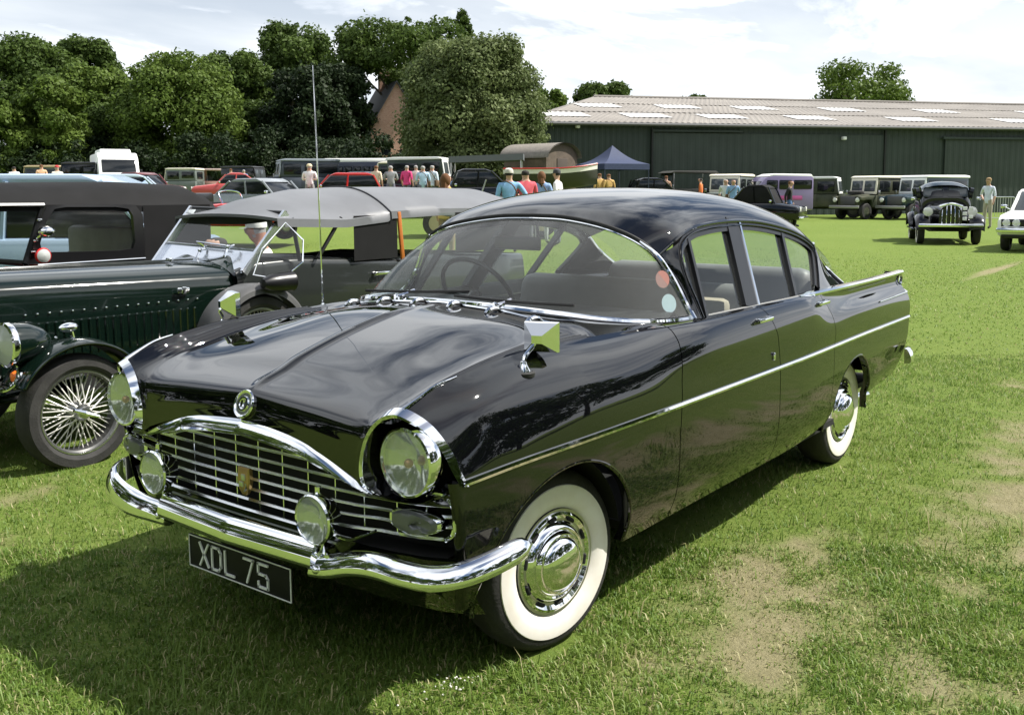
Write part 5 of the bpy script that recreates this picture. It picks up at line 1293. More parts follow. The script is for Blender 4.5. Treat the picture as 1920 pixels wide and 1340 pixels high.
# canvas top
def top_sec(x):
    zc_ = np.interp(x, [-4.7, -4.3, -3.2, -2.75, -2.3, -1.95, -1.70], [1.40, 1.50, 1.515, 1.515, 1.500, 1.44, 1.335])
    ze = np.interp(x, [-4.7, -4.3, -3.3, -2.76, -2.74, -2.3, -1.70], [1.28, 1.335, 1.345, 1.335, 1.315, 1.285, 1.310])
    sag = .018 * math.sin((x + 1.7) * 3.2)
    w = np.interp(x, [-4.7, -2.8, -1.7], [.50, .57, .57])
    return np.array([(x, cy + s * w * t, ze + (zc_ - ze) * (1 - abs(t) ** 2.2) + sag * (1 - t * t) * abs(t) * 1.5) for s, t in [(1, k) for k in np.linspace(-1, 1, 25)]])
P = np.array([top_sec(x) for x in np.linspace(-1.70, -4.7, 60)])
lipn = P[:, -1:] + np.array([0, .004, -.055]); lipf = P[:, :1] + np.array([0, -.004, -.055])
P2 = np.concatenate([lipf, P, lipn], 1); front = P2[:1] + np.array([.0, 0, -.020]); front[:, 1:-1] += [0, 0, 0]
P2 = np.concatenate([front, P2], 0)
MB().grid(P2).build('canvas_top', CANVAS, tour, ang=50)
MB().grid(P[:, 1:-1] - [0, 0, .02]).build('top_lining', CANVAS_B, tour)
MB().tube(np.array([top_sec(-2.75)[k] + [0, 0, .004] for k in range(25)] + [top_sec(-2.75)[24] + [0, .006, -.06]]), .007, 6).build('canvas_seam', TRIM, tour)
yn = cy + .545
for p, q, n_ in (((-1.84, yn, 1.31), (-1.90, yn, 1.02), 'hood_stick'), ((-2.28, yn, 1.30), (-2.06, yn, 1.03), 'hood_stick')): MB().tube([p, q], .014, 8).build(n_, TRIM, tour)
MB().grid(np.array([[(x, yn + .02, z) for z in (.99, 1.15, 1.31)] for x in (-2.38, -2.6, -2.82)])).build('side_curtain', CANVAS_B, tour)
MB().rbox((-2.855, yn + .022, 1.15), (.035, .02, .36), .006, rot=np.array(Euler((0, .10, 0)).to_matrix())).build('wooden_batten', WOODO, tour)
MB().grid(np.array([[(x, yn + .01, z) for z in (1.0, 1.31)] for x in (-2.89, -3.5)])).build('rear_side_window', GLASS, tour, fixn=False)
MB().grid(np.array([[(x, yn + .005, z) for z in (.99, 1.31)] for x in (-3.5, -4.5)])).build('side_curtain', CANVAS_B, tour)
hd = MB().rbox((-2.62, cy + .60, .89), (.16, .02, .025), .008); hd.tube([(-2.56, cy + .57, .89), (-2.56, cy + .61, .89)], .012, 8); hd.build('door_handle', CHROME, tour)
# wire wheels
def wire_wheel(name, x, y, z, r, par, spokes=True, far=False):
    t = MB().lathe([(r * .72, -.055), (r * .80, -.075), (r * .93, -.072), (r * .985, -.045), (r, 0), (r * .985, .045), (r * .93, .072), (r * .80, .075), (r * .72, .055)], 48, (x, y, z), 'y')
    w = t.build(name, TYRE, par)
    MB().lathe([(r * .73, .050), (r * .71, .056), (r * .66, .040), (r * .66, -.04), (r * .71, -.056), (r * .73, -.05)], 48, (x, y, z), 'y').build('rim', mat('wheel_rim_dark', (.10, .10, .10), .35, metal=.5), w)
    MB().lathe([(r * .735, .052), (r * .725, .060), (r * .705, .060), (r * .69, .050)], 48, (x, y, z), 'y').build('rim_edge', STEEL, w)
    if spokes:
        for k in range(48):
            a = k * 2 * PI / 48; da = (.30 if k % 2 else -.30) * (1 if k % 4 < 2 else .45); lay = .06 if k % 4 < 2 else -.02
            p = (x + math.cos(a) * r * .67, y - .005, z + math.sin(a) * r * .67); q = (x + math.cos(a + da) * .045, y + lay, z + math.sin(a + da) * .045)
            MB().tube([p, q], .0034, 4, cap=False).build('spoke', mat('wheel_silver', (.62, .61, .57), .35), w)
    MB().lathe([(.05, -.05), (.048, .05), (.042, .07), (.03, .085), (.001, .09)], 20, (x, y, z), 'y').build('hub', STEEL, w)
    if not far:
        k = MB(); 
        for a in (0.4, 0.4 + PI): k.tube([(x, y + .085, z), (x + math.cos(a) * .075, y + .10, z + math.sin(a) * .075)], [.014, .009], 6)
        k.build('knock_off_nut', CHROME, w)
    return w
wire_wheel('front_wheel', -.225, -2.585, .315, .315, tour)
wire_wheel('front_wheel', -.225, -3.92, .315, .315, tour, spokes=False, far=True)
wire_wheel('rear_wheel', -3.30, -2.60, .315, .315, tour, spokes=False); wire_wheel('rear_wheel', -3.30, -3.90, .315, .315, tour, spokes=False, far=True)
for cyw, nm in ((-2.585, 'front_wing'), (-3.92, 'front_wing')):
    a = np.linspace(math.radians(30), math.radians(172), 40)
    P = np.array([[(-.225 + math.cos(q) * (.402 - .02 * (k / 3.5 - 1) ** 2 * (1 + .2)), cyw + (k - 3.5) / 3.5 * .115, .315 + math.sin(q) * (.402 - .025 * (k / 3.5 - 1) ** 2)) for k in range(8)] for q in a])
    mb = MB().grid(P); mb.grid(P - np.array([0, 0, .012])); mb.tube(P[:, 0], .008, 6); mb.tube(P[:, -1], .008, 6); mb.tube(P[0], .008, 6)
    mb.build(nm, GREEN, tour)
wl = MB().ell((-.205, -2.585, .772), (.055, .032, .026)); wl.tube([(-.225, -2.585, .71), (-.215, -2.585, .76)], .012, 8); wl.build('wing_lamp', CHROME, tour)
for x, z in ((-.14, .715), (-.04, .68), (.03, .64)): MB().ell((x, -2.60, z + .008), (.010, .010, .008), 8, 6).build('wing_bolt', CHROME, tour)
# side-mounted spare wheel under a grey cover
wire_wheel('spare_wheel', -1.43, -2.60, .52, .33, tour)
a = np.linspace(math.radians(-20), math.radians(185), 40)
P = np.array([[(-1.43 + math.cos(q) * r * (1.04 if math.cos(q) < -.2 else 1), -2.60 + yk, .52 + math.sin(q) * r) for yk, r in ((-.10, .385), (.0, .392), (.06, .385), (.092, .36), (.098, .33))] for q in a])
MB().grid(P).build('spare_cover', mat('grey_cover', (.075, .075, .075), .45, var=.1), tour)
# horn-shaped scuttle lamp
sp = MB().lathe([(.001, .16), (.03, .15), (.052, .10), (.060, .02), (.062, -.06), (.066, -.075), (.058, -.085)], 24, (-1.56, -2.48, .915), 'x'); sl_ = sp.build('scuttle_lamp', TRIM, tour)
MB().lathe([(.058, -.080), (.03, -.092), (.001, -.096)], 20, (-1.56, -2.48, .915), 'x').build('lens', mat('yellow_lens', (.30, .27, .05), .15), sl_)
MB().tube([(-1.56, -2.52, .87), (-1.56, -2.72, .84)], .012, 8).build('lamp_stay', CHROME, sl_)
# head lamp, indicator, bar, front apron
hl = MB().lathe([(.001, -.20), (.04, -.195), (.08, -.15), (.104, -.08), (.112, .0), (.112, .02)], 32, (.09, -2.62, .715), 'x').build('headlight', GREEN, tour)
MB().lathe([(.113, .0), (.118, .012), (.116, .030), (.104, .036)], 32, (.09, -2.62, .715), 'x').build('lamp_rim', CHROME, hl)
MB().lathe([(.104, .034), (.06, .048), (.001, .054)], 28, (.09, -2.62, .715), 'x').build('lens', mat('lamp_lens_grey', (.45, .47, .45), .08, spec=.8), hl)
MB().tube([(.05, -2.62, .60), (.05, -2.66, .48), (.05, -2.9, .45)], .016, 8).build('lamp_stay', CHROME, hl)
il = MB().lathe([(.001, -.04), (.03, -.03), (.034, .0)], 20, (.10, -2.56, .555), 'x').build('indicator', CHROME, tour)
MB().lathe([(.033, .0), (.024, .018), (.001, .024)], 20, (.10, -2.56, .555), 'x').build('lens', mat('amber_lens', (.75, .16, .02), .15), il)
MB().tube(crv(np.array([(.17, -2.9, .50), (.17, -2.62, .49), (.155, -2.535, .50), (.12, -2.515, .54), (.10, -2.52, .60)]), 16), .010, 8).build('badge_bar', CHROME, tour)
MB().grid(np.array([[(x, y, .40 + .10 * (x + .2)) for x in (.55, .1, -.35)] for y in (-2.75, -3.75)])).build('front_apron', GREEN, tour)
MB().tube(crv(np.array([(-.4, -2.82, .44), (.15, -2.80, .40), (.55, -2.80, .36)]), 8), .028, 8).build('dumb_iron', GREEN, tour)
MAN, NAV = (-2.80, -4.25, -.46), (-2.40, -4.25, -.55)
for q in (MAN, NAV):
    st_ = thing('camp_stool', 'low folding camp stool under the ' + ('man in white' if q is MAN else 'figure in navy') + ' beyond the tourer', 'stool', (q[0], q[1], 0))
    MB().rbox((0, 0, q[2] + .80), (.38, .36, .04), .01).build('seat', CANVAS_B, st_)
    for sx in (1, -1):
        for sy in (1, -1): MB().tube([(sx * .16, sy * .15, 0), (-sx * .16, sy * .15, q[2] + .79)], .012, 6).build('leg', STEEL, st_)
person('man in white shirt and white cap seen through the green tourer windscreen', (MAN[0], MAN[1], MAN[2]), -PI / 2 - .9, 'sit', (.82, .80, .76), (.5, .47, .4), 'grey', 1.75, sleeve=(.82, .80, .76), hat=(.85, .84, .80), skin=SKINR, group=None)
person('figure in dark navy sitting beyond the man in the green tourer', (NAV[0], NAV[1], NAV[2]), -PI / 2 - .2, 'sit', (.03, .04, .075), (.03, .03, .04), 'dark', 1.72, sleeve=(.03, .04, .075), group=None)

# ================================================================== black soft-top behind the tourer
soft = thing('soft_top_car', 'black soft-top car with a deep canvas hood parked behind the green tourer bonnet', 'car', (-1.5, -5.3, 0)); WORLDLY.add(soft.name)
y0, yc = -4.60, -5.30
MAROON = mat('maroon_paint', (.12, .022, .018), .18, coat=.4)
def hood_sec(x):
    z = np.interp(x, [-2.62, -2.45, -1.9, -1.0, -.55], [1.46, 1.545, 1.570, 1.560, 1.535]); e = np.interp(x, [-2.62, -2.1, -.55], [1.34, 1.375, 1.41])
    return np.array([(x, yc + .70 * t, e + (z - e) * (1 - abs(t) ** 6)) for t in np.linspace(-1, 1, 21)])
P = np.array([hood_sec(x) for x in np.linspace(-.55, -2.62, 26)]); mb = MB().grid(np.concatenate([P[:, :1] - [0, 0, .05], P, P[:, -1:] - [0, 0, .05]], 1)); mb.build('canvas_top', CANVAS_B, soft)
MB().grid(np.array([[(x, y0 + .002 * j, z) for j, z in enumerate((.80, .95, 1.15, 1.38))] for x in np.interp(np.linspace(0, 1, 6), [0, 1], [-1.93, -2.55])])).build('hood_quarter', CANVAS_B, soft)
wo = np.array([(-1.10, 1.055), (-1.09, 1.12), (-1.14, 1.27), (-1.21, 1.365), (-1.30, 1.378), (-1.70, 1.372), (-1.80, 1.355), (-1.835, 1.30), (-1.845, 1.10), (-1.82, 1.045), (-1.7, 1.035), (-1.25, 1.048)])
wi = np.array([1, 1]) * ((wo - wo.mean(0)) * [.90, .87]) + wo.mean(0)
wo2 = np.array([(-1.00, .98), (-1.02, 1.12), (-1.08, 1.27), (-1.16, 1.385), (-1.30, 1.395), (-1.72, 1.39), (-1.86, 1.385), (-1.92, 1.31), (-1.93, 1.08), (-1.92, .98), (-1.7, .98), (-1.25, .98)])
v = [(x, y0 + .012, z) for x, z in wo2] + [(x, y0 + .016, z) for x, z in wo] + [(x, y0 - .02, z) for x, z in wo]; n = len(wo)
MB().add(v, [(i, (i + 1) % n, n + (i + 1) % n, n + i) for i in range(n)] + [(n + i, n + (i + 1) % n, 2 * n + (i + 1) % n, 2 * n + i) for i in range(n)]).build('door_frame', TRIM, soft)
MB().add([(x, y0 - .005, z) for x, z in wo], [tuple(range(n))]).build('side_window', GLASS, soft, fixn=False)
P = np.array([[(x, y0 + .02 * math.sin(t * PI) + .01, .99 - .55 * t) for t in np.linspace(0, 1, 8)] for x in np.linspace(-.98, -1.92, 10)])
MB().grid(panel(P, 1)).build('door', TRIM, soft)
MB().tube([(-1.0, y0 + .022, .965), (-1.92, y0 + .022, .965)], .006, 6).build('door_moulding', CHROME, soft)
mb = MB().rbox((-2.35, yc, .72), (.85, 1.40, .52), .10); mb.build('rear_body', TRIM, soft)
MB().rbox((-1.5, yc, .52), (1.2, 1.34, .30), .04).build('floor_pan', DARK, soft)
MB().rbox((-2.05, yc, .95), (.16, 1.15, .5), .05).build('seat_back', CLOTH, soft)
fr_ = [(-.98, y0, .98), (-1.13, y0, 1.39), (-1.10, 2 * yc - y0, 1.39), (-.95, 2 * yc - y0, .98)]
for i in range(4): MB().tube([fr_[i], fr_[(i + 1) % 4]], .022, 8).build('windscreen_frame', TRIM, soft)
MB().add(fr_, [(0, 1, 2, 3)]).build('windscreen', GLASS, soft, fixn=False)
st = MB(); st.tube([(-.55, y0 + .02, 1.40), (-1.13, y0 + .02, 1.395)], .016, 6); st.build('header_rail', TRIM, soft)
P = np.array([[(x, yc + .55 * math.sin(a), np.interp(x, [-.95, .6], [.985, .90]) - .20 * (1 - math.cos(a)) ** 1.2) for a in np.linspace(-1.45, 1.45, 20)] for x in np.linspace(-.95, .6, 8)])
MB().grid(P).build('bonnet', MAROON, soft)
P = np.array([[(x, y0 - .10 + .11 * math.sin(a), np.interp(x, [-1.0, -.4, .5], [.72, .86, .80]) + .11 * math.cos(a)) for a in np.linspace(-1.5, 2.2, 14)] for x in np.linspace(-1.02, .6, 12)])
MB().grid(P).build('front_wing', mat('dark_wing', (.02, .008, .008), .25, coat=.3), soft)
MB().rbox((-.3, yc, .62), (1.6, 1.1, .4), .05).build('engine_bay', DARK, soft)
rl = MB().lathe([(.001, -.04), (.04, -.03), (.055, -.01), (.058, .01), (.050, .018)], 20, (-1.06, y0 + .10, 1.035), 'y').build('side_lamp', mat('red_enamel', (.55, .02, .02), .25), soft)
MB().lathe([(.050, .016), (.03, .028), (.001, .032)], 20, (-1.06, y0 + .10, 1.035), 'y').build('lens', mat('lamp_lens_grey', (.45, .47, .45), .08), rl)
MB().rbox((-.84, y0 + .03, .93), (.02, .07, .07), .008).build('red_reflector', mat('red_enamel', (.55, .02, .02), .25), soft)
ml = MB().ell((-1.11, y0 + .075, 1.205), (.06, .05, .042), 16, 10); ml.tube([(-1.06, y0, 1.15), (-1.09, y0 + .06, 1.19)], .012, 8); ml.build('door_mirror', CHROME, soft)
for z in (1.29, 1.14, 1.06): MB().rbox((-1.03 - .06 * (z - 1.06) / .23, y0 + .025, z), (.035, .014, .016), .005).build('hinge', CHROME, soft)
for x in (.2, -2.35): wire_wheel('wheel', x, y0 - .08, .32, .32, soft, spokes=False)

# ================================================================== vehicles across the field
def paint(name, c, r=.25): return mat('paint_' + name, c, r, coat=.3, rvar=.06)
PANE = mat('dark_pane', (.010, .012, .014), .06, spec=.6)
PANE_L = mat('grey_pane', (.06, .07, .075), .06, spec=.6)
LAMPW = mat('pale_lamp', (.70, .70, .66), .12, spec=.8)
PV = {}
def car_wheel(par, x, y, r, w=.2, cap=STEEL, name='wheel'):
    o = MB().lathe([(r * .58, -w / 2), (r * .92, -w / 2), (r, -w * .3), (r, w * .3), (r * .92, w / 2), (r * .58, w / 2)], 24, (x, y, r), 'y').build(name, TYRE, par)
    s = 1 if y > 0 else -1
    MB().lathe([(r * .6, s * w * .40), (r * .52, s * w * .46), (r * .3, s * w * .36), (.001, s * w * .44)], 20, (x, y, r), 'y').build('rim', cap, o)
    return o
def put(t, px, d, psi, dz=0.0):
    x, y, z = tp(px, d); t.location = (x, y, z + dz); t.rotation_euler = (0, 0, face_dir(psi)); return t
def prism(prof, y0, y1, bev=.03):
    """side profile (x, z) swept across the width, edges rounded"""
    bm = bmesh.new(); n = len(prof)
    a = [bm.verts.new((x, y0, z)) for x, z in prof]; b = [bm.verts.new((x, y1, z)) for x, z in prof]
    bm.faces.new(a); bm.faces.new(b[::-1])
    for i in range(n): bm.faces.new((a[i], b[i], b[(i + 1) % n], a[(i + 1) % n]))
    bmesh.ops.recalc_face_normals(bm, faces=bm.faces[:])
    bmesh.ops.bevel(bm, geom=bm.edges[:], offset=bev, segments=2, profile=.5, affect='EDGES', clamp_overlap=True)
    bm.verts.index_update(); v = np.array([q.co[:] for q in bm.verts]); f = [[w.index for w in q.verts] for q in bm.faces]; bm.free(); return v, f
def four_by_four(label, body, roof, top='hard', L=3.75, group='old four-wheel drives along the hangar', canvas=None, spare=False, wmat=None):
    """slab-sided 4x4: upright screen, flat wings, boxy rear"""
    t = thing('four_wheel_drive', label, 'off-roader', group=group); W2 = .79
    x0, x1 = -L / 2, L / 2; sc = x1 - 1.35; fr = x1 - .28
    v, f = prism([(x0, .48), (x0, 1.16), (sc, 1.16), (sc + .02, 1.18), (fr, 1.10), (fr, .62), (sc - .1, .48)], -.55, .55, .03)
    MB().add(v, f).build('body', body, t)
    v, f = prism([(x0, .52), (x0, 1.14), (sc - .08, 1.14), (sc - .08, .52)], -W2, W2, .03); MB().add(v, f).build('tub', body, t)
    for s in (1, -1):
        v, f = prism([(sc - .02, .55), (sc - .02, 1.10), (x1 - .12, 1.05), (x1 - .12, .90), (x1 - .35, .86), (x1 - .52, .90), (x1 - .95, .90), (x1 - 1.02, .55)], s * .54, s * W2, .02)
        MB().add(v, f).build('front_wing', body, t)
        hl = MB().lathe([(.10, -.03), (.105, .02), (.09, .03), (.001, .045)], 16, (x1 - .12, s * .62, .90), 'x').build('headlight', LAMPW, t)
        for x in (x0 + .75, x1 - .66): car_wheel(t, x, s * .66, .37, .19, wmat or body)
    MB().rbox((fr + .02, 0, .86), (.05, .80, .40), .015).build('grille', mat('mesh_grey', (.10, .10, .10), .5, metal=.5), t)
    MB().rbox((x1 + .03, 0, .58), (.09, 1.62, .13), .02).build('bumper', mat('dull_silver', (.34, .34, .33), .4, metal=.6), t)
    # cab and windows
    z1 = 1.98 if top == 'hard' else 1.92
    rm = roof if top == 'hard' else canvas
    if top in ('hard', 'canvas'):
        v, f = prism([(x0, 1.16), (x0 + .03, z1 - .08), (sc - .17, z1 - .08), (sc - .03, 1.16)], -W2 + .06, W2 - .06, .02); MB().add(v, f).build('cab', rm if top == 'canvas' else body, t)
        v, f = prism([(x0 - .04, z1 - .10), (x0 - .02, z1), (x0 + .3, z1 + .035), (sc - .3, z1 + .03), (sc - .10, z1 - .02), (sc - .08, z1 - .08)], -W2 + .01, W2 - .01, .03); MB().add(v, f).build('roof', rm, t)
    else:
        for s in (1, -1):
            for x in (x0 + .1, sc - .12): MB().tube([(x, s * (W2 - .08), 1.14), (x, s * (W2 - .08), z1)], .02, 6).build('canopy_pole', STEEL, t)
        v, f = prism([(x0 - .05, z1 - .05), (x0 + .1, z1 + .06), (sc - .2, z1 + .08), (sc + .1, z1 - .03)], -W2, W2, .03); MB().add(v, f).build('canopy', canvas, t)
    ft = MB().rbox((sc - .055, 0, 1.52), (.05, 1.44, .74), .02, rot=np.array(Euler((0, -.15, 0)).to_matrix())).build('screen_frame', roof if top == 'hard' else body, t)
    for s in (1, -1):
        MB().rbox((sc - .045, s * .345, 1.53), (.06, .60, .52), .03, rot=np.array(Euler((0, -.15, 0)).to_matrix())).build('windscreen', PANE_L, t)
        if top == 'hard':
            MB().rbox((sc - .62, s * (W2 - .055), 1.52), (.80, .03, .50), .02).build('side_window', PANE, t)
            MB().rbox(((x0 + sc - 1.1) / 2, s * (W2 - .055), 1.54), (sc - 1.1 - x0 - .22, .03, .42), .02).build('side_window', PANE, t)
        MB().rbox((sc - .60, s * (W2 + .002), .84), (.84, .02, .58), .02).build('door', body, t)
        MB().rbox((sc + .02, s * (W2 + .10), 1.25), (.03, .12, .17), .015).build('mirror', STEEL, t)
    if top == 'hard': MB().rbox((x0 - .005, 0, 1.52), (.03, .9, .46), .02).build('rear_window', PANE, t)
    if spare: MB().lathe([(.001, -.05), (.2, -.06), (.36, -.08), (.37, .04), (.25, .08), (.001, .06)], 20, ((sc + fr) / 2, 0, 1.24), 'z').build('spare_wheel', TYRE, t)
    MB().rbox((0, 0, .50), (L - .5, 1.0, .16), .03).build('chassis', DARK, t)
    return t
GREYG = paint('grey_green', (.13, .15, .14), .45); DKGREEN = paint('deep_green', (.022, .040, .026), .4); SAND = paint('limestone', (.62, .58, .46), .5); CREAM = mat('cream_roof', (.76, .71, .58), .5); WROOF = mat('white_roof', (.82, .83, .80), .45)
CAMO = mat('camouflage_paint', (.030, .040, .020), .6, vscale=2.2, col2=(.085, .085, .05)); BLUE = paint('slate_blue', (.030, .055, .075), .35); RED = paint('red', (.50, .018, .016), .25); NAVY = paint('navy', (.012, .018, .04), .3)
LILAC = paint('lilac', (.20, .16, .30), .3); BLACKP = paint('gloss_black', (.005, .005, .006), .1)
FG = 'old four-wheel drives along the hangar'
put(four_by_four('black open army four-wheel drive under a dark canvas canopy left of the cream roofed one', mat('army_black', (.015, .017, .013), .5), BLACKP, top='open', canvas=mat('dark_canopy', (.035, .035, .03), .8)), 1265, 47.5, 165)
put(four_by_four('grey-green four-wheel drive with a cream roof, two visitors standing at its side', GREYG, CREAM), 1362, 47, 120)
put(four_by_four('camouflaged four-wheel drive with a white hard top, next right of the lilac van', CAMO, WROOF, L=4.1), 1546, 49, 25)
put(four_by_four('grey-green four-wheel drive with cream cab roof, divided screen and spare wheel on the bonnet', CAMO, CREAM, spare=True), 1628, 46.5, 146)
put(four_by_four('slate blue long four-wheel drive with a white roof, directly behind the black thirties car', BLUE, WROOF, L=4.3), 1728, 45.5, 152)
FL = 'vehicles parked below the trees'
put(four_by_four('small four-wheel drive with a cream roof and orange rear door far left of the mast', GREYG, CREAM, L=3.5, group=FL), 333, 66, 185)
put(four_by_four('blue-grey hard top four-wheel drive beside the man in white', paint('blue_grey', (.045, .055, .075), .4), mat('grey_roof', (.22, .25, .28), .5), L=4.2, group=FL), 553, 47, 158)
put(four_by_four('dark four-wheel drive with white window frames and roof behind the red haired woman', DKGREEN, WROOF, L=4.0, group=FL), 818, 43.5, 14)
put(four_by_four('tan roofed vehicle showing only its roof above the blue car at far left', DKGREEN, mat('tan_roof', (.55, .42, .25), .6), L=3.6, group=FL), 76, 58, 180)
put(four_by_four('black four-wheel drive with pale window pillars left of the white camper van', BLACKP, mat('black_roof', (.02, .02, .022), .4), L=3.8, group=FL), 149, 52, 175)
put(four_by_four('pinkish pick-up with pale screen frame right of the cream roofed vehicle', paint('faded_pink', (.48, .26, .22), .4), mat('pink_frame', (.62, .45, .38), .5), top='open', canvas=mat('pale_canopy', (.55, .42, .38), .7), L=3.4, group=FL), 397, 68, 170)

def road_car(name, label, cat, body, L=4.1, H=1.42, W2=.80, bz=.86, hood=1.15, tail=.75, roofm=None, wheelr=.31, soft=None, group=None, screen_rake=.38, rear_rake=.45, trim=CHROME, lamps=2):
    t = thing(name, label, cat, group=group); x0, x1 = -L / 2, L / 2; ws = x1 - hood; rs = x0 + tail
    prof = [(x0 + .03, .38), (x0, bz - .22), (x0 + .06, bz - .03), (rs, bz + .02), (ws, bz + .01), (x1 - .12, bz - .10), (x1, bz - .22), (x1 - .02, .38)]
    v, f = prism(prof, -W2, W2, .07); MB().add(v, f).build('body', body, t)
    rm = roofm or body
    v, f = prism([(rs - .12, bz - .02), (rs + rear_rake, H - .10), (ws - screen_rake - .05, H - .10), (ws + .05, bz - .02)], -W2 + .10, W2 - .10, .05); MB().add(v, f).build('cabin', PANE if soft is None else soft, t)
    v, f = prism([(rs + rear_rake - .10, H - .13), (rs + rear_rake + .2, H - .01), (ws - screen_rake - .25, H), (ws - screen_rake + .02, H - .12)], -W2 + .12, W2 - .12, .05); MB().add(v, f).build('roof', rm if soft is None else soft, t)
    for s in (1, -1):
        for p, q in (((ws + .04, bz), (ws - screen_rake, H - .09)), ((rs - .10, bz), (rs + rear_rake, H - .09)), (((ws + rs) / 2 + .05, bz), ((ws + rs) / 2 - .0, H - .09))):
            MB().tube([(p[0], s * (W2 - .085), p[1]), (q[0], s * (W2 - .115), q[1])], .035, 6).build('pillar', rm, t)
        for x in (x0 + .72, x1 - .72): car_wheel(t, x, s * (W2 - .12), wheelr, .18)
        MB().rbox((x1 - .01, s * (W2 - .22), bz - .20), (.05, .18, .16), .04).build('headlight', LAMPW, t)
        MB().rbox((x0 + .01, s * (W2 - .16), bz - .2), (.05, .14, .16), .03).build('tail_lamp', mat('tail_red', (.5, .02, .02), .2), t)
        MB().rbox((ws - .1, s * (W2 + .06), bz + .08), (.08, .12, .09), .02).build('door_mirror', trim, t)
    MB().rbox((x1 + .02, 0, .44), (.10, W2 * 1.9, .11), .04).build('bumper', trim, t); MB().rbox((x0 - .02, 0, .46), (.10, W2 * 1.9, .11), .04).build('bumper', trim, t)
    MB().rbox((x1 - .005, 0, bz - .22), (.04, W2 * 1.0, .15), .02).build('grille', mat('mesh_grey', (.10, .10, .10), .5, metal=.5), t)
    return t
put(road_car('hatchback', 'red two-box car with a pale roof edge right of the man in white', 'car', RED, L=3.2, H=1.42, hood=.85, tail=.2, bz=.85, rear_rake=.15, group=FL), 640, 37, 172)
put(road_car('saloon_car', 'small red saloon beyond the red open sports car', 'car', paint('light_red', (.50, .08, .08), .3), L=3.6, H=1.38, group=FL), 440, 46, 165)
put(road_car('saloon_car', 'silver blue saloon, its curved roof rising over the black soft-top', 'car', paint('ice_blue', (.32, .42, .55), .2), L=4.6, H=1.66, bz=.95, tail=.5, hood=1.2, group=None), 12, 11.2, 178)
put(road_car('saloon_car', 'pale blue car in front of the white camper van', 'car', paint('pale_blue', (.42, .52, .62), .2), L=4.3, H=1.48, group=FL), 222, 33, 165)
_cv = put(road_car('convertible', 'black open car with a raised black hood and silvery bonnet behind the saloon roof', 'car', BLACKP, L=3.0, H=1.60, W2=.68, bz=.95, hood=1.05, tail=.25, soft=CANVAS_B, screen_rake=.25, group=None), 1436, 34, 30); _cv.scale = (.84, .84, .97)
put(road_car('sports_car', 'grey car with a round black and silver nose beside the red sports car', 'car', paint('mid_grey', (.22, .24, .26), .25), L=4.0, H=1.36, group=FL), 500, 31, 25)
# red open sports car between the two canvas tops
t = thing('sports_car', 'bright red open sports car glimpsed between the two canvas tops', 'car', group=FL)
v, f = prism([(-1.8, .35), (-1.85, .70), (-1.0, .84), (-.35, .82), (.2, .86), (1.5, .80), (1.85, .62), (1.8, .35)], -.72, .72, .10); MB().add(v, f).build('body', RED, t)
MB().rbox((-.25, 0, .84), (.8, 1.05, .08), .03).build('cockpit', DARK, t); MB().rbox((-.55, 0, .92), (.14, 1.0, .34), .06).build('seats', TRIM, t)
MB().tube(crv(np.array([(.22, -.60, .84), (.10, -.52, 1.10), (.10, .52, 1.10), (.22, .60, .84)]), 20), .018, 6).build('windscreen_frame', CHROME, t); MB().grid(np.array([[(.22, y, .85), (.11, y * .88, 1.09)] for y in (-.58, .58)])).build('windscreen', CLEAR, t, fixn=False)
for s in (1, -1):
    MB().ell((1.45, s * .52, .70), (.28, .16, .18)).build('wing_pod', RED, t); MB().lathe([(.09, 0), (.06, .03), (.001, .04)], 16, (1.70, s * .52, .72), 'x').build('headlight', LAMPW, t)
    for x in (-1.15, 1.15): car_wheel(t, x, s * .66, .30, .17)
MB().rbox((1.87, 0, .45), (.08, 1.3, .10), .03).build('bumper', CHROME, t)
put(t, 425, 22.5, 8, .12)
# white camper van with side hung screens
def van(label, body, roof, px, d, psi, L=5.0, H=2.45, group=FL):
    t = thing('camper_van', label, 'van', group=group); x0, x1 = -L / 2, L / 2
    v, f = prism([(x0, .4), (x0, H - .15), (x0 + .2, H), (x1 - 1.2, H), (x1 - .75, H - .25), (x1 - .30, 1.25), (x1 - .05, 1.05), (x1, .4)], -.97, .97, .08); MB().add(v, f).build('body', body, t)
    MB().rbox((x1 - .55, 0, H - .68), (.06, 1.62, .72), .04, rot=np.array(Euler((0, -.45, 0)).to_matrix())).build('windscreen', PANE, t)
    for s in (1, -1):
        for xa, wd in ((x1 - 1.35, .7), (x1 - 2.4, 1.0), (x1 - 3.7, 1.1)): MB().rbox((xa, s * .965, H - .75), (wd, .03, .55), .03).build('side_window', PANE, t)
        MB().rbox((x1 - .01, s * .70, .92), (.05, .28, .2), .04).build('headlight', LAMPW, t); MB().rbox((x1 - .75, s * 1.08, 1.45), (.08, .16, .3), .03).build('door_mirror', TRIM, t)
        for x in (x0 + 1.0, x1 - .9): car_wheel(t, x, s * .86, .34, .22)
    MB().rbox((x1 - .02, 0, .9), (.04, .95, .2), .02).build('grille', TRIM, t); MB().rbox((x1, 0, .48), (.12, 1.9, .22), .05).build('bumper', mat('grey_plastic', (.12, .12, .12), .6), t)
    v, f = prism([(x0 + .5, H - .02), (x0 + .7, H + .22), (x1 - 1.9, H + .22), (x1 - 1.4, H - .02)], -.75, .75, .06); MB().add(v, f).build('roof_pod', roof, t)
    return put(t, px, d, psi)
van('white high roofed camper van standing before the dark trees at left', WHITE, WROOF, 222, 52, 62)
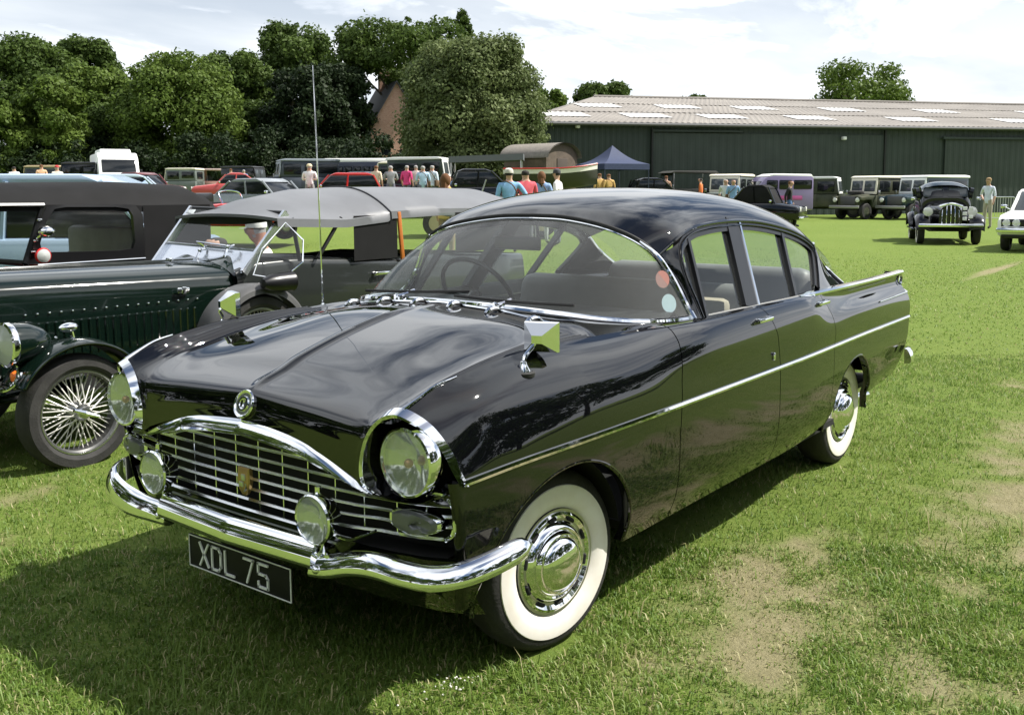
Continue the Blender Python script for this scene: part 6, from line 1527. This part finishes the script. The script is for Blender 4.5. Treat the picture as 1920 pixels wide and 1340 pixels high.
# dark coach with a white roof
t = thing('minibus', 'dark blue minibus with a long white roof behind the red car', 'minibus', group=FL)
v, f = prism([(-4.2, .5), (-4.2, 2.2), (-3.9, 2.45), (3.9, 2.45), (4.2, 2.1), (4.3, .5)], -1.1, 1.1, .1); MB().add(v, f).build('body', NAVY, t)
v, f = prism([(-4.25, 2.32), (-3.9, 2.62), (3.9, 2.62), (4.25, 2.32)], -1.08, 1.08, .08); MB().add(v, f).build('roof', WROOF, t)
for s in (1, -1):
    for k in range(7): MB().rbox((-3.4 + k * 1.12, s * 1.10, 1.78), (.95, .03, .62), .04).build('window', PANE, t)
    for x in (-2.6, 2.8): car_wheel(t, x, s * .98, .45, .25)
MB().rbox((4.26, 0, 1.7), (.05, 1.9, .75), .05).build('windscreen', PANE, t)
t.scale = (.46, .8, .86); put(t, 676, 56, 178)
# lilac forward control van with rounded nose
t = thing('delivery_van', 'lilac and white vintage van with a rounded roof, behind the man in jeans', 'van', group=FG)
v, f = prism([(-1.9, .45), (-1.9, 1.92), (-1.75, 2.05), (.5, 2.08), (1.05, 1.95), (1.45, 1.55), (1.6, 1.2), (2.1, 1.1), (2.15, .45)], -.86, .86, .12); MB().add(v, f).build('body', LILAC, t)
v, f = prism([(-1.93, 1.93), (-1.75, 2.10), (.5, 2.13), (.98, 2.0)], -.84, .84, .06); MB().add(v, f).build('roof', WROOF, t)
for s in (1, -1):
    for xa, wd in ((.65, .65), (-.15, .75), (-1.2, 1.1)): MB().rbox((xa, s * .862, 1.62), (wd, .03, .42), .05).build('side_window', PANE, t)
    MB().rbox((.3, s * .865, 1.02), (3.0, .02, .20), .01).build('colour_band', paint('magenta', (.36, .06, .22), .3), t); MB().ell((1.75, s * .62, .95), (.3, .28, .3)).build('front_wing', LILAC, t)
    MB().lathe([(.1, 0), (.07, .04), (.001, .06)], 14, (2.10, s * .60, .95), 'x').build('headlight', LAMPW, t)
    for x in (-1.2, 1.45): car_wheel(t, x, s * .74, .35, .2)
MB().rbox((1.36, 0, 1.62), (.05, 1.5, .40), .04, rot=np.array(Euler((0, -.7, 0)).to_matrix())).build('windscreen', PANE, t); MB().rbox((2.2, 0, .55), (.1, 1.6, .12), .04).build('bumper', CHROME, t)
t.scale = (.78, .85, .98); put(t, 1453, 45, 172)
# dark green trailer-like tourer and its red wheels, right of the woman
t = thing('vintage_tourer', 'low dark green open tourer with an orange rear panel right of the red haired woman', 'car', group=FL)
v, f = prism([(-1.9, .45), (-1.95, .95), (-.2, 1.02), (.2, 1.10), (1.5, 1.0), (1.6, .45)], -.62, .62, .06); MB().add(v, f).build('body', DKGREEN, t)
MB().rbox((-1.98, 0, .74), (.06, 1.1, .40), .03).build('rear_panel', mat('orange_panel', (.50, .12, .03), .4), t); MB().rbox((-.9, 0, 1.02), (1.2, 1.0, .10), .03).build('cockpit', DARK, t)
MB().grid(np.array([[(.2, y, 1.08), (.08, y, 1.42)] for y in (-.55, .55)])).build('windscreen', CLEAR, t, fixn=False); MB().tube([(.2, -.55, 1.08), (.08, -.55, 1.42), (.08, .55, 1.42), (.2, .55, 1.08)], .018, 6).build('windscreen_frame', STEEL, t)
for s in (1, -1):
    for x in (-1.3, 1.3):
        car_wheel(t, x, s * .66, .36, .13, mat('wheel_cream', (.5, .42, .25), .5))
        a = np.linspace(.3, PI - .2, 12); MB().grid(np.array([[(x + math.cos(q) * .43, s * (.66 + k), .36 + math.sin(q) * .43) for k in (-.11, .11)] for q in a])).build('mudguard', BLACKP, t)
    MB().lathe([(.001, -.15), (.09, -.05), (.10, .0), (.08, .03), (.001, .04)], 14, (1.65, s * .42, .92), 'x').build('headlight', CHROME, t)
MB().rbox((1.62, 0, .80), (.05, .6, .5), .03).build('radiator', CHROME, t)
put(t, 918, 25, 178)
# cream boat on a trailer
t = thing('motor_boat', 'cream hulled boat on a trailer behind the four visitors, red line along its rim', 'boat', group=None)
S_ = []
for x in np.linspace(-2.2, 2.2, 24):
    k = 1 - max(0, (x - .4) / 1.85) ** 2.2; k = max(k, .02); rise = .22 * max(0, x / 2.2) ** 2
    S_.append([(x, s * .88 * k * w, z + rise * (z > .9)) for s, w, z in ((1, 1.0, 1.95), (1, .97, 1.72), (1, .80, 1.35), (1, .4, 1.08), (1, 0, 1.0), (-1, .4, 1.08), (-1, .80, 1.35), (-1, .97, 1.72), (-1, 1.0, 1.95))])
P = np.array(S_); MB().grid(P[:, 1:8] - [0, 0, .002]).build('keel', mat('hull_shade_dark', (.05, .05, .04), .6), t); mb = MB().grid(P[:, :2] + [0, .006, 0]); mb.grid(P[:, -2:] - [0, .006, 0]); mb.grid(np.stack([P[:, 0], (P[:, 0] + P[:, -1]) / 2 + [0, 0, .06], P[:, -1]])); mb.build('hull', mat('cream_gelcoat', (.80, .77, .70), .3), t)  # shade on the lower hull is put into its darker colour
MB().tube(P[:, 0] + [0, .015, .01], .035, 6).build('rubbing_strake', mat('red_rim', (.45, .03, .03), .4), t); MB().tube(P[:, -1] + [0, -.015, .01], .035, 6).build('rubbing_strake', mat('red_rim', (.45, .03, .03), .4), t)
tr = MB().rbox((.2, 0, .75), (4.6, .12, .12), .02); tr.build('trailer_beam', STEEL, t)
for s in (1, -1): car_wheel(t, -.7, s * .8, .30, .18); MB().rbox((-.7, s * .4, .62), (.1, .8, .08), .02).build('trailer_axle', STEEL, t); MB().rbox((-.7, s * .5, .98), (.5, .08, .42), .02).build('trailer_cradle', STEEL, t)
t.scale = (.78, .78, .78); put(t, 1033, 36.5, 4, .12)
# arched horse box behind
t = thing('field_shelter', 'brown hut with a curved felt roof at the left end of the hangar', 'shed')
a = np.linspace(0, PI, 16); arc = [(-1.5, 0), (1.5, 0)] + [(1.5 * math.cos(q), 2.1 + .65 * math.sin(q)) for q in a]
mb = MB(); mb.poly(arc, (-1.6, 1.6), axis=0); mb.build('wall', mat('brown_boards', (.10, .075, .055), .8, var=.2, vscale=4), t, smooth=False)
P = np.array([[(x, 1.62 * math.cos(q), 2.12 + .70 * math.sin(q)) for q in a] for x in (-1.85, 1.85)]); mb = MB().grid(P); mb.grid(P - [0, 0, .05]); mb.build('roof', mat('roof_felt', (.20, .18, .155), .9, var=.15), t)
MB().rbox((1.62, 0, 1.1), (.05, 1.0, 1.9), .02).build('door', mat('brown_boards_dark', (.06, .045, .035), .8), t)
t.scale = (.72, .72, .86); put(t, 1014, 42.5, 40, .25)
t = thing('awning', 'flat grey awning on thin poles beyond the dark green tourer', 'awning')
for x in (-1.4, 1.4):
    for y in (-.9, .9): MB().tube([(x, y, 0), (x, y, 2.0)], .03, 6).build('pole', STEEL, t)
MB().add([(-1.5, -1, 2.0), (1.5, -1, 2.1), (1.5, 1, 2.1), (-1.5, 1, 2.0), (-1.5, -1, 1.75), (1.5, -1, 1.85), (1.5, 1, 1.85), (-1.5, 1, 1.75)], [(0, 1, 2, 3), (0, 1, 5, 4), (2, 3, 7, 6), (1, 2, 6, 5), (0, 3, 7, 4)]).build('awning_cloth', mat('grey_cloth', (.13, .14, .15), .7), t, smooth=False)
put(t, 915, 40.5, 2)
# pop-up gazebo
t = thing('gazebo', 'navy blue pop-up gazebo in front of the dark hangar wall', 'gazebo')
GZ = mat('navy_cloth', (.022, .035, .085), .75, var=.1); ap = (0, 0, 2.98); h = 1.5
co = [(-h, -h, 2.15), (h, -h, 2.15), (h, h, 2.15), (-h, h, 2.15)]
for i in range(4):
    a_, b_2 = np.array(co[i]), np.array(co[(i + 1) % 4]); rows = []
    for q in np.linspace(0, 1, 8): rows.append([a_ + (b_2 - a_) * k + (np.array(ap) - (a_ + (b_2 - a_) * k)) * q - np.array([0, 0, .16 * math.sin(PI * q)]) for k in np.linspace(0, 1, 6)])
    MB().grid(np.array(rows)).build('roof_panel', GZ, t)
    MB().grid(np.array([[a_ * [1.005, 1.005, 1], b_2 * [1.005, 1.005, 1]], [a_ * [1.005, 1.005, 1] - [0, 0, .25], b_2 * [1.005, 1.005, 1] - [0, 0, .25]]])).build('valance', GZ, t)
    MB().tube([(co[i][0] * .98, co[i][1] * .98, 0), (co[i][0] * .98, co[i][1] * .98, 2.15)], .03, 6).build('leg', mat('navy_pole', (.02, .03, .06), .5), t)
t.scale = (.74, .74, .95); put(t, 1147, 41.5, 62, -.05)
# crowd barrier
t = thing('barrier', 'grey mesh crowd barrier behind the man in white shirt at right', 'barrier')
br = MB().tube([(-.6, 0, .0), (-.6, 0, .95), (-.5, 0, 1.05), (.5, 0, 1.05), (.6, 0, .95), (.6, 0, .0)], .022, 8); br.build('frame', STEEL, t)
MB().tube([(-.6, 0, .2), (.6, 0, .2)], .016, 6).build('rail', STEEL, t)
for k in range(11): MB().tube([(-.5 + k * .1, 0, .2), (-.5 + k * .1, 0, 1.04)], .009, 4).build('bar', STEEL, t)
put(t, 1872, 40, 10)

# black thirties saloon standing on the grass at right
t = thing('thirties_car', 'black nineteen thirties saloon with a tall chrome grille facing the camera at right', 'car')
P = []
for x in np.linspace(-1.95, .45, 30):
    hz_ = np.interp(x, [-1.95, -1.6, -1.1, -.3, .15, .35, .45], [.95, 1.34, 1.55, 1.60, 1.56, 1.40, 1.18]); wz = np.interp(x, [-1.95, -1.4, -.4, .45], [.50, .66, .70, .64])
    P.append([(x, wz * math.copysign(abs(math.cos(a)) ** .45, math.cos(a)) * (1 if math.sin(a) < .5 else 1), .50 + (hz_ - .50) * max(0, math.sin(a)) ** .55) for a in np.linspace(0, PI, 33)])
P = np.array(P); P[..., 1] *= np.interp(P[..., 2], [.5, 1.05, 1.6], [1.0, 1.0, .84]); mb = MB().grid(P); mb.add(P[0], [tuple(range(33))]); mb.add(P[-1], [tuple(range(33))]); cab = mb.build('body', BLACKP, t)
R2 = np.array([[(x, .585 * u, np.interp(x, [-1.62, -1.1, -.3, .10, .28], [1.36, 1.562, 1.612, 1.575, 1.50]) - .14 * abs(u) ** 3) for u in np.linspace(-1, 1, 15)] for x in np.linspace(-1.60, .27, 16)])
MB().grid(R2 + [0, 0, .012]).build('roof_panel', paint('roof_sky_reflection', (.010, .022, .030), .15), t)  # black roof; its blue-grey sky reflection is put into the colour
B2 = []
for x in np.linspace(.42, 1.78, 16):
    w = np.interp(x, [.42, 1.78], [.60, .27]); zt = np.interp(x, [.42, 1.5, 1.78], [1.12, 1.06, 1.0])
    B2.append([(x, w * math.copysign(abs(math.cos(a)) ** .6, math.cos(a)), .45 + (zt - .45) * max(0, math.sin(a)) ** .5) for a in np.linspace(0, PI, 21)])
mb = MB().grid(np.array(B2)); mb.add(B2[-1], [tuple(range(21))]); mb.build('bonnet', BLACKP, t)
for s in (1, -1):
    # pontoon wings
    a = np.linspace(-.10, PI * .98, 22)
    for xc, nm, rr in ((1.30, 'front_wing', .44), (-1.28, 'rear_wing', .44)):
        F_ = np.array([[(xc + math.cos(q) * rr * (1.15 if math.cos(q) > 0 else 1.3), s * (.62 + .21 * math.sin(b) * (.85 + .15 * math.sin(q))), .34 + max(0, math.sin(q)) * rr * (.92 - .14 * (1 - math.cos(b))) + .05 * math.cos(b)) for b in np.linspace(-1.5, 1.5, 10)] for q in a])
        mb = MB().grid(F_); mb.build(nm, BLACKP, t)
    MB().rbox((.0, s * .74, .36), (1.75, .22, .06), .02).build('running_board', BLACKP, t)
    w1 = car_wheel(t, 1.30, s * .66, .34, .17, CHROME); car_wheel(t, -1.28, s * .66, .34, .17, CHROME)
    MB().lathe([(.20, s * .088), (.31, s * .09)], 24, (1.30, s * .66, .34), 'y').build('whitewall_band', WHITEWALL, t); MB().lathe([(.20, s * .088), (.31, s * .09)], 24, (-1.28, s * .66, .34), 'y').build('whitewall_band', WHITEWALL, t)
    hl = MB().lathe([(.001, -.22), (.06, -.2), (.115, -.06), (.125, .0), (.118, .03)], 20, (1.62, s * .52, .84), 'x').build('headlight', CHROME, t)
    MB().lathe([(.116, .028), (.07, .05), (.001, .055)], 20, (1.62, s * .52, .84), 'x').build('lens', LAMPW, hl)
    MB().rbox((.36, s * .30, 1.32), (.03, .50, .28), .05, rot=np.array(Euler((0, -.42, 0)).to_matrix())).build('windscreen', PANE_L, t)
    for x, wd in ((-.12, .62), (-.88, .60)): MB().rbox((x, s * .655, 1.30), (wd, .03, .29), .06, rot=np.array(Euler((s * -.18, 0, 0)).to_matrix())).build('side_window', PANE, t)
    for x in (.2, -.52): MB().rbox((x, s * .715, .92), (.10, .03, .02), .008).build('door_handle', CHROME, t)
    MB().rbox((.5, s * .80, 1.16), (.03, .12, .09), .02).build('door_mirror', CHROME, t)
for y in np.linspace(-.20, .20, 5): MB().tube(crv(np.array([(1.82, y, .50), (1.86 - abs(y) * .3, y, .75), (1.80 - abs(y) * .3, y * .9, 1.0)]), 8), .013, 6).build('grille_bar', CHROME, t)
MB().tube(crv(np.array([(1.78, -.27, .98), (1.80, 0, 1.05), (1.78, .27, .98)]), 12), .03, 6).build('grille_cap', CHROME, t)
for k, (y, z) in enumerate(((.32, .93), (.32, .80), (.32, .67), (.46, .93), (.46, .72))): MB().rbox((1.86, y, z), (.03, .10, .085), .012).build('badge_plate', WHITE, t)
MB().rbox((1.92, 0, .50), (.07, 1.52, .09), .03).build('bumper', CHROME, t)
MB().rbox((-.1, 0, .40), (3.2, 1.0, .14), .03).build('chassis', DARK, t)
put(t, 1766, 26.6, 108)
# white saloon cut by the right edge
t = thing('saloon_car', 'white saloon with quad headlamps cut off by the right edge of the picture', 'car')
v, f = prism([(-2.1, .36), (-2.15, .66), (-2.0, .86), (-.9, .90), (.55, .92), (1.9, .84), (2.15, .74), (2.15, .36)], -.83, .83, .07); MB().add(v, f).build('body', WHITE, t)
v, f = prism([(-1.45, .88), (-.75, 1.34), (.05, 1.36), (.78, .88)], -.72, .72, .06); MB().add(v, f).build('cabin', PANE_L, t); v, f = prism([(-.9, 1.26), (-.7, 1.40), (-.05, 1.41), (.16, 1.28)], -.70, .70, .05); MB().add(v, f).build('roof', WHITE, t)
for s in (1, -1):
    MB().tube([(.80, s * .74, .90), (.06, s * .68, 1.33)], .04, 6).build('pillar', WHITE, t); MB().tube([(-1.4, s * .74, .90), (-.8, s * .68, 1.33)], .05, 6).build('pillar', WHITE, t)
    for y in (.44, .64):
        q = MB().lathe([(.085, 0), (.09, .03), (.075, .04)], 18, (2.12, s * y, .66), 'x').build('headlight', CHROME, t); MB().lathe([(.076, .035), (.001, .055)], 18, (2.12, s * y, .66), 'x').build('lens', LAMPW, q)
    for x in (-1.35, 1.35): car_wheel(t, x, s * .74, .31, .18, CHROME)
    mr = MB().rbox((.62, s * .93, 1.0), (.06, .15, .10), .03); mr.tube([(.62, s * .80, .93), (.62, s * .90, .98)], .015, 6); mr.build('door_mirror', CHROME, t)
MB().rbox((2.14, 0, .66), (.03, 1.5, .17), .01).build('grille', TRIM, t); MB().rbox((2.20, 0, .50), (.12, 1.68, .11), .04).build('bumper', CHROME, t); MB().rbox((2.17, 0, .38), (.04, .5, .10), .01).build('number_plate', PLATE, t); MB().rbox((2.0, 0, .36), (.3, 1.5, .1), .03).build('valance', TRIM, t)
put(t, 1968, 23.4, 125)

for px_, d_, psi_, body_, roof_, lab_ in ((725, 54, 170, DKGREEN, CREAM, 'dark green four-wheel drive with a cream roof right of the minibus'), (772, 58, 10, BLUE, WROOF, 'blue four-wheel drive with a white roof seen behind the crowd'), (480, 62, 12, BLACKP, mat('black_roof', (.02, .02, .022), .4), 'all black four-wheel drive left of the blue-grey one')):
    put(four_by_four(lab_, body_, roof_, L=3.7, group=FL), px_, d_, psi_)
for px_, d_, psi_, body_, lab_, kw in ((745, 43, 165, BLACKP, 'low black saloon behind the left of the crowd', dict(L=4.0, H=1.42)), (690, 44, 15, NAVY, 'navy saloon nose to tail with the red two-box car', dict(L=3.9, H=1.40)), (880, 33, 172, BLACKP, 'black vintage saloon in front of the grey awning', dict(L=3.8, H=1.60, bz=.98, W2=.7, hood=1.3, screen_rake=.15)), (272, 46, 20, paint('maroon', (.12, .02, .02), .25), 'maroon saloon right of the white camper van', dict(L=3.9, H=1.42)), (1210, 44, 170, BLACKP, 'black vintage saloon beside the gazebo', dict(L=3.6, H=1.55, bz=.95, W2=.7, screen_rake=.15)), (1405, 50, 12, DKGREEN, 'dark green saloon between the cream roofed vehicle and the lilac van', dict(L=3.7, H=1.5))):
    put(road_car('saloon_car', lab_, 'car', body_, group='older saloons in the far rows', **kw), px_, d_, psi_)

# ================================================================== visitors
VG = 'visitors at the show'
LB, PK, WS, NV = (.22, .42, .68), (.62, .10, .13), (.80, .80, .80), (.02, .025, .04)
stand('man in pale blue shirt with grey cap, seen from behind over the saloon roof', 955, 20.5, 262, shirt=LB, legs=(.1, .1, .13), hair='dark', pose='hip', hat=(.55, .52, .48))
stand('stout man in pinkish red shirt beside the man in pale blue', 986, 21.5, 250, shirt=PK, legs=(.12, .12, .14), hair='dark', pose='bent')
stand('woman with brown hair, blue top and white bag strap beyond the red shirt', 1016, 23, 280, shirt=(.28, .42, .70), legs=(.5, .5, .5), hair='brown', pose='bent', h=1.68, longhair=True)
stand('man in white shirt with dark cap nearest the boat bow', 1045, 22.5, 200, shirt=WS, legs=(.2, .2, .25), hair='dark', hat=(.05, .05, .06))
stand('woman with long red brown hair and yellow top at the end of the canvas roof', 838, 18.0, 300, shirt=(.55, .36, .08), legs=(.3, .2, .1), hair='brown', h=1.66, longhair=True)
stand('man with cream hat and white shirt left of the red car, facing away', 584, 38, 275, shirt=(.84, .84, .84), legs=(.3, .3, .3), hair='grey', hat=(.72, .60, .40), pose='bent')
for px_, d_, lab, sh_, hr_, ps_ in ((708, 40, 'woman in cream top with blonde hat left of the crowd', (.72, .60, .45), 'brown', 'stand'), (735, 39, 'white haired man in grey jacket in the crowd', (.30, .31, .32), 'grey', 'bent'), (765, 41, 'person in bright pink top in the crowd', (.70, .06, .22), 'grey', 'stand'), (782, 42, 'person in pale patterned shirt right of the pink top', (.60, .50, .48), 'grey', 'hip'), (795, 37, 'person in light blue shirt stooping in the crowd', (.45, .62, .80), 'grey', 'bent'), (812, 39, 'person in pale blue shirt nearest the red haired woman', (.62, .72, .82), 'grey', 'stand'), (853, 33, 'child in light blue behind the red haired woman', (.40, .55, .78), 'dark', 'stand')):
    stand(lab, px_, d_, 250 + (px_ * 37) % 60, shirt=sh_, legs=(.15, .15, .2), hair=hr_, pose=ps_, h=1.70 if 'child' not in lab else 1.4)
stand('man in pale jacket with red cap beside the black vehicle at far left', 115, 45, 240, shirt=(.62, .60, .55), legs=(.1, .1, .1), hair='grey', hat=(.5, .05, .05))
stand('person in white at the far left above the blue car roof', 35, 46, 250, shirt=(.75, .75, .78), legs=(.1, .1, .1), hair='dark')
stand('fair haired person above the tan roof at far left', 86, 50, 250, shirt=(.75, .45, .28), legs=(.1, .1, .1), hair='brown', h=1.9)
stand('dark clothed person beside the pinkish pick-up', 438, 55, 250, shirt=(.04, .04, .05), legs=(.05, .05, .06), hair='brown')
stand('person in blue near the pinkish pick-up', 462, 58, 250, shirt=(.15, .25, .45), legs=(.1, .1, .15), hair='grey')
stand('person in orange shirt beside the black army vehicle', 1312, 44, 200, shirt=(.62, .16, .04), legs=(.06, .06, .06), hair='dark')
stand('person in dull khaki under the canopy of the black army vehicle', 1248, 44.5, 250, shirt=(.35, .22, .14), legs=(.1, .1, .1), hair='brown')
stand('woman in striped top with pale trousers by the cream roofed vehicle', 1359, 42, 100, shirt=(.60, .62, .62), legs=(.55, .50, .42), hair='grey', pose='walk')
stand('man in blue vest right of the woman in the striped top', 1373, 41.5, 95, shirt=(.20, .34, .55), legs=(.40, .42, .40), hair='brown')
stand('bald man in black top and blue jeans walking by the lilac van', 1479, 36.5, 25, shirt=(.010, .010, .012), legs=(.06, .12, .26), hair='brown', pose='walk', sleeve=(.010, .010, .012))
stand('man in pale blue shirt, khaki trousers and cap beside the black thirties car', 1849, 34.6, 150, shirt=(.58, .62, .72), legs=(.36, .33, .26), hair='grey', pose='hip', hat=(.30, .20, .10), h=1.78)
for px_, lab in ((1124, 'person in ochre shirt under the left side of the gazebo'), (1141, 'person in tan under the right side of the gazebo')): stand(lab, px_, 39, 250, shirt=(.55, .35, .12), legs=(.1, .1, .1), hair='brown', h=1.62)

# ================================================================== grass: real blades, thinning out with distance
def blades(n_try, dmin, dmax, lat, hmin, hmax, wid, seg, seed, name, label):
    rg = np.random.default_rng(seed)
    # uniform over a wedge in front of the camera
    d = np.sqrt(rg.random(n_try) * (dmax ** 2 - dmin ** 2) + dmin ** 2); a = (rg.random(n_try) * 2 - 1) * lat
    x = CAM[0] + FWD[0] * d + RGT[0] * d * a; y = CAM[1] + FWD[1] * d + RGT[1] * d * a
    dirt = bare(x, y); clump = fbm(x * 2.2, y * 2.2, 31, 4); tuft = fbm(x * 11, y * 11, 37, 3)
    keep = rg.random(n_try) < np.clip((1 - dirt * .80) * (.35 + 1.1 * np.clip(clump - .25, 0, 1) + .5 * (tuft > .55)), 0, 1)
    # nothing grows through the tyres
    for wx, wy in ((0, .66), (0, -.66), (-2.667, .66), (-2.667, -.66)): keep &= ~((abs(x - wx) < .13) & (abs(y - wy) < .10))
    keep &= rg.random(n_try) < 1 - .95 * sstep(dmax * .55, dmax, d) * (dmax > 20)
    x, y, clump, tuft, dirt = x[keep], y[keep], clump[keep], tuft[keep], dirt[keep]; n = len(x)
    ix = np.clip(np.searchsorted(gx, x) - 1, 0, len(gx) - 2); iy = np.clip(np.searchsorted(gy, y) - 1, 0, len(gy) - 2)
    u = (x - gx[ix]) / (gx[ix + 1] - gx[ix]); v = (y - gy[iy]) / (gy[iy + 1] - gy[iy])
    z = (Z_[ix, iy] * (1 - u) + Z_[ix + 1, iy] * u) * (1 - v) + (Z_[ix, iy + 1] * (1 - u) + Z_[ix + 1, iy + 1] * u) * v
    h = (hmin + (hmax - hmin) * rg.random(n) ** 1.8) * (.55 + .9 * clump) * (1 - .45 * dirt)
    th = rg.random(n) * 2 * PI; lean = .25 + .8 * rg.random(n); w = wid * (.6 + .8 * rg.random(n))
    dx, dy = np.cos(th), np.sin(th); sx, sy = -dy, dx
    lx_ = dx * h * lean; ly_ = dy * h * lean
    b = np.stack([x, y, z - .004], 1); s = np.stack([sx * w / 2, sy * w / 2, 0 * w], 1)
    if seg == 1:
        V = np.stack([b - s, b + s, b + np.stack([lx_, ly_, h], 1)], 1).reshape(-1, 3); nf = n; F = np.arange(3 * n, dtype=np.int32); per = 3
        nfv = 1
    else:
        m = b + np.stack([lx_ * .35, ly_ * .35, h * .62], 1); t = b + np.stack([lx_, ly_, h * (1.0 - .35 * lean)], 1)
        V = np.stack([b - s, b + s, m + s * .75, m - s * .75, t], 1).reshape(-1, 3); per = 5
        k = np.arange(n)[:, None] * 5; F = np.concatenate([k + [0, 1, 2], k + [0, 2, 3], k + [3, 2, 4]], 1).ravel().astype(np.int32); nfv = 3
    me = bpy.data.meshes.new(name); me.vertices.add(len(V)); me.vertices.foreach_set('co', V.ravel().astype(np.float32))
    me.loops.add(len(F)); me.polygons.add(len(F) // 3); me.polygons.foreach_set('loop_start', np.arange(0, len(F), 3, dtype=np.int32)); me.loops.foreach_set('vertex_index', F); me.update()
    tone = np.clip(.5 + (clump - .5) * 1.1 + (rg.random(n) - .5) * .55 + .25 * dirt, 0, 1); dry = (rg.random(n) < .10 + .25 * dirt + .12 * (tuft < .4)) * 1.0
    me.attributes.new('tone', 'FLOAT', 'POINT').data.foreach_set('value', np.repeat(tone, per).astype(np.float32))
    me.attributes.new('dry', 'FLOAT', 'POINT').data.foreach_set('value', np.repeat(dry, per).astype(np.float32))
    me.materials.append(GRASS)
    o = bpy.data.objects.new(name, me); C.objects.link(o); tag(o, label, 'grass'); o['kind'] = 'stuff'
    return o
GRASS = bpy.data.materials.new('grass_blade'); GRASS.use_nodes = True; nt = GRASS.node_tree; bs = nt.nodes['Principled BSDF']
a1 = nt.nodes.new('ShaderNodeAttribute'); a1.attribute_name = 'tone'; a2 = nt.nodes.new('ShaderNodeAttribute'); a2.attribute_name = 'dry'
gcol = mixn(nt, a2.outputs['Fac'], ramp(nt, a1.outputs['Fac'], [(0, (.074, .142, .016)), (.5, (.135, .222, .032)), (1, (.215, .285, .066))]), (.42, .39, .19))
nt.links.new(gcol, bs.inputs['Base Color']); bs.inputs['Roughness'].default_value = .5; bs.inputs['Specular IOR Level'].default_value = .3
tl = nt.nodes.new('ShaderNodeBsdfTranslucent'); nt.links.new(gcol, tl.inputs['Color']); mx = nt.nodes.new('ShaderNodeMixShader'); mx.inputs[0].default_value = .35
nt.links.new(bs.outputs[0], mx.inputs[1]); nt.links.new(tl.outputs[0], mx.inputs[2]); nt.links.new(mx.outputs[0], nt.nodes['Material Output'].inputs[0])
blades(210000, 1.5, 3.9, .60, .012, .040, .0042, 2, 51, 'grass', 'short worn turf round the black saloon in the foreground')
blades(230000, 3.9, 8.5, .58, .012, .034, .0060, 1, 52, 'grass', 'mown turf around and beyond the parked saloon')
blades(180000, 8.5, 24, .56, .012, .030, .014, 1, 53, 'grass', 'mown turf of the open field between the rows')
blades(3500, 1.5, 4.2, .60, .05, .11, .0042, 2, 54, 'grass', 'long uncut grass stalks standing out of the turf')
# clover flowers in the near turf
rg = np.random.default_rng(77); fl = MB()
for k in range(30):
    x, y = .40 + rg.normal() * .05, .61 + rg.normal() * .045; z = .03 + rg.random() * .02
    fl.ell((x, y, z), (.0034, .0034, .0026), 6, 4)
fo = fl.build('clover_flowers', mat('clover_white', (.75, .73, .66), .7), None); tag(fo, 'patch of small white clover flowers in the near turf', 'flowers'); fo['kind'] = 'stuff'
